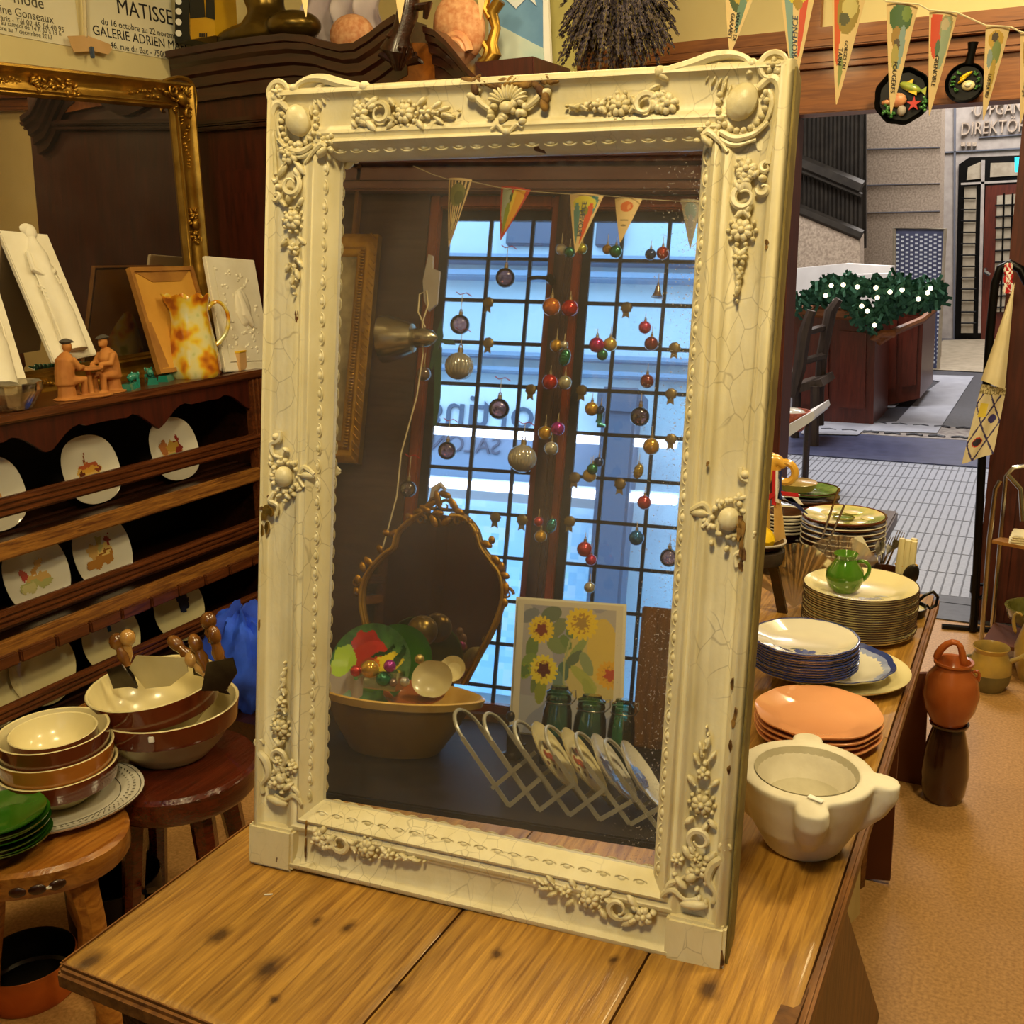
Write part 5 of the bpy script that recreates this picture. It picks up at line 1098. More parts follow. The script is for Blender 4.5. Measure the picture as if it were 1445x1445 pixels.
# banded bowls
def bowl(name,label,cat,loc,R,H,band,rot=None,group=None,zb=.42,inn='stoneware_in',foot=.45):
    o=thing(name,label,cat,loc,group=group,rot=rot)
    q=MB(); q.lathe([(0,0),(R*foot,0),(R*(foot+.05),.006),(R*(foot+(1-foot)*.45),H*.28),(R*.90,H*(1-zb))],40); q.build('stoneware_body','stoneware',o)
    q=MB(); q.lathe([(R*.90,H*(1-zb)),(R*.955,H*(1-zb*.95)),(R*.97,H*(1-zb*.8)),(R*.985,H*.86),(R,H*.96),(R*1.0,H*.985)],40); q.build('glazed_band',band,o)
    q=MB(); q.lathe([(R,H*.98),(R*.985,H*1.0),(R*.955,H*.985),(R*.92,H*.85),(R*.84,H*.55),(R*.6,H*.22),(R*.3,H*.1),(0,H*.08)],40); q.build('inner_glaze',inn,o); return o
c=V(onz(88,1125,sz1+.01)); 
zb0=sz1+.010; R1=hw(c,80)
cx,cy=c.x,c.y
bx=[('brown_glaze','lowest of the stacked bowls, wide dark brown band, standing on the platter',1.0,.0),('amber_glaze','stacked bowl with a lighter amber brown band above the lowest one',.97,.040),('brown_glaze','stacked bowl with dark brown band, second from the top',.93,.078),('brown_glaze','small topmost bowl nested inside the stack',.73,.090)]
for mt,lb,s_,dz_ in bx:
    bowl('banded_bowl','cream stoneware bowl, '+lb,'bowl',(cx,cy,zb0+dz_),R1*s_,.086*(.85 if s_<.8 else 1),mt,group='brown banded bowls stacked on the platter',zb=.52)
# green plates
for i in range(7):
    c=V(onz(10,1196-i*7,sz1+.03+.006*i)); c=V((onz(5,1185,sz1+.03).x,onz(5,1185,sz1+.03).y,sz1+.022+.0085*i)); o=make_plate(hw(c,64),None,(c.x+random.uniform(-.004,.004),c.y+random.uniform(-.004,.004),c.z),(0,rad(random.uniform(-2,2)),0),('green glazed plate at the top of the short stack on the platter' if i==6 else 'green glazed plate within the short stack at the left edge'),'green plates stacked on the platter','green_plate')
# red-brown stool
sz2=.42; c2=V(onz(250,1075,sz2)); R=hw(c2,112); c2=V((c2.x,c2.y,sz2)); st=thing('red_stool','glossy red-brown round stool with bark edge behind the table','stool',(0,0,0))
q=MB(); q.lathe([(0,0),(R*.96,0),(R,-.010),(R*.985,-.03),(R*.99,-.055),(R*.93,-.07),(0,-.07)],48,c2,f=lambda th,r,z:(r*(1+.012*sin(17*th)+.01*sin(31*th)),z)); q.build('seat','stool_red',st)
for a in (-.4,1.3,2.9,4.4):
    q=MB(); p=c2+V((cos(a)*R*.6,sin(a)*R*.6,-.06)); b=c2+V((cos(a)*R*.85,sin(a)*R*.85,0)); b.z=0; q.tube([p,p.lerp(b,.5),b],[.03,.026,.022],8); q.build('leg','stool_red',st)
c=V(onz(243,1062,sz2)); c=V((c.x,c.y,sz2)); Rb=hw(c,98)
bowl('large_banded_bowl','large stoneware mixing bowl with brown band, lower of two on the red stool','bowl',c,Rb,.135,'brown_glaze',group=None,zb=.40,foot=.5)
q=MB(); a=-1.0; q.box(c+V((cos(a)*Rb*.995,sin(a)*Rb*.995,.118)),(.004,.014,.016),.002,R=Matrix.Rotation(a,3,'Z')); tag(q.build('price_sticker','white_tag'),'small white price sticker on the band of the large mixing bowl','sticker')
ub=bowl('tilted_banded_bowl','stoneware mixing bowl with brown band tilted inside the larger bowl, full of knives','bowl',c+V((-.012,-.012,.066)),Rb*.90,.125,'brown_glaze',rot=(rad(4),rad(-3),0),zb=.50,foot=.5)
# mezzaluna knives and handles in the bowl
def atb(x,y,h): P=onz(x,y,sz2+.066+h); return V(P)
kn=[((165,905),(180,940),'knob_wood','round dark wooden knob of a herb chopper, leftmost in the bowl'),((180,900),(178,940),'knob_light','round pale wooden knob of a herb chopper standing in the bowl'),
    ((248,908),(275,935),'knob_wood','dark pointed wooden handle leaning left in the bowl'),((276,908),(292,945),'knob_wood','turned dark wooden handle near the middle of the bowl'),((302,897),(312,940),'knob_wood','tallest turned dark handle of a chopper in the bowl'),((294,876),(300,905),'knob_wood','oval dark knob behind the tallest handle in the bowl'),((272,930),(292,952),'knob_light','light turned handle with steel ferrule lying in the bowl')]
for i,(a,b,mt,lb) in enumerate(kn):
    p=pl(*a,1,c.y-.02+.012*(i%3)); r_=pl(*b,1,c.y-.02+.012*(i%3)); o=thing('herb_chopper',lb,'knife',(0,0,0),group='wooden handled choppers in the tilted bowl'); d=(r_-p)
    q=MB(); q.sph(p,(.019,.019,.021),12,8) if mt!='knob_wood' or i in(0,5) else q.sph(p,(.016,.016,.024),12,8,R=d.to_track_quat('Z','Y').to_matrix()); q.tube([p,p+d*.35,p+d*.55,p+d*.85,r_],[.012,.011,.015,.010,.011],10); q.build('wooden_handle',mt,o)
    e=r_+d.normalized()*.055; s_=V((.03 if i%2 else -.03,0,0)); q=MB(); q.prism([r_+V((-.010,0,0)),r_+V((.010,0,0)),e+s_*.6+V((.022,0,-.0)),e+s_+V((-.022,0,-.0))],(0,.002,0)); q.build('steel_blade','blade',o)
q=MB(); q.prism([pl(x,y,1,c.y-.035) for x,y in ((182,943),(192,925),(262,928),(265,948),(240,968),(205,972))],(0,.002,0)); tag(q.build('curved_blade','stoneware'),'pale curved scraper blade lying inside the tilted bowl','scraper')
for px,lb in (([(292,935),(328,928),(334,950),(318,975),(284,975)],'dark rectangular chopper blade at the right of the bowl'),([(150,945),(172,938),(192,968),(160,972)],'dark chopper blade at the left of the bowl')):
    q=MB(); q.prism([pl(x,y,1,c.y-.045) for x,y in px],(0,.003,0)); tag(q.build('chopper_blade','blade'),lb,'blade')
# blue cloth bag
P=onz(335,985,.1); random.seed(2)
bb=thing('blue_cloth','crumpled bright blue cloth between dresser and white mirror','cloth',(0,0,0)); q=MB(); c=pl(340,930,1,2.5); 
def cf_(u,v):
    a=u*2*PI; h=v*PI-PI/2; n=.12*MN.noise(V((cos(a)*2.2,sin(a)*2.2,v*5)))+.05*MN.noise(V((cos(a)*6,sin(a)*6,v*11))); r=1+n*2.2
    return V((c.x+.02+.15*r*cos(a)*cos(h),c.y+.13*r*sin(a)*cos(h),c.z-.0+.175*r*sin(h)))
q.grid(cf_,44,30); q.build('folds','blue_cloth',bb); 
q=MB(); q.box((c.x+.02,c.y,(c.z-.16)/2),(.28,.24,c.z-.16)); tag(q.build('low_crate','dark_oak'),'dark low crate under the blue cloth','crate')
# copper pan
P=onz(48,1415,0); R=hw(P,66); P=V(onz(45,1395,0)); o=thing('copper_pan','copper saucepan with dark tinned inside on the floor under the stool','pan',(P.x,P.y,0))
H_=.085; q=MB(); q.lathe([(0,.0),(R*.93,.0),(R*.97,.006),(R,.02),(R*1.0,H_),(R*.985,H_+.002)],40); q.build('copper_body','copper',o)
q=MB(); q.lathe([(R*.985,H_+.002),(R*.965,H_-.002),(R*.96,.012),(R*.9,.006),(0,.005)],40); q.build('tin_lining','tin_lining',o)
P2=P+V((-.01,.10,0)); R2=R*1.08; o=thing('dark_pan','dark iron pan standing behind the copper saucepan','pan',(P2.x,P2.y+.16,0)); q=MB(); q.lathe([(0,0),(R2*.95,0),(R2,.02),(R2,.13),(R2*.97,.13),(R2*.95,.02),(0,.015)],36); q.build('iron_body','black_metal',o); q=MB(); q.tube([(R2,0,.10),(R2+.03,0,.13),(R2+.05,-.05,.16)],.007,6); q.build('handle','black_metal',o)
# trivet wire + tag behind table
o=thing('black_trivet','thin black wire stand between the stools with a white string tag','stand',(0,0,0)); q=MB(); 
for a,b in (((150,1290),(205,1225)),((146,1276),(190,1225))): q.tube([pl(*a,1,1.55),pl(*b,1,1.75)],.004,6)
q.tube([pl(205,1225,1,1.75),pl(200,1300,1,1.75)],.004,6); q.build('wire','black_metal',o)
q=MB(); pts=[(178,1252),(184,1248),(195,1252),(196,1280),(180,1284)]; q.prism([pl(x,y,1,1.5) for x,y in pts],(0,.001,0)); tag(q.build('string_tag','paper'),'oblong cream paper tag hanging between stool and table edge','tag')
# ================================================================ CROCKERY ON THE RIGHT OF THE TABLE
def vcen(px,py,Y): return pl(px,py,1,Y)
def base(px,py,hwp,z=TZ):   # front bottom pixel and half width -> centre, radius
    P=V(onz(px,py,z)); R=hwp/ppm(P); d=V((P.x,P.y,0)).normalized(); c=P+d*R; R=hwp/ppm(c); return c,R
# marble mortar
Pm=V(onz(1132,1190,TZ)); Rm=94/ppm(Pm+V((0,0,.1))); zr=pl(1131,1084,1,Pm.y).z; Hm=zr-TZ
mo=thing('stone_mortar','pale marble mortar with four lugs standing on the table right of the mirror','mortar',(Pm.x,Pm.y,TZ))
q=MB(); q.lathe([(0,0),(Rm*.50,0),(Rm*.58,Hm*.05),(Rm*.78,Hm*.35),(Rm*.92,Hm*.7),(Rm*1.0,Hm*.97),(Rm*.98,Hm),(Rm*.78,Hm*1.0),(Rm*.70,Hm*.9),(Rm*.55,Hm*.6),(Rm*.3,Hm*.4),(0,Hm*.35)],48)
for a in (-1.30,.15,1.75,3.3):
    d=V((cos(a),sin(a),0)); q.tube([d*Rm*.70+V((0,0,Hm*.30)),d*Rm*.96+V((0,0,Hm*.62)),d*Rm*1.08+V((0,0,Hm*.82)),d*Rm*1.10+V((0,0,Hm*.985))],[Rm*.10,Rm*.22,Rm*.25,Rm*.235],16,up=(0,0,1))
q.build('stone_body','mortar_stone',mo,remesh=.0035)
q=MB(); q.lathe([(Rm*.76,Hm*.995),(Rm*.72,Hm*.93),(Rm*.57,Hm*.64),(Rm*.3,Hm*.45),(0,Hm*.40)],40); q.build('hollow','mortar_in',mo)
st_=V((Pm.x+Rm*.30,Pm.y-Rm*.86,TZ+Hm+.003)); q=MB(); q.box(st_,(.022,.009,.0015),.0006,R=Matrix.Rotation(-.35,3,'Z')); tag(q.build('price_sticker','white_tag'),'small white price sticker on the rim of the marble mortar','sticker')
# generic plate stack
def stack(name,c,R,n,dz,mats,labels,group,art=None,shape=None,prof=None,jit=.0015,rimw=.03):
    """mats: (dish, rim) ; labels: (top, others)"""
    out=[]
    def mk(i,withart):
        o=thing(name,labels[0] if i==n-1 else labels[1],'plate',(c.x,c.y,c.z+i*dz),rz=.3*i if shape is None else 0,group=group)
        q=MB(); q.lathe([(0,.0035),(R*.58,.0035),(R*.66,.006),(R*.96,.016),(R*(1-rimw*.5),.0165)],56 if shape else 40,f=shape); q.lathe([(R*(1-rimw*.5),.0125),(R*.64,.0015),(R*.56,-.001),(0,-.001)],56 if shape else 40,f=shape); q.build('dish',mats[0],o)
        q=MB(); q.lathe([(R*(1-rimw*.8),.0166),(R*.996,.0172),(R*1.003,.0168),(R*1.003,.0152),(R*.996,.0148)],56 if shape else 40,f=shape); q.build('rim_line',mats[1],o)
        q=MB(); q.lathe([(R*.996,.0148),(R*.99,.0136),(R*(1-rimw*.6),.0122)],56 if shape else 40,f=shape); q.build('edge',mats[0],o)
        return o
    first=mk(0,False)
    for i in range(1,n-1): dup(first,(c.x+random.uniform(-jit,jit),c.y+random.uniform(-jit,jit),c.z+i*dz),labels[1])
    return mk(n-1,True)
def scal(n,a): return lambda th,r,z:(r*(1+a*(abs(cos(n*th/2))-.5)*(1 if r>.05 else 0)),z)
random.seed(1)
# pink plates
c,R=base(1150,1078,86,TZ); zt=pl(1146,1020,1,c.y).z
t=stack('pink_plate',V((c.x,c.y,TZ+.002)),R,4,.0105,('pink_china','pink_china'),('glossy salmon pink plate on top of the low pile behind the mortar','salmon pink plate lower in the low pile behind the mortar'),'salmon pink plates',shape=scal(8,.03))
# platters under the blue plates
c,R=base(1185,992,92,TZ); make_plate(R,None,(c.x,c.y,TZ+.002),(0,0,0),'cream oval serving plate, lowest under the blue rimmed plates',None,'cream_china')
c2_=c+V((-.012,-.004,0)); o=make_plate(R*.86,None,(c2_.x,c2_.y,TZ+.016),(0,0,0),'white scalloped platter with blue shaded edge under the stacked blue plates',None,'white_china',scal(10,.04))
q=MB(); f_=scal(10,.04); q.lathe([(R*.86*.90,.0155),(R*.86*1.0,.0215),(R*.86*1.005,.0200)],60,f=f_); q.build('blue_edge','blue_rim',o)
q=MB(); q.lathe([(R*.86*.78,.0108),(R*.86*.905,.0160)],60,f=f_); q.build('shaded_band',M('blue_pale','#7c88b8','#a8b0cc',rough=.15,scale=20,coat=.4).name,o)
# blue stack
Pb=V(onz(1130,972,TZ+.03)); cb,Rb_=base(1132,975,73,TZ+.03); zt=pl(1133,897,1,cb.y).z; n=11; dz_=(zt-.016-(TZ+.034))/(n-1)
t=stack('blue_rim_plate',V((cb.x,cb.y,TZ+.034)),Rb_,n,dz_,('white_china','blue_rim'),('cream plate with scalloped blue rim and blue flowers, top of the blue pile','blue rimmed plate inside the pile in the middle of the table'),'blue rimmed plates',shape=scal(12,.018),rimw=.05)
q=MB(); fl=[(0,-.62,.16,.1,0,'#22346c'),(-.1,-.55,.07,.14,.5,'#30448c'),(.1,-.56,.07,.14,-.5,'#30448c'),(0,-.5,.05,.1,0,'#4c5c9c'),(-.45,-.42,.2,.04,-.7,'#3c4c80'),(-.36,-.5,.14,.05,-.4,'#22346c'),(-.52,-.38,.06,.05,0,'#5c6ca0'),(.3,-.6,.16,.03,.1,'#4c5870'),(.42,-.55,.14,.03,.3,'#4c5870'),(-.15,-.4,.12,.03,.1,'#5c6870'),(.55,-.45,.1,.025,.6,'#6c7890')]
q.grid(lambda u,v:V(((u-.5)*2*Rb_,(v-.5)*2*Rb_,.0045+max(0,math.hypot(u-.5,v-.5)*2-.62)*Rb_*.36)),90,90,cf=lambda u,v: ell((u-.5)*2,(v-.5)*2,fl)); q.build('blue_flower_motif','china_art',t,smooth=0,fixn=False); t.rotation_euler=(0,0,rad(12))
# tall cream stack with green jug
cs,Rs=base(1208,918,77,TZ); zt=pl(1204,822,1,cs.y).z; n=19; dz_=(zt-.016-TZ-.002)/(n-1)
t=stack('cream_plate',V((cs.x,cs.y,TZ+.002)),Rs,n,dz_,('cream_china','black_rim'),('cream plate with thin dark rim under the small green jug','cream plate with thin dark rim within the tall pile'),'cream plates in the tall pile',rimw=.018)
q=MB(); fl=[(.25,-.5,.14,.04,.3,'#7c7868'),(.38,-.42,.1,.035,-.5,'#8c886c'),(.18,-.62,.12,.05,.1,'#68665c'),(.42,-.28,.14,.02,0,'#a8a488'),(.1,-.52,.05,.05,0,'#8c8c80')]
q.grid(lambda u,v:V(((u-.5)*2*Rs,(v-.5)*2*Rs,.0045+max(0,math.hypot(u-.5,v-.5)*2-.6)*Rs*.3)),80,80,cf=lambda u,v: ell((u-.5)*2,(v-.5)*2,fl)); q.build('grey_leaf_motif','china_art',t,smooth=0,fixn=False); t.rotation_euler=(0,0,0)
zj=zt+.002; Pj=V(onz(1190,829,zj)); k=1/ppm(Pj); jg2=thing('green_jug','small round green glazed jug on top of the tall cream pile','jug',(Pj.x,Pj.y+.01,zj-.010),rad(5))
h=56*k; q=MB(); q.lathe([(0,0),(16*k,0),(22*k,h*.12),(26.5*k,h*.36),(25*k,h*.55),(16*k,h*.78),(14*k,h*.86),(17*k,h*.98),(16*k,h),(12*k,h*.86),(20*k,h*.5),(0,h*.1)],28); q.build('body','green_glaze',jg2)
q=MB(); q.tube([(14*k,0,h*.80),(28*k,0,h*.83),(34*k,0,h*.66),(30*k,0,h*.42),(22*k,0,h*.28)],[3.4*k]*5,8); q.build('handle','green_glaze',jg2,sub=1)
# pale card standing in the row of glass, glass shell dishes
def shell(px,py,s,label,rz,tilt):
    P=V(onz(px,py,TZ)); k=1/ppm(P); o=thing('glass_shell_dish',label,'dish',(P.x,P.y,TZ+.004),rz,'clear glass shell dishes')
    q=MB(); n=28
    def fn(u,v):
        a=(u-.5)*2.2; r=s*k*v; rib=.05*s*k*abs(sin(u*PI*9))*v; z=r*cos(a)*1.0; x=r*sin(a)*.72; y=-.35*s*k*(v*v)+rib+tilt*z
        return V((x,y,z))
    q.grid(fn,54,12); q.build('ribbed_glass','shell_glass',o,fixn=False); return o
shell(1120,860,100,'largest clear glass shell dish, leaning behind the blue plates',.2,.15); shell(1143,845,72,'clear glass shell dish between the largest shell and the tall cream pile',-.1,.1); shell(1160,840,60,'small clear glass shell dish behind the green jug',0,.1); shell(1184,838,90,'clear glass shell dish standing straight behind the green jug',.1,.05)
Yk=2.5
o=thing('recipe_card','blank cream card standing behind the green jug','card',(0,0,0)); q=MB(); q.prism([pl(x,y,1,Yk) for x,y in ((1201,760),(1216,756),(1230,782),(1205,789))],(0,.002,0)); q.build('card','paper',o); 
q=MB(); a_=pl(1218,796,1,Yk+.02); q.box((a_.x,a_.y+.02,(TZ+a_.z+.012)/2),(.075,.06,a_.z+.012-TZ),.003); tag(q.build('wooden_cutlery_box','dark_oak'),'dark wooden box holding the cream card and cutlery','box')
# forks and knives standing in a pot
Pp=V(onz(1250,855,TZ)); o=thing('cutlery_pot','dark pot filled with upright cutlery near the table end','pot',(Pp.x-.01,Pp.y+.02,TZ)); q=MB(); q.lathe([(0,0),(.032,0),(.034,.085),(.031,.085),(.029,.01),(0,.008)],20); q.build('pot','dark_glaze',o)
def cut(kind,a,b,Y,label,mat='steel'):
    A=pl(*a,1,Y); B=pl(*b,1,Y); d=(B-A); o=thing(kind,label,'cutlery',(0,0,0),group='cutlery standing in the pot'); L=d.length; up=d.normalized(); s_=V((up.z,0,-up.x))
    q=MB(); q.tube([A,A+d*.6],[.0035,.002],6)
    if kind=='fork':
        q.prism([A+d*.6-s_*.003,A+d*.72-s_*.009,A+d*.8-s_*.009,A+d*.8+s_*.009,A+d*.72+s_*.009,A+d*.6+s_*.003],(0,.0015,0))
        for w in (-.0078,-.0026,.0026,.0078): q.tube([A+d*.8+s_*w,B+s_*w],[.0014,.0008],5)
    else: q.prism([A+d*.6-s_*.004,A+d*.8-s_*.007,B,A+d*.8+s_*.005,A+d*.6+s_*.004],(0,.0015,0))
    q.build('steel_part',mat,o); return o
cut('fork',(1245,812),(1272,750),2.52,'fork standing in the pot, tines up, right of the others'); cut('fork',(1238,815),(1262,758),2.53,'fork standing in the pot, middle one'); cut('table_knife',(1236,812),(1240,760),2.5,'knife standing in the pot beside the cream card'); cut('table_knife',(1242,815),(1246,757),2.51,'second knife standing in the pot')
# bundle of pale handles with rubber band
Pp=V(onz(1272,862,TZ)); o=thing('knife_bundle','bundle of knives with pale bone handles held by a rubber band','knives',(0,0,0)); q=MB()
for i in range(9):
    dx=(i%3-1)*7; dy=(i//3)*.011; a_=pl(1270+dx,860,1,2.44+dy); b_=pl(1282+dx*1.2,760+(i*7)%5,1,2.44+dy); a_.z=max(a_.z,TZ+.004); 
    q=MB(); q.tube([a_.lerp(b_,.35),a_.lerp(b_,.6),b_],[.006,.009,.007],8); q.build('bone_handle','stoneware_in',o)
    if i<4: q=MB(); q.tube([a_,a_.lerp(b_,.36)],.003,5); q.build('blade','steel',o)
q=MB(); cc=pl(1279,797,1,2.451); q.tube([cc+V((.024*cos(t*PI/8),.017*sin(t*PI/8),.0)) for t in range(16)],.0022,5,closed=True); q.build('rubber_band','mustard',o)
# ladle / spoon standing
o=thing('large_spoon','large dull metal spoon standing bowl up near the table corner','spoon',(0,0,0)); cc=pl(1285,812,1,2.42); q=MB(); q.sph(cc,(.017,.005,.028),16,10,R=Matrix.Rotation(.3,3,'Y')); q.tube([cc-V((.004,0,.024)),V((cc.x-.016,cc.y,TZ+.01))],[.004,.004],6); q.build('spoon','blade',o)
# skillet on the corner
Ps=V(onz(1288,872,TZ)); k=1/ppm(Ps); o=thing('iron_skillet','small dark iron pan with a curled loop handle at the far table corner','pan',(Ps.x-.02,Ps.y+.02,TZ)); R=30*k; q=MB(); q.lathe([(0,0),(R*.9,0),(R,.022),(R*.96,.022),(R*.86,.004),(0,.004)],28); q.build('pan_body','black_metal',o); q=MB(); q.lathe([(0,.012),(R*.9,.014)],24); q.build('enamel_inside','stoneware',o)
q=MB(); q.tube([(R*.3,-R*.8,.02),(R*.5,-R*.9,.042),(R*.9,-R*.7,.062),(R*1.2,-R*.3,.066),(R*1.4,-.0,.05),(R*1.35,0,.03),(R*1.1,-.1*R,.022),(R*.95,-.1*R,.03)],.0035,7); q.build('loop_handle','black_metal',o)
# skewers
for i,(a,b) in enumerate((((1158,765),(1184,688)),((1168,768),(1192,712)))):
    A=pl(*a,1,2.45);B=pl(*b,1,2.45); q=MB(); q.tube([A,B],.0026,6); q.tube([A-(B-A)*.35,A],.0015,5); tag(q.build('metal_skewer','steel'),['longer metal skewer leaning up in front of the oyster plates','shorter metal skewer leaning beside the longer one'][i],'skewer')
# oyster plates far stack (on the back table)
def base2(px,py,h,z): return base(px,py,h,z)
co,Ro=base(1190,802,58,TZ); co.y=max(co.y,2.82); zt=pl(1191,722,1,co.y).z; Ro=58/ppm(V((co.x,co.y,zt))); co.x=pl(1191,722,1,co.y).x
n=7; dz_=(zt-TZ-.03)/(n-1)
def oyster(loc,R,label,wells=True,mat='dark_glaze',rim='dark_glaze'):
    o=thing('oyster_plate',label,'plate',loc,group='stacked oyster plates'); q=MB(); q.lathe([(0,.004),(R*.3,.004),(R*.8,.008),(R,.02),(R*.99,.014),(R*.6,-.002),(0,-.002)],40); q.build('dish',mat,o)
    q=MB(); q.lathe([(R*.975,.0195),(R*1.0,.0215),(R*1.012,.0195),(R*.99,.017)],40); q.build('pale_rim',rim,o); return o
o1=oyster((co.x,co.y,TZ+.002),Ro,'dark glazed oyster plate in the lower part of the far stack',rim='white_china')
for i in range(1,n-1): dup(o1,(co.x,co.y,TZ+.002+i*dz_))
o=oyster((co.x,co.y,TZ+.002+(n-1)*dz_),Ro,'yellow and green oyster plate on top of the far right stack',rim='brown_glaze'); 
q=MB(); q.lathe([(0,.0065),(Ro*.25,.0065),(Ro*.95,.0205)],40); q.build('glazed_face','oyster_glaze',o)
q=MB()
for k_ in range(6):
    a=k_*PI/3+.3; q.sph((Ro*.60*cos(a),Ro*.60*sin(a),.0125),(Ro*.27,Ro*.20,.004),16,8,R=Matrix.Rotation(a+PI/2,3,'Z'))
q.build('oyster_wells','cream_china',o)
q=MB(); q.tube([(Ro*.24*cos(t*PI/10),Ro*.24*sin(t*PI/10),.013) for t in range(20)],.003,6,closed=True); q.build('centre_ring','olive_glaze',o); q=MB(); q.lathe([(0,.009),(Ro*.22,.010)],20); q.build('green_centre','oyster_green',o)
cg=pl(1140,690,1,3.08); R=44/ppm(cg)
o1=None
for i in range(5):
    z=TZ+.002; dz2=(cg.z-TZ-.02)/4
    if i==0: o1=oyster((cg.x,cg.y,z),R,'dark green plate within the farther stack beside the mirror'); 
    elif i<4: dup(o1,(cg.x,cg.y,z+i*dz2))
    else: oyster((cg.x,cg.y,z+i*dz2),R,'leaf green glazed plate on top of the farther stack beside the mirror',mat='oyster_green',rim='dark_glaze')
o=thing('tan_dish','small tan ceramic dish on the leaf green plate','dish',(cg.x-.03,cg.y,cg.z-.004)); q=MB(); q.lathe([(0,0),(R*.5,0),(R*.62,.022),(R*.55,.026),(0,.03)],24); q.build('dish','pot_glaze',o)
# bowls stack behind the ribbon
cg=pl(1108,735,1,2.9); R=30/ppm(cg)
for i in range(6):
    z=TZ+.002+i*.016*((cg.z-TZ)/.09); lb='white rimmed dark bowl on top of the small stack behind the ribbon' if i==5 else 'white rimmed dark bowl in the small stack behind the ribbon'
    if i==0:
        bo=thing('small_bowl',lb,'bowl',(cg.x,cg.y,z),group='small white rimmed bowls'); q=MB(); q.lathe([(0,0),(R*.5,0),(R,.03),(R*.97,.031),(R*.4,.006),(0,.006)],28); q.build('bowl_body','dark_glaze',bo); q=MB(); q.tube([(R*cos(t*PI/12),R*sin(t*PI/12),.031) for t in range(24)],.003,5,closed=True); q.build('white_rim','white_china',bo)
    else: dup(bo,(cg.x,cg.y,z),lb)
# squash shaped mustard jug with loop handle, tricolour ribbon, wooden spatula
cq=pl(1085,655,1,2.72); k=1/ppm(cq); o=thing('mustard_jug','mustard yellow gourd-shaped jug with a round loop handle','jug',(cq.x,cq.y,TZ)); h=cq.z-TZ
q=MB(); q.sph((-18*k,0,h-6*k),(30*k,28*k,30*k),24,14); q.tube([(-10*k,0,h+6*k),(14*k,0,h+6*k),(24*k,0,h-2*k)],[16*k,8*k,6*k],10); q.tube([(-18*k,0,0),(-18*k,0,h-20*k)],[26*k,20*k],20); q.build('gourd_body','mustard',o,remesh=.004)
q=MB(); q.tube([(27*k+13*k*cos(t*PI/8)-3*k,0,h-10*k+14*k*sin(t*PI/8)) for t in range(16)],5.5*k,8,closed=True); q.build('loop_handle','mustard',o)
o=thing('tricolour_ribbon','red, white and blue ribbon tied around a wooden spatula handle','ribbon',(0,0,0)); Yr=2.30
for i,(mt,dx) in enumerate((('ribbon_red',0),('ribbon_white',4.5),('ribbon_blue',8))):
    q=MB(); q.prism([pl(x,y,1,Yr) for x,y in ((1090+dx,664),(1095+dx,664),(1095+dx,714-4*i),(1089+dx,712-4*i))],(0,.001,0)); q.build(['red_band','white_band','blue_band'][i],mt,o,smooth=0)
for i,(mt,px) in enumerate((('ribbon_red',((1072,704),(1092,694),(1093,700),(1076,712))),('ribbon_red',((1102,693),(1126,696),(1128,701),(1104,700))),('ribbon_white',((1104,699),(1126,702),(1134,713),(1110,706))),('ribbon_blue',((1106,702),(1118,702),(1141,726),(1132,722))))):
    q=MB(); q.prism([pl(x,y,1,Yr-.004) for x,y in px],(0,.001,0)); q.build('bow_tail',mt,o,smooth=0)
o=thing('wooden_spatula','flat wooden spatula standing upright under the ribbon','spatula',(0,0,0)); q=MB(); q.prism([pl(x,y,1,Yr+.01) for x,y in ((1092,706),(1101,706),(1108,760),(1108,800),(1092,800))],(0,.006,0)); q.build('blade','pale_wood',o)
# little three-legged stand with a dish and lemon
Ps=V(onz(1098,872,TZ)); zt=pl(1078,775,1,Ps.y+.02).z; o=thing('tripod_stand','dark wooden three-legged stand hidden half behind the mirror','stand',(0,0,0)); ct=V((pl(1070,775,1,Ps.y+.02).x,Ps.y+.02,zt)); k=1/ppm(ct)
q=MB(); q.lathe([(0,-.03),(34*k,-.03),(37*k,-.012),(37*k,0),(0,0)],30,ct); q.build('stand_top','rustic',o)
for a in (.25,2.4,4.5): q=MB(); q.prism([ct+V((cos(a)*18*k-.008,sin(a)*18*k,-.03)),ct+V((cos(a)*18*k+.012,sin(a)*18*k,-.03)),V((ct.x+cos(a)*36*k+.012,ct.y+sin(a)*36*k,TZ)),V((ct.x+cos(a)*36*k-.010,ct.y+sin(a)*36*k,TZ))],(0,.014,0)); q.build('leg','dark_oak',o)
o=thing('shallow_dish','dark shallow dish with grey rim on the tripod stand','dish',(ct.x,ct.y,zt+.001)); q=MB(); q.lathe([(0,0),(26*k,0),(38*k,.018),(35*k,.019),(24*k,.005),(0,.005)],30); q.build('bowl','dark_glaze',o); q=MB(); q.tube([(37*k*cos(t*PI/12),37*k*sin(t*PI/12),.019) for t in range(24)],.0028,5,closed=True); q.build('grey_rim','stone_smooth',o)
o=thing('lemon_juicer','ribbed bright yellow lemon-shaped ornament in the shallow dish','ornament',(ct.x+4*k,ct.y-.01,zt+.008)); q=MB(); q.lathe([(0,0),(17*k,.004),(20*k,.018),(15*k,.036),(6*k,.048),(0,.050)],32,f=lambda th,r,z:(r*(1+.08*cos(10*th+z*90)),z)); q.build('ribbed_body','lemon',o)
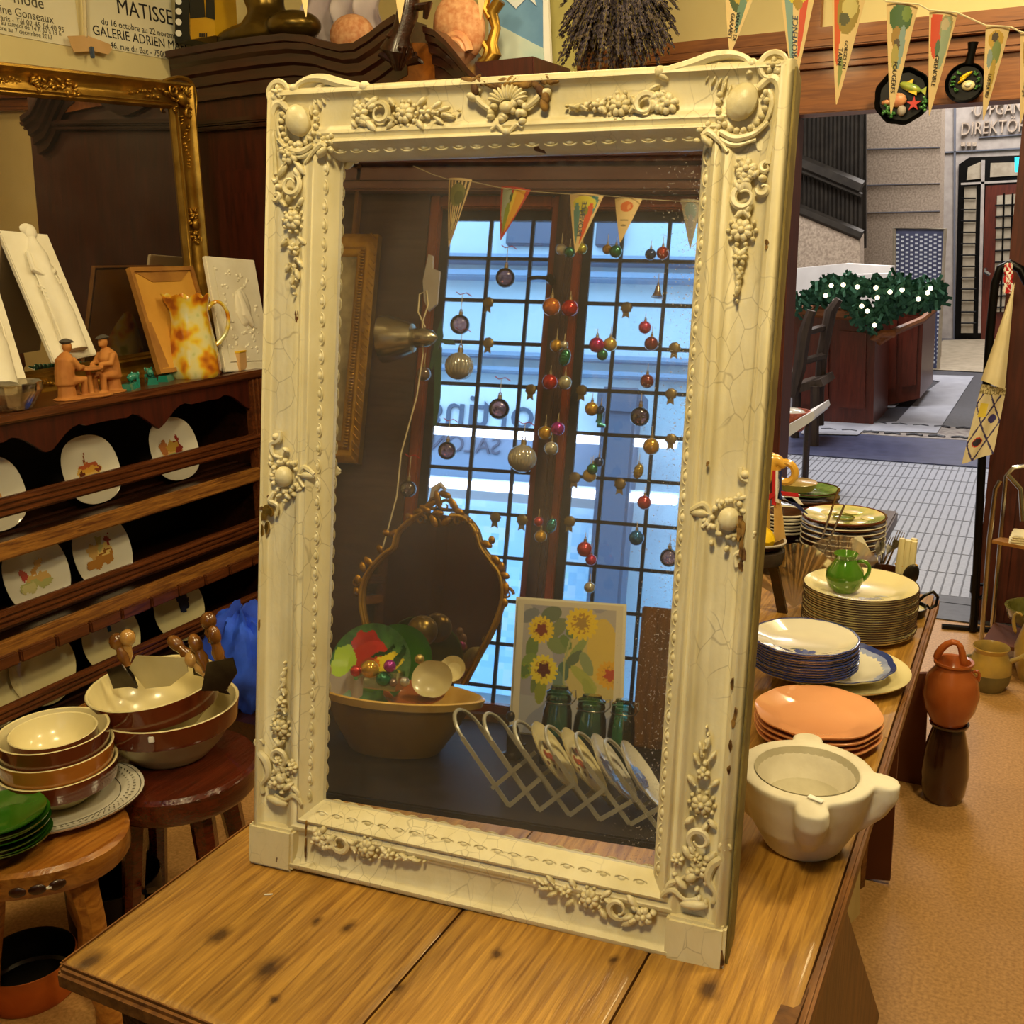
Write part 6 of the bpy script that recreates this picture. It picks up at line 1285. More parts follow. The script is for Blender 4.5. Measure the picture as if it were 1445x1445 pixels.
# ================================================================ ON THE FLOOR, RIGHT
c,R=base(1334,1145,37,0); Pj=c; k=1/ppm(V((c.x,c.y,.2))); zt=pl(1336,1018,1,c.y).z
o=thing('dark_jar','dark brown glazed jar standing on the floor under the terracotta jug','jar',(c.x-.012,c.y,0)); q=MB(); R=34*k; q.lathe([(0,0),(R*.72,0),(R*.86,zt*.1),(R*.95,zt*.35),(R*.86,zt*.65),(R*.62,zt*.93),(R*.60,zt*.95),(R*.75,zt*.97),(R*.78,zt),(R*.7,zt),(R*.5,zt*.9),(0,zt*.1)],32); q.build('body','dark_glaze',o)
z0=zt+.001; ztop=pl(1322,932,1,c.y).z; h=ztop-z0; k=1/ppm(V((c.x,c.y,z0+.1)))
o=thing('terracotta_jug','round orange terracotta jug with a hoop handle, on top of the dark jar','jug',(c.x-.015,c.y,z0)); q=MB(); R=38*k; q.lathe([(0,0),(R*.62,0),(R*.9,h*.25),(R*1.0,h*.5),(R*.88,h*.78),(R*.62,h*.93),(R*.60,h*.98),(R*.70,h*1.0),(R*.70,h*1.04),(R*.60,h*1.03),(R*.52,h*.95),(0,h*.3)],36); q.build('body','terra_glaze',o)
q=MB(); q.tube([(-R*.66,0,h),(-R*.5,0,h*1.22),(-R*.1,0,h*1.38),(R*.2,0,h*1.32),(R*.32,0,h*1.05),(R*.36,0,h*.98)],[.012,.012,.011,.011,.011,.012],9); q.build('hoop_handle','terra_glaze',o,sub=1)
q=MB(); q.tube([(R*.62,0,h*.88),(R*.86,0,h*.95),(R*.92,0,h*.83),(R*.84,0,h*.72)],.006,8); q.build('ear_handle','terra_glaze',o,sub=1)
c,R=base(1392,981,26,0); k=1/ppm(V((c.x,c.y,.08))); h=64*k
o=thing('handled_pot','squat two-tone glazed pot with a stub handle on the floor by the door','pot',(c.x,c.y,0),.1); R=29*k; q=MB(); q.lathe([(0,0),(R*.7,0),(R*.95,h*.2),(R*1.0,h*.42)],32); q.build('dark_base','pot_dark',o); q=MB(); q.lathe([(R*1.0,h*.42),(R*.98,h*.62),(R*.78,h*.82),(R*.74,h*.88),(R*.84,h*.98),(R*.82,h),(R*.70,h*.9),(R*.85,h*.5),(0,h*.1)],32); q.build('glazed_top','pot_glaze',o)
q=MB(); q.tube([(R*.85,0,h*.68),(R*1.25,0,h*.78),(R*1.55,0,h*.86)],[.010,.008,.013],9); q.build('stub_handle','pot_glaze',o); q=MB(); q.tube([(-R*.8,0,h*.75),(-R*1.15,0,h*.7),(-R*1.18,0,h*.45),(-R*.92,0,h*.35)],.007,8); q.build('ear_handle','pot_dark',o,sub=1)
c,R=base(1450,968,24,0); k=1/ppm(V((c.x,c.y,.1))); R=24*k; h=100*k
o=thing('ochre_jug','ochre glazed jug with a round handle cut by the right picture edge','jug',(c.x+.01,c.y,0)); q=MB(); q.lathe([(0,0),(R*.7,0),(R*1.05,h*.3),(R*1.1,h*.5),(R*.7,h*.85),(R*.75,h),(R*.65,h),(0,h*.3)],28); q.build('body','pot_glaze',o); q=MB(); q.tube([(-R*.75,0,h*.92),(-R*1.2,0,h*1.02),(-R*1.35,0,h*.85),(-R*1.05,0,h*.65)],.008,8); q.build('handle','pot_glaze',o,sub=1)
# chrome rack with trays
rk=thing('chrome_rack','chrome tube trolley with brown trays beside the right door post','rack',(0,0,0)); Yr=4.05
def p3(x,y,Y=Yr): 
    p=pl(x,y,1,Y); p.z=max(p.z,.012); return p
for nm,pts in (('chrome_tube',[p3(1384,918),p3(1396,760),p3(1405,690),p3(1412,678)]),('chrome_tube',[p3(1400,885,4.3),p3(1412,760,4.3),p3(1420,672,4.3),p3(1430,660,4.3),p3(1450,657,4.3),p3(1475,662,4.3)]),('chrome_tube',[p3(1422,670),p3(1440,690),p3(1443,735)])):
    q=MB(); q.tube(pts,.0085,8); q.build(nm,'steel',rk)
q=MB(); q.prism([p3(1400,762),p3(1412,758,4.3),p3(1500,772,4.3),p3(1500,782)],(0,0,-.012)); q.build('upper_tray','raw_board',rk); q=MB(); q.prism([p3(1386,905),p3(1403,878,4.3),p3(1500,900,4.3),p3(1490,925)],(0,0,-.014)); q.build('lower_tray','cardboard',rk)
o=thing('folded_napkins','small stack of folded cream napkins on the upper rack tray','napkins',(0,0,0)); P=p3(1432,765,4.12); q=MB()
for i in range(4): q.box(P+V((.05,0,.006+.009*i)),(.14-.006*i,.12,.008),.003)
q.build('folded_layers','cream_cloth',o)
P=p3(1445,886,4.15); o=thing('brown_bowl','brown patterned earthenware bowl on the lower rack tray','bowl',(P.x+.04,P.y,P.z+.002)); q=MB(); q.lathe([(0,0),(.05,0),(.10,.04),(.115,.085),(.105,.085),(.09,.04),(0,.01)],30); q.build('bowl_body','olive_glaze',o)
# black stand pole with hanging cloths
st=thing('garment_stand','black metal pole stand with a curved hook at the doorway','stand',(0,0,0)); Yp_=4.45; 
q=MB(); q.tube([pl(x,y,1,Yp_) for x,y in ((1375,868),(1386,640),(1397,470),(1404,400),(1412,378),(1425,372),(1440,380),(1450,400))],.016,10); q.build('pole','black_metal',st)
q=MB(); q.tube([pl(x,y,1,Yp_) for x,y in ((1374,812),(1372,835),(1380,846),(1392,838))],.010,6); q.tube([pl(x,y,1,Yp_+.05) for x,y in ((1376,825),(1392,825))],.008,6); z_=pl(1375,868,1,Yp_); q.tube([V((z_.x-.12,Yp_,.01)),V((z_.x+.15,Yp_+.05,.01))],.012,6); q.tube([V((z_.x,Yp_,.01)),z_],.016,8); q.build('foot','black_metal',st)
o=thing('cream_cloth','plain cream cloth hanging in a point from the black stand','cloth',(0,0,0)); q=MB(); T=pl(1432,398,1,Yp_-.06);A=pl(1384,537,1,Yp_-.08);B=pl(1418,549,1,Yp_-.05);
q.grid(lambda u,v:(T.lerp(A.lerp(B,u),v)+V((0,.012*sin(u*7)*v,0))),14,10); q.build('cloth','cream_cloth',o,fixn=False)
o=thing('tea_towel','cream tea towel printed with blue diamonds hanging below the plain cloth','towel',(0,0,0)); C4=[pl(x,y,1,Yp_-.03) for x,y in ((1385,542),(1420,548),(1408,620),(1370,668),(1357,655))]
A,B,D,C_=C4[0],C4[1],C4[3],C4[4]; 
def tw(u,v): p=A.lerp(B,u).lerp(C_.lerp(pl(1402,640,1,Yp_-.03),u),v); return p+V((0,.008*sin(u*8+v*3),0))
def twc(u,v):
    d=abs(((u*1.5+v*2)%1)-.5); e=abs(((u*1.5-v*2)%1)-.5)
    if v<.12: return lin('#8c8054') if MN.noise(V((u*30,v*30,0)))>0 else lin('#d8cca0')
    if abs(u-.3)<.16 and abs(v-.33)<.09: return lin('#e0c848')
    if (u-.35)**2/.03+(v-.75)**2/.004<1: return lin('#c8342c') if (u-.35)**2/.02+(v-.75)**2/.0025>1 else lin('#2c2838')
    if d<.045 or e<.045: return lin('#3c3468')
    if (u-.7)**2/.02+(v-.45)**2/.004<1: return lin('#3c3880')
    return lin('#ded2b0')
q=MB(); q.grid(tw,40,60,cf=twc); q.build('printed_cloth','printed',o,fixn=False)
o=thing('cord_tassel','twisted red and white cord tassel hanging from the stand hook','tassel',(0,0,0)); 
for i,mt in enumerate(('ribbon_red','ribbon_white')):
    q=MB(); 
    for k_ in range(3): q.tube([pl(1423+4*sin(t*.9+k_*2+i*3)+(k_-1)*2.5*(t/10),372+t*4.2,1,Yp_-.03) for t in range(11)],.006,5)
    q.build('twisted_strand',mt,o)
# decorative pans with seafood on the header
def seapan(px,py,r,label,big):
    Y=YD-.13; c=pl(px,py,1,Y); R=r/ppm(c); o=thing('seafood_pan',label,'wall ornament',(c.x,c.y,c.z),rot=(PI/2,0,0)); 
    q=MB(); q.lathe([(0,-.0),(R*.85,0),(R,.03),(R*.96,.034),(R*.82,.012),(0,.012)],36,f=lambda th,r_,z:(r_*(1+(.025*cos(9*th) if big else 0)),z)); q.build('pan','black_metal',o)
    if not big: q=MB(); q.tube([(R*.1,R*.9,.03),(R*.2,R*1.5,.04),(R*.22,R*1.9,.04)],[.016,.014,.02],10); q.build('handle','black_metal',o)
    if big:
        q=MB(); q.sph((R*.25,R*.28,.035),(R*.42,R*.16,.018),16,10,R=Matrix.Rotation(-.4,3,'Z')); q.prism([(R*.6,R*.15,.03),(R*.82,R*.26,.03),(R*.8,-.05*R,.03)],(0,0,.008)); q.build('fish','fish_green',o)
        q=MB(); q.prism([(R*.05,R*.44,.03),(R*.35,R*.56,.03),(R*.3,R*.38,.03)],(0,0,.01)); q.prism([(R*.2,R*.12,.04),(R*.5,R*-.02,.04),(R*.5,R*.12,.04)],(0,0,.01)); q.build('fins','lemon',o)
        q=MB(); q.prism([V((R*(.42+(.27 if i%2==0 else .1)*cos(i*PI/5+.3)),R*(-.3+(.27 if i%2==0 else .1)*sin(i*PI/5+.3)),.03)) for i in range(10)],(0,0,.014)); q.build('starfish','star_red',o)
        q=MB(); q.sph((-R*.18,-R*.12,.03),(R*.34,R*.26,.022)); q.sph((-R*.55,-R*.18,.03),(R*.2,R*.1,.014)); q.build('shell','shell_pink',o); q=MB(); q.sph((.0,-R*.5,.03),(R*.16,R*.2,.018)); q.build('mussel','stone_smooth',o)
        g=[(-.55,-.5),(-.35,-.6),(.75,-.2),(.72,-.45),(-.5,-.35)]
    else:
        q=MB(); q.sph((R*.15,-R*.15,.03),(R*.34,R*.26,.014)); q.build('oyster_shell','cream_china',o); q=MB(); q.sph((R*.15,-R*.15,.042),(R*.16,R*.12,.008)); q.build('pearl','white_china',o)
        q=MB(); q.sph((0,R*.35,.03),(R*.36,R*.1,.014),R=Matrix.Rotation(.5,3,'Z')); q.sph((-R*.15,R*.15,.03),(R*.3,R*.08,.014),R=Matrix.Rotation(.7,3,'Z')); q.build('lemon_slices','lemon',o)
        g=[(-.55,.3),(-.6,0),(-.4,-.3),(.5,.4),(.65,.1),(-.35,.45),(.6,-.3)]
    q=MB()
    for a,b in g:
        for k_ in range(5): q.sph((R*(a+random.uniform(-.1,.1)),R*(b+random.uniform(-.1,.1)),.032),(R*.07,R*.07,.012),8,6)
    q.build('green_leaves','leaf_green',o); return o
seapan(1275,137,38,'larger black dish with fish, red starfish and shells hanging on the door header',True); seapan(1363,118,27,'small black frying pan with an open oyster hanging on the door header',False)
# ================================================================ PENNANTS
def pennant(label,TL,TR,TIP,art,words,group,curl=.15,tcol='ink',border='#e6c88c',back=V((0,-1,0)),flip=False,wsz=.34):
    mid=(TL+TR)*.5; ax=(TIP-mid); L=ax.length; wv=(TR-TL); W=wv.length; n=wv.cross(ax).normalized()
    if n.dot(CAM-mid)<0 and not flip: n=-n
    if flip: n=back
    o=frame('souvenir_pennant',label,'pennant',mid,wv.normalized(),ax.normalized()*1.0,n,group) if 0 else thing('souvenir_pennant',label,'pennant',(0,0,0),group=group)
    e=wv.normalized()
    def S_(u,v,off=0):  # u 0..1 down, v -1..1 across
        wdt=(1-u)**.9; b=curl*W*(v*wdt)**2*0.9+.03*L*sin(u*3)*curl
        return mid+ax*u+e*(v*W*.5*wdt)-n*b+n*off
    q=MB(); q.grid(lambda a,b:S_(a*.985,b*2-1),64,26,cf=lambda u,v:(lin(border) if (abs(v*2-1)>.84 or u<.035 or u>.9) else (ell(u,v*2-1,art) or lin(border)))); q.build('printed_cloth','printed',o,fixn=False)
    if words:
        up=-1 if words[0][0]=='PROVENCE' else 1; d=-1 if flip else 1
        for w_,vc,sz,u0 in words:
            text(w_,sz*W,tcol,o,None,fn=lambda p:S_(u0+up*p.x/L,(vc*W*.5+up*d*p.y)/(W*.5)/max(.15,(1-(u0+up*p.x/L))**.9)*.95,.0012+p.z),ext=.0002)
    return o
YP_=1.7; gp='souvenir pennants strung across the doorway'
def pn(tl,tr,tip,Y=YP_): return pl(*tl,1,Y),pl(*tr,1,Y),pl(*tip,1,Y-.01)
pennant('pennant with a dark viaduct picture, first on the left of the doorway string',*pn((1020,-45),(1075,-40),(1030,78)),[(.2,0,.3,.8,0,'#4c5c34'),(.3,.2,.1,.6,0,'#c8a83c'),(.15,-.3,.1,.3,0,'#7c9cac'),(.5,.4,.25,.3,0,'#6c8c74')],[('VIADUC DE',.12,.13,.66),('GARABIT',-.16,.15,.66)],gp)
pennant('pennant with sunflowers, blue edge and orange bar, second on the doorway string',*pn((1098,-30),(1152,-24),(1120,128)),[(.4,-.5,.5,.3,0,'#88a8a0'),(.35,.45,.35,.25,0,'#d8502c'),(.12,0,.1,.6,0,'#d8c83c'),(.2,.1,.06,.3,0,'#b08c2c')],[('PROVENCE',-.02,.22,.52)],gp,tcol='street_dark')
pennant('pennant with a rocky gorge oval and orange stripe, third on the doorway string',*pn((1172,-40),(1228,-34),(1180,150)),[(.35,-.6,.35,.3,0,'#d8602c'),(.30,.1,.16,.75,0,'#a08838'),(.25,.2,.08,.5,0,'#d0c074'),(.34,-.1,.05,.4,0,'#5c5a38'),(.75,.0,.12,.35,0,'#8c9450')],[('GORGES DU',.18,.12,.60),('TARN',-.10,.16,.62)],gp)
pennant('green pennant with old town houses, fourth on the doorway string',*pn((1250,0),(1296,4),(1257,163)),[(.15,0,.13,.8,0,'#4c6c3c'),(.1,.4,.07,.3,0,'#7c9444'),(.32,-.2,.1,.4,0,'#a8843c'),(.4,.3,.2,.3,0,'#8ca49c'),(.38,-.1,.05,.3,0,'#5c4c34'),(.5,-.2,.12,.4,0,'#b0a050')],[('FOUGERES',-.05,.2,.66)],gp)
pennant('red and grey pennant with flower, fifth on the doorway string',*pn((1311,14),(1351,18),(1311,165)),[(.2,-.4,.25,.5,0,'#d8502c'),(.15,.4,.13,.5,0,'#a09868'),(.3,.45,.25,.4,0,'#9cac8c'),(.35,-.1,.08,.25,0,'#54704c'),(.12,.3,.06,.3,0,'#c8b890')],[('GRENOBLE',-.02,.22,.56)],gp)
pennant('slim yellow brown pennant with windmill, sixth on the doorway string',*pn((1391,35),(1426,36),(1387,172)),[(.15,0,.1,.7,0,'#c8a03c'),(.12,-.1,.05,.3,0,'#4c3c24'),(.3,.2,.14,.5,0,'#7c8c4c'),(.35,-.4,.1,.3,0,'#8c9c94'),(.55,.2,.2,.4,0,'#b89838')],[('LUSTUCRU',-.05,.2,.62)],gp)
pennant('pennant cut by the right picture edge, last on the doorway string',*pn((1440,44),(1474,46),(1440,176)),[(.2,0,.25,.7,0,'#b08c3c'),(.3,.4,.2,.4,0,'#d8602c')],[('Auvergne',-.05,.2,.6)],gp)
pennant('beige pennant tip hanging before the bronze statue',*pn((400,-110),(440,-105),(432,26)),[(.3,0,.3,.5,0,'#d8b87c')],None,gp)
pennant('beige pennant tip hanging before the carved finial',*pn((545,-100),(585,-96),(564,35)),[(.3,0,.3,.5,0,'#c8a868')],None,gp)
pennant('beige pennant tip hanging beside the gilt scroll frame',*pn((662,-110),(700,-104),(678,30)),[(.3,0,.3,.5,0,'#d0b070')],None,gp)
q=MB(); pts=[pl(x,y,1,YP_-.002) for x,y in ((380,-110),(1000,-50),(1100,-30),(1230,-20),(1250,2),(1296,6),(1311,14),(1351,18),(1391,36),(1426,38),(1440,45),(1500,60))]; q.tube(pts,.0012,5); tag(q.build('pennant_string','string'),'thin white string carrying the pennants across the doorway','string')
# ================================================================ WINDOW LEDGE AND WHAT THE MIRROR SHOWS
LZ=.68
def vref(P): return P-MN_*(2*((P-(MO-MN_*.03)).dot(MN_)))
def vk(P): return 1/ppm(vref(V(P)))      # metres per pixel of a reflected point
lg=thing('window_ledge','deep dark polished wooden display ledge in front of the leaded window','ledge',(0,0,0))
q=MB(); q.box((-1.32,-.125,LZ-.02),(1.96,1.04,.04),.004); q.build('ledge_top',M('ledge_dark','#120e0a','#221a12',rough=.6,scale=9,spec=.15).name,lg); 
q=MB(); q.box((-1.32,.37,LZ/2-.02),(1.92,.03,LZ-.04)); q.build('front_panel','mahogany_dark',lg)
for x in (-2.25,-.38): q=MB(); q.box((x,-.14,LZ/2-.02),(.05,.95,LZ-.04)); q.build('support','dark_oak',lg)
# big yellow bowl
Pb=mp(555,1058,2,LZ); k=vk(Pb+V((0,0,.06))); zt=mp(552,975,1,Pb.y).z; H_=zt-LZ; R=112*k; r2=62*k
o=thing('yellow_mixing_bowl','big ochre yellow earthenware bowl with a spout on the window ledge','bowl',(Pb.x,Pb.y-.01,LZ))
spf=lambda th,r,z:(r*(1+(.10*max(0,cos(th+.1))**12 if z>H_*.75 else 0)),z)
q=MB(); q.lathe([(0,0),(r2,0),(r2*1.05,.006),(r2+(R-r2)*.5,H_*.45),(R*.93,H_*.86)],48); q.build('outer_body','yellow_bowl',o)
q=MB(); q.lathe([(R*.93,H_*.86),(R*.97,H_*.88),(R*1.0,H_),(R*.97,H_*1.02),(R*.90,H_*.94),(R*.7,H_*.5),(R*.4,H_*.15),(0,H_*.08)],48,f=spf); q.build('cream_rim','yellow_rim',o)
bx_,by_=Pb.x,Pb.y-.01
# leaf plates leaning in the bowl
def mpl(x,y,Y): return mp(x,y,1,Y)
def disc(name,label,px,hwx,Y,art,tilt,mat,cat='plate',shape=None,hide=False):
    c=mpl(*px,Y); R=hwx*vk(c); n=V((.0,cos(tilt),sin(tilt))); ex=V((-1,0,0)); o=frame(name,label,cat,c,ex,n.cross(ex),n)
    q=MB(); q.lathe([(0,.0),(R*.6,.001),(R*.97,.014),(R,.016),(R*.98,.012),(R*.6,-.004),(0,-.005)],40,f=shape); q.build('dish',mat,o)
    if art: q=MB(); q.grid(lambda u,v:V(((u-.5)*2*R,(v-.5)*2*R,.0022+max(0,math.hypot(u-.5,v-.5)*2-.6)*R*.32)),60,60,cf=lambda u,v: ell((u-.5)*2+.12*MN.noise(V((u*8,v*8,0))),(v-.5)*2+.12*MN.noise(V((v*8,u*8,5))),art) if math.hypot(u-.5,v-.5)<.49 else None); q.build('painted_leaves','china_art',o,smooth=0,fixn=False)
    return o
disc('leaf_plate','plain dark green leaf plate behind the painted plate in the yellow bowl',(560,935),54,by_-.06,None,.35,'green_plate')
disc('leaf_plate','dark green plate painted with red, lime and yellow leaves leaning in the yellow bowl',(525,940),60,by_+.0,[(.15,.45,.45,.32,.4,'#c02c1c'),(.25,.25,.32,.4,0,'#b02818'),(-.0,-.05,.35,.2,.3,'#98341c'),(-.38,.08,.42,.25,-.6,'#e8d42c'),(-.1,.05,.12,.1,0,'#d87820'),(.72,.0,.24,.42,.3,'#a8cc3c'),(.05,-.5,.4,.15,0,'#4c7c2c'),(-.2,.35,.35,.06,-.5,'#143c1c'),(-.6,.2,.1,.4,.4,'#184820')],.30,'leaf_green')
disc('cream_saucer','cream speckled saucer standing on edge in the yellow bowl',(612,960),26,by_+.02,None,.35,'stoneware',shape=lambda th,r,z:(r*(1+.15*abs(cos(th))),z))
disc('cream_saucer','second pale dish behind the cream saucer in the bowl',(640,946),19,by_-.06,None,.4,'stoneware_in',)
disc('brown_dish','flat reddish brown dish lying in the yellow bowl',(585,985),44,by_+.02,None,1.3,'terra_glaze','dish')
o=thing('plastic_box','clear plastic box of small glass ornaments in the yellow bowl','box',(0,0,0)); q=MB(); c=mpl(538,958,by_+.07); q.box(c,(.10,.06,.045)); q.build('clear_box','clear_glass',o,smooth=0)
q=MB(); c=mpl(485,965,by_+.09); q.grid(lambda u,v:c+V((.11*(u-.5),.02*sin(u*9),.05*(v-.5)+.01*sin(u*13))),16,8); tag(q.build('brown_paper','stone_smooth',fixn=False),'crumpled grey brown wrapping paper at the left of the yellow bowl','paper')
def bauble(px,py,r,mat,label,Y=-.53,kind='ball',string=None,group='glass baubles hanging in the window',cap=True):
    c=mpl(px,py,Y); R=r*vk(c); o=thing('glass_bauble',label,'bauble',(c.x,c.y,c.z),group=group)
    q=MB()
    if kind=='acorn': q.sph((0,0,0),(R*.8,R*.8,R*1.25),18,12,R=Matrix.Rotation(.25,3,'Y')); [q.tube([(R*.8*cos(t*PI/6)*s_,R*.8*sin(t*PI/6)*s_,zz*R) for t in range(12)],R*.06,4,closed=True) for zz,s_ in ((-.6,.87),(-.2,1.0),(.2,1.0),(.6,.87))]
    elif kind=='bell': q.lathe([(0,R),(R*.35,R*.9),(R*.5,R*.3),(R*.65,-R*.3),(R*1.0,-R*.8),(R*.95,-R*.85),(0,-R*.6)],18)
    elif kind=='boot': q.tube([(0,0,R*1.2),(0,0,R*.2),(-R*.1,0,-R*.5)],[R*.5,R*.42,R*.5],10); q.tube([(-R*.2,0,-R*.65),(R*.9,0,-R*.9)],[R*.5,R*.25],10)
    elif kind=='ribbed': q.lathe([(R*sin(PI*i/14),-R*cos(PI*i/14)) for i in range(15)],56,f=lambda th,r_,z:(r_*(1+.025*cos(28*th)),z))
    else: q.sph((0,0,0),R,20,14)
    q.build('glass_ball',mat,o)
    if cap:
        q=MB(); q.cyl((0,0,R*.95),(0,0,R*1.3),R*.22,R*.2,8); q.tube([(R*.12*cos(t*PI/4),0,R*1.42+R*.14*sin(t*PI/4)) for t in range(8)],R*.05,4,closed=True); cp_=q.build('metal_cap','rose_gold',o)
    if string:
        q=MB(); q.tube([(0,0,R*1.4),(0,.0,R*1.4+string*vk(c))],.0009,4); q.build('hanging_thread','string',cp_ if cap else o)
        if string>20:
            q=MB(); L=R*1.4+string*vk(c); q.tube([(-.02,0,L+.006),(-.008,0,L-.002),(0,0,L),(.012,0,L+.004),(.028,0,L-.006)],.0013,4); q.build('ribbon_bow','ribbon_red',o)
    return o
PG='pink_glass'
for a in ((713,392,14,PG,'plum glass ball on a red thread, highest of the big clear balls',24),(649,458,14,PG,'plum glass ball hanging just above the large ribbed silver ball',24),(704,577,15,PG,'pink clear glass ball in the middle of the left window leaf',22),(631,636,13,PG,'small clear pink ball hanging lowest in the left leaf',25),(903,588,14,PG,'smoky pink glass ball in the right window leaf',14),(576,690,12,'grey_glass','dark clear glass ball at the left window jamb',30),(944,787,13,PG,'clear pink ball half hidden by the right frame edge',14)):
    bauble(*a[:5],string=a[5])
bauble(648,517,20,'b_silver','large ribbed silver ball hanging high in the left window leaf',kind='ribbed',string=24); bauble(737,647,20,'b_silver','large ribbed silver ball hanging lower, beside the mullion',kind='ribbed',string=22); bauble(598,528,10,'b_bell','dark gold ball hanging behind the metal lamp shade',string=16)
BL=[(792,352,8,'b_white','white ball, leftmost in the trio under the third pennant'),(804,356,8,'b_green','green ball in the middle of the trio under the third pennant'),(821,351,8,'b_lime','lime ball, right one of the trio under the third pennant'),
(857,352,7,'b_gold','pale gold ball beside the green one under the fourth pennant'),(869,355,9,'b_green','green disc ball under the tip of the fourth pennant'),(918,359,8,'b_blue','navy ball beside the tomato red ball'),(935,357,9,'b_tomato','tomato red ball at the top right of the window'),
(778,433,13,'b_orange','orange ball on the mullion'),(804,435,12,'b_red','red ball beside the orange ball on the mullion'),(785,488,9,'b_gold','gold ball above the green acorn'),(796,487,6,'b_silver','tiny silver ball above the green acorn'),
(842,487,11,'b_magenta','magenta ball in the cluster of three in the right leaf'),(861,486,10,'b_yellow','pale yellow ball beside the magenta one'),(850,501,8,'b_green','dark green ball below the magenta one'),
(910,462,9,'b_pink','bright pink ball at the right edge of the window'),(919,485,10,'b_rust','dull red ball just below the bright pink one'),(776,539,11,'b_red','red ball left of the cream ball on the mullion'),(797,540,10,'b_pale','cream ball right of the red ball on the mullion'),(913,538,10,'b_rust','single dull red ball above the smoky pink glass ball'),
(835,577,10,'b_gold','gold ball above the teal boot'),(848,578,6,'b_blue','tiny navy ball beside the gold ball above the boot'),(769,611,10,'b_gold','gold ball left of the purple ball on the mullion'),(787,605,10,'b_purple','purple ball on the mullion'),(778,633,10,'b_silver','silver ball below the purple ball'),
(919,630,12,'b_gold','pale gold ball above the gold acorn'),(845,652,7,'b_blue','small dark blue ball above the green one'),(836,662,8,'b_green','small green ball above the sandy one'),(832,671,10,'b_yellow','sandy yellow ball below the small green ball'),
(909,709,10,'b_rose','rose pink ball below the gold acorn'),(760,736,7,'b_rose','small red ball left of the blue acorn'),(763,757,9,'b_gold','gold ball below the small red ball on the mullion'),(898,759,11,'b_cyan','shiny blue ball at the lower right of the window'),
(825,775,11,'b_rose','crimson ball above the painting'),(834,790,8,'b_pink','pinkish ball touching the crimson one above the painting'),(832,829,8,'b_silver','lowest silver ball just above the painting')]
for i,a in enumerate(BL): bauble(*a,string=12 if i%3==0 else 8,Y=-.53+.008*(i%3))
bauble(797,505,10,'b_green','green acorn ornament on the mullion',kind='acorn',Y=-.51); bauble(901,665,9,'b_acorn','gold acorn ornament at the right of the window',kind='acorn',string=12); bauble(778,742,9,'b_teal','blue green acorn ornament on the lower mullion',kind='acorn'); bauble(928,412,9,'b_bell','small bell ornament on the right window leaf',kind='bell',string=14); bauble(846,592,10,'b_teal','teal boot ornament under the gold ball',kind='boot')
for px,py,r,mt,lb in ((502,947,8,'b_red','red ball in the clear box, left'),(522,944,13,'b_gold','gold ball in the clear box'),(550,940,9,'b_purple','magenta ball in the clear box, right'),(541,958,11,'b_green','green ball in front of the box'),(555,963,6,'b_bell','small brown ball in front of the box'),(571,962,7,'b_silver','silver ball at the front of the box'),(592,930,7,'b_acorn','small gold ball beside the cream saucer')):
    bauble(px,py,r,mt,lb,Y=by_+.11,group='glass balls in the yellow bowl',cap=False)
# lead rosettes on the bars
first=None
for i,(px,py) in enumerate(((689,427),(689,484),(749,550),(884,434),(821,551),(952,491),(947,556),(947,620),(811,674),(875,683),(699,730),(737,734),(804,736))):
    c=mpl(px,py,YW+.03); k=vk(c)
    if not first:
        first=thing('lead_rosette','','rosette',(c.x,c.y,c.z)); q=MB(); q.lathe([(0,.006),(4*k,.005),(7*k,.003),(8*k,0),(0,-.002)],20,f=lambda th,r,z:(r*(1+.1*cos(9*th)),z)); bmesh.ops.rotate(q.bm,verts=q.bm.verts,cent=(0,0,0),matrix=Matrix.Rotation(-PI/2,3,'X')); q.build('rosette_disc','rose_gold',first)
        q=MB(); q.prism([V((-4*k,0,-7*k)),V((4*k,0,-7*k)),V((5*k,0,-15*k)),V((0,0,-12*k)),V((-5*k,0,-15*k))],(0,.002,0)); q.build('ribbon_tail','rose_gold',first); o=first
    else: o=dup(first,(c.x,c.y,c.z))
    o['label']=['metal rosette beside the upper plum ball','metal rosette left of centre, third bar down','metal rosette just left of the mullion','metal rosette high in the right leaf','metal rosette just right of the mullion','faded metal rosette at the right edge, upper','faded metal rosette at the right edge, middle','faded metal rosette at the right edge, lower','metal rosette at the left of the pilaster','metal rosette under the gold acorn','metal rosette above the gilded mirror crest','metal rosette between gilded crest and mullion','metal rosette right of the blue acorn'][i]; o['group']='metal rosettes on the lead bars'
# reflected pennants
gp='souvenir pennants strung before the window'
YQ=-.42
def pm(tl,tr,tip,Y=YQ): return mpl(*tl,Y),mpl(*tr,Y),mpl(*tip,Y-.01)
pennant('black and cream striped pennant with an olive picture, leftmost before the window',*pm((632,250),(665,252),(633,350)),[(.5,-.75,.7,.09,0,'#2c2820'),(.5,-.45,.7,.09,0,'#2c2820'),(.5,-.15,.7,.09,0,'#2c2820'),(.5,.15,.7,.09,0,'#2c2820'),(.5,.45,.7,.09,0,'#2c2820'),(.5,.75,.7,.09,0,'#2c2820'),(.24,0,.17,.8,0,'#7c7c3c'),(.28,.2,.1,.5,0,'#5c642c'),(.62,0,.16,.2,0,'#d8c88c')],None,gp,flip=True,back=Y_)
pennant('red edged pennant with yellow lettering, second before the window',*pm((706,261),(748,266),(706,340)),[(.3,-.5,.4,.4,0,'#a8b4a0'),(.35,.4,.5,.45,0,'#e0a424'),(.3,.1,.3,.12,0,'#e8c83c'),(.6,-.2,.3,.3,0,'#8c9c2c'),(.2,-.1,.1,.1,0,'#3c5c2c')],None,gp,border='#c0381c',flip=True,back=Y_)
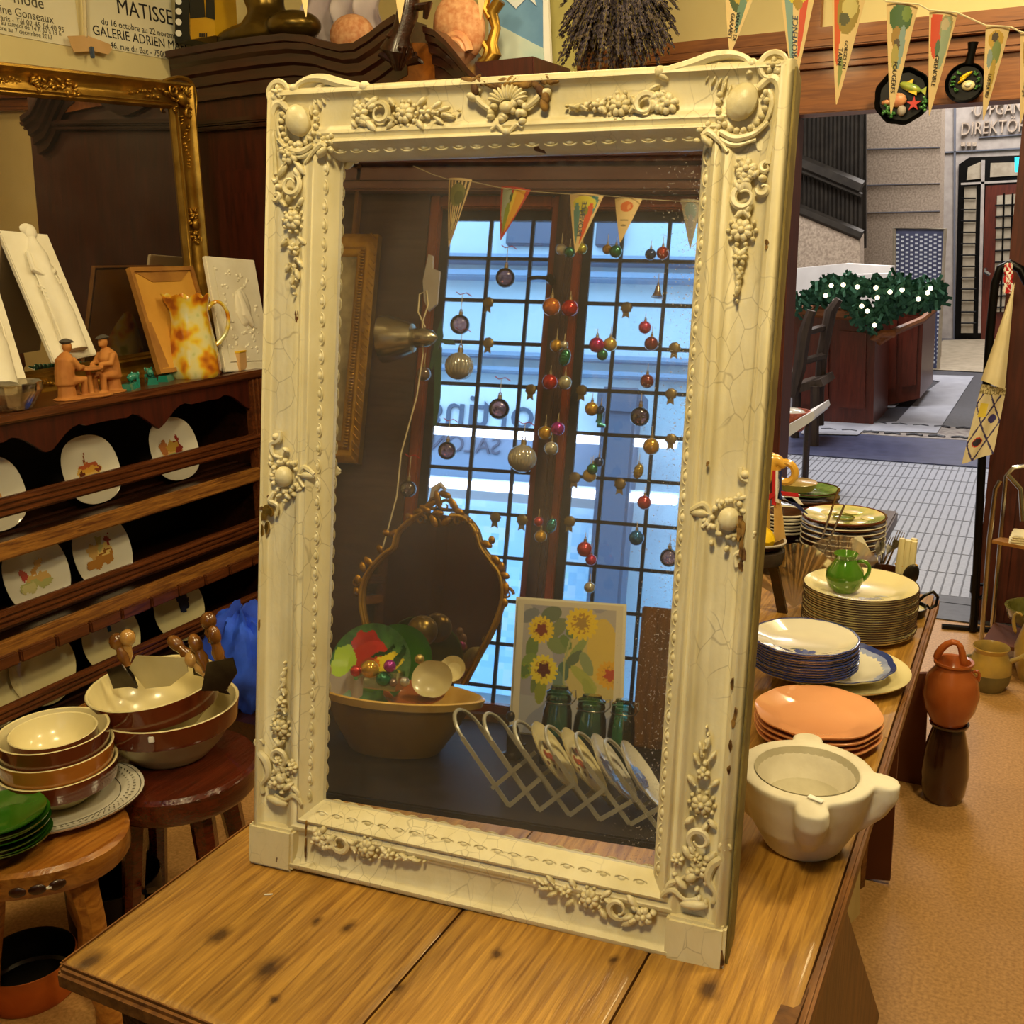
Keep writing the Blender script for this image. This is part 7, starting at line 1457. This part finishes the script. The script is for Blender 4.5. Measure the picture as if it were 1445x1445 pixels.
pennant('sunflower pennant with orange bar and blue letters, third before the window',*pm((803,272),(851,274),(812,358)),[(.2,.5,.2,.4,0,'#4c8c8c'),(.18,0,.14,.8,0,'#d8cc3c'),(.5,.5,.35,.3,0,'#d8541c'),(.5,-.5,.35,.3,0,'#5c8c84'),(.3,.1,.08,.3,0,'#8c8c2c')],[('PROVENCE',0,.2,.42)],gp,tcol='street_dark',flip=True,back=Y_)
pennant('beige pennant with an orange square, fourth before the window',*pm((867,279),(906,279),(875,343)),[(.2,0,.12,.55,0,'#d8702c'),(.2,.2,.06,.15,0,'#e8a05c'),(.5,0,.02,.6,0,'#8c7c54'),(.62,0,.02,.5,0,'#8c7c54')],None,gp,flip=True,back=Y_)
pennant('faded blue grey pennant half hidden by the right frame edge',*pm((960,280),(990,282),(974,352)),[(.25,0,.2,.7,0,'#7c8c8c'),(.6,0,.3,.5,0,'#8c8c94')],None,gp,border='#9c9484',flip=True,back=Y_)
q=MB(); q.tube([mpl(x,y,YQ) for x,y in ((583,234),(610,246),(632,253),(665,256),(706,265),(748,270),(803,274),(851,276),(906,281),(960,284),(1000,285))],.001,4); tag(q.build('pennant_string','string'),'thin thread carrying the pennants before the window','string')
# metal lamp
Yl=-.36; lp=thing('spot_lamp','brushed metal clamp lamp with a conical shade beside the window','lamp',(0,0,0)); a=mpl(540,478,Yl); b=mpl(584,482,Yl); c=mpl(617,476,Yl); k=vk(a); d=(b-a)
def ax_lathe(q,P0,P1,prof,seg=28):   # profile (r, t) along P0->P1
    d=P1-P0; R=d.to_track_quat('Z','Y').to_matrix(); prev=None
    for r_,t in prof:
        cur=q.rng([P0+d*t+R@V((r_*cos(2*PI*i/seg),r_*sin(2*PI*i/seg),0)) for i in range(seg)])
        if prev: q.bridge(prev,cur)
        prev=cur
q=MB(); ax_lathe(q,a,c,[(34*k,0),(33*k,.15),(24*k,.45),(20*k,.56),(13*k,.58),(14*k,.62),(13*k,.8),(9*k,.93),(2*k,1.0)]); ax_lathe(q,a,c,[(33.5*k,.0),(22*k,.44),(10*k,.5)]); q.build('shade','lamp_metal',lp)
q=MB(); q.prism([mpl(x,y,Yl-.02) for x,y in ((598,398),(606,360),(612,362),(612,380),(622,384),(618,430),(606,440),(600,425))],(0,.01,0)); q.build('clamp','stone_smooth',lp); 
q=MB(); q.tube([mpl(x,y,Yl-.01) for x,y in ((600,462),(590,440),(592,415),(602,410),(604,430),(596,455),(597,500),(588,560),(566,640),(560,700),(548,745),(535,790),(524,835))],.0022,6); q.build('cable','string',lp); q=MB(); c=mpl(524,852,Yl+.0); q.box(c,(.02,.018,.045),.005,R=Matrix.Rotation(.1,3,'Y')); q.build('cable_switch','switch_white',lp)
o=thing('green_ribbon_bow','dark green satin ribbon bow hanging beside the lamp shade','ribbon',(0,0,0)); q=MB()
for px in (((614,478),(623,450),(626,475),(620,490)),((606,520),(614,485),(622,470),(618,500),(610,522)),((612,600),(614,500),(624,490),(622,560),(616,602)),((622,478),(640,480),(643,487),(628,486))): q.prism([mpl(x,y,Yl-.05) for x,y in px],(0,.004,0))
q.build('satin_ribbon','green_ribbon',o,smooth=0)
# gilt framed picture on the left of the reflected wall
Yg=YW+.035; o=thing('gilt_picture','picture in a beaded gilt frame hanging at the left of the window','picture',(0,0,0)); A=mpl(536,332,Yg); B=mpl(507,655,Yg); 
x0=A.x; zt=A.z; zb=B.z; xw=.34
q=MB(); prof=[(0,-.02),(0,.012),(.012,.02),(.03,.016),(.04,.010),(.05,.016),(.06,.010),(.07,.0)]
rings=[q.rng([V((x,Yg+h,z)) for x,z in ((x0-xw+t,zb+t),(x0-t,zb+t),(x0-t,zt-t),(x0-xw+t,zt-t))]) for t,h in prof]
for a_,b_ in zip(rings,rings[1:]): q.bridge(a_,b_)
q.build('gilt_frame','gold',o,smooth=50)
q=MB()
for i in range(64): z=zb+.05+(zt-zb-.1)*i/63; q.sph((x0-.047,Yg+.016,z),(.009,.006,.0045),8,6)
for i in range(30): z=zb+.01+(zt-zb-.02)*i/29; q.tube([(x0-.004,Yg+.016,z-.01),(x0-.022,Yg+.02,z+.01)],.003,5)
q.build('bead_moulding','gold',o); q=MB(); q.box((x0-xw/2,Yg-.002,(zt+zb)/2),(xw-.13,.004,zt-zb-.13)); q.build('picture_sheet',M('old_print','#c8b890','#8c8064',rough=.3,scale=14,coat=.6).name,o)
# rococo mirror
YR=-.26; o=thing('rococo_mirror','waisted gilded rococo mirror with leafy crest standing behind the yellow bowl','mirror',(0,0,0))
def V2(x,y,Y=YR): return mpl(x,y,Y)
L_=[(655,965),(676,925),(697,885),(710,845),(707,812),(694,792),(680,772),(672,748),(655,730),(636,728)]
Rr=[(600,722),(580,734),(562,752),(556,772),(543,782),(526,800),(514,822),(511,850),(516,880),(524,905),(545,960)]
def cr(P,n=6):
    P=[P[0]*2-P[1]]+P+[P[-1]*2-P[-2]]; out=[]
    for i in range(1,len(P)-2):
        for k_ in range(n):
            t=k_/n;a,b,c,d=P[i-1],P[i],P[i+1],P[i+2]; out.append(.5*((2*b)+(c-a)*t+(2*a-5*b+4*c-d)*t*t+(3*b-a-3*c+d)*t**3))
    return out+[P[-2]]
A_=cr([V2(*p) for p in L_]); B_=cr([V2(*p) for p in Rr]); k=vk(A_[0])
q=MB(); 
for off,r_ in ((0,5*k),(.012,3*k)): q.tube([p+V((0,off,0)) for p in A_],r_,8); q.tube([p+V((0,off,0)) for p in B_],r_,8)
rf_=q.build('gilded_frame','gold',o)
bot=V2(600,1040); bot.z=LZ+.02
q=MB(); loop=A_+B_; ctr=V2(610,860); vs=q.rng([p-V((0,.002,0)) for p in loop]); c_=q.v(ctr-V((0,.002,0)))
for i in range(len(vs)): q.face((vs[i],vs[(i+1)%len(vs)],c_))
q.build('mirror_glass','mirror_small',o,smooth=0)
q=MB(); q.box((ctr.x,YR-.03,LZ+.10),(.10,.02,.20),.003); q.build('easel_back','raw_board',o)
q=MB()
def lf(x,y,a,l,w=5): c=V2(x,y,YR+.012); q.sph(c,(l*k,.006,w*k),8,6,R=Matrix.Rotation(a,3,'Y'))
for x,y,a,l in ((618,705,1.2,14),(628,698,.3,10),(607,712,-.6,12),(600,718,.4,10),(640,712,.9,12),(648,722,.5,9),(590,722,-.4,9),(618,724,0,9),(612,735,1,10),(630,735,-.8,9),(578,730,.6,8),(662,736,.8,7),(672,752,1.3,6),(700,790,.7,9),(708,800,1.2,8),(712,812,.3,8),(714,830,1.4,9),(712,850,1.2,7),(556,752,-.7,8),(545,752,.3,6),(536,775,1,7),(520,792,.7,9),(512,800,1.2,8),(505,818,1.4,8),(503,835,1.4,7),(687,768,.4,9),(694,762,1.1,6)): lf(x,y,a,l)
for x,y,r_ in ((612,712,11),(628,714,10),(716,838,9),(504,822,8),(594,733,8),(646,735,8)): cc=V2(x,y,YR+.012); q.tube([cc+V((r_*k*(1-t/20)*cos(t*.5),0,r_*k*(1-t/20)*sin(t*.5))) for t in range(16)],[2.6*k*(1-t/24) for t in range(16)],6)
q.build('leaf_crest','gold_dark',rf_)
q=MB(); q.tube([V2(612,705),V2(614,690),V2(622,684),V2(628,690),V2(622,700)],[7*k,6*k,5*k,3*k,2*k],8); q.build('top_finial','stone_smooth',rf_)
# brass globe / glass balls near the mirror
c=V2(596,890,-.2); q=MB(); q.sph(c,22*vk(c),20,14); tag(q.build('brass_bowl','bronze'),'round brass bowl on edge between leaf plates and gilded mirror','bowl')
# painting of sunflowers
YPt=-.46; TLp,TRp,BLp=mpl(728,842,YPt-.06),mpl(884,853,YPt-.06),mpl(716,1052,YPt); BLp.z=max(BLp.z,LZ+.004)
o=thing('sunflower_painting','unframed watercolour of sunflowers leaning on the window behind the green jars','painting',(0,0,0)); ex=(TRp-TLp); dn=(BLp-TLp)
def S3(u,v,off=0): return TLp+ex*u+dn*v+V((0,off+.006*sin(u*PI),0))
q=MB(); q.prism([S3(0,0,-.004),S3(1,0,-.004),S3(1,1,-.004),S3(0,1,-.004)],(0,-.003,0)); q.build('board','paper',o,smooth=0)
leafs=[(.33,.10,.10,.06,-.3,'#68755c'),(.40,.20,.10,.055,-.8,'#7c8458'),(.40,.33,.10,.06,.2,'#7c8c54'),(.48,.30,.07,.04,.7,'#6c8448'),(.60,.34,.11,.035,-.8,'#8c9c54'),(.55,.43,.11,.04,-.7,'#5c6c50'),(.68,.45,.10,.05,1.0,'#8c9864'),(.66,.56,.15,.045,.6,'#a8ac4c'),(.72,.66,.12,.045,1.0,'#9ca444'),(.47,.52,.07,.05,1.3,'#4c6c5c'),(.42,.62,.05,.1,0,'#6c8478'),(.16,.36,.06,.09,.2,'#6c8440'),(.14,.46,.08,.05,-.5,'#7c9440'),(.26,.66,.055,.12,.1,'#8c9430'),(.20,.60,.03,.10,.2,'#6c7c3c'),(.54,.22,.07,.05,0,'#6c8048'),(.12,.12,.10,.05,-.4,'#7c8084')]
fl=[(.24,.22,.13,'#e8c41c','#7c2c10',.05),(.28,.52,.14,'#e8d034','#581808',.055),(.62,.15,.16,'#ecc81c','#a8842c',.05),(.90,.52,.13,'#e0a81c','#b84418',.05),(.09,.54,.08,'#88a030','#5c7c34',.05)]
asp=dn.length/ex.length
def art(u,v):
    if u<.06 or u>.94 or v<.035: return lin('#d8ccb0')
    c=None
    n=MN.noise(V((u*3,v*3,4))); bgc=lin('#9c98a0') if n<-.1 else lin('#b4aca4'); 
    if (u-.75)**2/.08+(v-.45)**2/.10<1: bgc=lin('#c8b46c')
    if (u-.82)**2/.02+(v-.35)**2/.06<1: bgc=lin('#d8b850')
    if v>.72: bgc=lin('#a8a8ac') if n<.05 else lin('#8c90a4')
    c=ell(u,v,leafs) or None
    if abs(u-.5-.03*sin(v*9))<.010 and .28<v<.7: c=lin('#a8ac70')
    for (x,y,r_,pc,cc,ci) in fl:
        dx,dy=u-x,(v-y)*asp; d=math.hypot(dx,dy); a=math.atan2(dy,dx)
        if d<r_*(.78+.22*abs(sin(a*8.5))): c=lin(pc) if d>r_*.62 or MN.noise(V((a*5,d*30,x)))>-.15 else lin('#b88818')
        if d<ci*1.05*(1+.2*sin(a*5)): c=lin(cc)
    return c or bgc
q=MB(); q.grid(lambda u,v:S3(.025+u*.95,.015+v*.97,.002),110,140,cf=art); q.build('painted_sheet','printed',o,smooth=0,fixn=False)
# green preserving jars
for i,(px,yt,hwp,lb,mt) in enumerate(((787,968,21,'green glass preserving jar with raised lid, left of three','green_glass'),(834,981,23,'green glass preserving jar with wire clip, middle of three','green_glass'),(879,987,19,'pale blue green glass jar, right of three by the brown board','clear_glass' if 0 else 'green_glass'))):
    P=mp(px-4,1058,2,LZ); P.y=-.16-.03*i; P.x=mpl(px-3,1040,P.y).x; k=vk(V((P.x,P.y,.8))); ht=mpl(px,yt,P.y).z-LZ; R=hwp*k*1.05
    o=thing('preserving_jar',lb,'jar',(P.x,P.y,LZ+.001),group='green glass jars on the ledge'); q=MB(); q.lathe([(0,0),(R*.95,0),(R,.01),(R*.98,ht*.5),(R*.92,ht*.68),(R*.80,ht*.76),(R*.80,ht*.80),(R*.84,ht*.84),(R*.78,ht*.88)],28); q.build('glass_body',mt,o)
    q=MB(); q.lathe([(R*.82,ht*.89),(R*.84,ht*.93),(R*.6,ht*.96),(R*.55,ht),(0,ht)],24); q.build('glass_lid',mt,o); q=MB(); q.tube([(R*.86*cos(t*PI/10),R*.86*sin(t*PI/10),ht*.79) for t in range(20)],.0016,5,closed=True); q.tube([(R*.86,0,ht*.79),(R*1.12,0,ht*.86),(R*1.05,0,ht*.97),(R*.8,0,ht*.95)],.0016,5); q.build('wire_clip','bent_steel',o)
# bronze figure
P=mp(722,1070,2,LZ); P.y=max(P.y,-.2); c=mpl(722,1062,P.y); o=thing('bronze_figure','small black bronze crouching figure between bowl and painting','figurine',(c.x,c.y,LZ)); k=vk(c)
q=MB(); q.tube([(0,0,0),(0,0,8*k)],[16*k,14*k],14); q.tube([(4*k,0,8*k),(2*k,0,26*k),(-2*k,0,46*k)],[12*k,11*k,8*k],10); q.sph((-6*k,0,58*k),(7*k,7*k,8*k)); q.tube([(0,4*k,42*k),(10*k,8*k,30*k),(14*k,4*k,16*k)],[5*k,4*k,4*k],8); q.tube([(8*k,0,14*k),(16*k,0,22*k),(14*k,0,6*k)],[7*k,6*k,4*k],8); q.build('figure','bronze_black',o,remesh=.003)
# wooden shutter board at the right
q=MB(); a=mpl(897,853,-.52); b=mpl(1000,1100,-.52); q.box(((a.x+b.x)/2+.02,-.52,(a.z+LZ)/2),(abs(b.x-a.x),.02,a.z-LZ-.004),.004); bd=thing('wooden_board','tall brown panelled wooden board standing at the right of the window','board',(0,0,0)); q.build('board','board_brown',bd)
q=MB(); q.box(((a.x+b.x)/2+.04,-.508,(a.z+LZ)/2-.02),(abs(b.x-a.x)-.08,.006,a.z-LZ-.09),.002); q.build('raised_panel','board_brown',bd)
# folding plate rack of clear strips
YK=.30
rk=thing('plate_rack','folding lattice plate rack of clear strips at the front of the ledge','rack',(0,0,0))
dnl=[((652,1040),(718,1142)),((694,1046),(760,1152)),((738,1058),(803,1160)),((782,1066),(845,1168)),((826,1076),(888,1175)),((868,1086),(928,1182))]
upl=[((695,1112),(735,1078)),((718,1142),(768,1094)),((760,1152),(812,1104)),((803,1160),(855,1112)),((845,1168),(892,1130)),((888,1175),(930,1140))]
zmin=min(mpl(*b,YK).z for a,b in dnl+[((0,0),(918,1170))]); dzr=LZ+.004-zmin
def strip(a,b,Y,name,mat,q,w=.0045):
    A=mpl(*a,YK);B=mpl(*b,YK); A.y=B.y=Y; A.z=max(A.z,LZ+.002); B.z=max(B.z,LZ+.002); d=(B-A).normalized(); n=V((-d.z,0,d.x))*w; q.prism([A-n,B-n,B+n,A+n],(0,.003,0)); return A,B
for lay,Y in ((0,YK),(1,YK-.14)):
    for j,(a,b) in enumerate(dnl): q=MB(); strip(a,b,Y,'',0,q); q.build('slanting_strip','perspex',rk,smooth=0)
    q=MB()
    for a,b in upl: strip(a,b,Y+.004,'',0,q)
    q.build('cross_strips','perspex',rk,smooth=0)
for j,(a,b) in enumerate(dnl):
    A=mpl(*a,YK); B=mpl(*b,YK); d=(A-B).normalized(); Rl=.07; q=MB(); pts=[V((A.x,YK-.07,A.z))+V((0,cos(t*PI/12)*Rl,0))+d*sin(t*PI/12)*.055 for t in range(13)]; q.tube(pts,.0042,6); q.build('top_loop','perspex',rk)
fa=[(-.35,.25,.10,.16,.3,'#8c3424'),(-.1,.35,.09,.14,-.3,'#3c3028'),(.0,.0,.3,.12,.5,'#a84c34'),(.25,.15,.09,.14,.2,'#943c28'),(.2,-.25,.1,.08,0,'#4c4030'),(-.2,-.15,.2,.03,.6,'#54442c'),(.45,-.05,.08,.07,0,'#5c3428'),(-.05,-.4,.08,.08,0,'#5c4030')]
fb=[(0,0,.45,.3,.3,'#5c688c'),(.1,.1,.2,.35,-.4,'#3c4874'),(-.2,-.1,.2,.2,0,'#4c5880'),(-.05,.05,.12,.1,0,'#a8acb4'),(.3,-.2,.15,.1,0,'#6c7894')]
for j,(px,py,art_,lb,rm) in enumerate(((776,1070,fa,'cream plate with red flowers, first in the folding rack','stoneware_in'),(818,1079,fa,'cream plate with red flowers, second in the folding rack','stoneware_in'),(860,1088,fb,'plate with blue flowers and scalloped edge, third in the folding rack','white_china'),(902,1098,fb,'worn plate with blue flowers, last in the folding rack','white_china'))):
    A=mpl(*dnl[2][0],YK);B=mpl(*dnl[2][1],YK); d=(A-B).normalized(); c=mpl(px,py,YK-.07); R=.082; n=d.cross(Y_).normalized(); 
    if n.x<0: n=-n
    c.z=max(c.z,LZ+R*d.z+.006)
    o=frame('rack_plate',lb,'plate',c,Y_,n.cross(Y_),n,'plates standing in the folding rack'); q=MB(); q.lathe([(0,.002),(R*.6,.003),(R*.97,.012),(R,.014),(R*.98,.010),(R*.6,-.002),(0,-.003)],40,f=scal(12,.02) if j>1 else None); q.build('dish',rm,o)
    q=MB(); q.grid(lambda u,v:V(((u-.5)*1.8*R,(v-.5)*1.8*R,.0042+max(0,math.hypot(u-.5,v-.5)*1.8-.6)*R*.33)),50,50,cf=lambda u,v: ell((u-.5)*1.8+.08*MN.noise(V((u*9,v*9,0))),(v-.5)*1.8,art_)); q.build('painted_flowers','china_art',o,smooth=0,fixn=False)
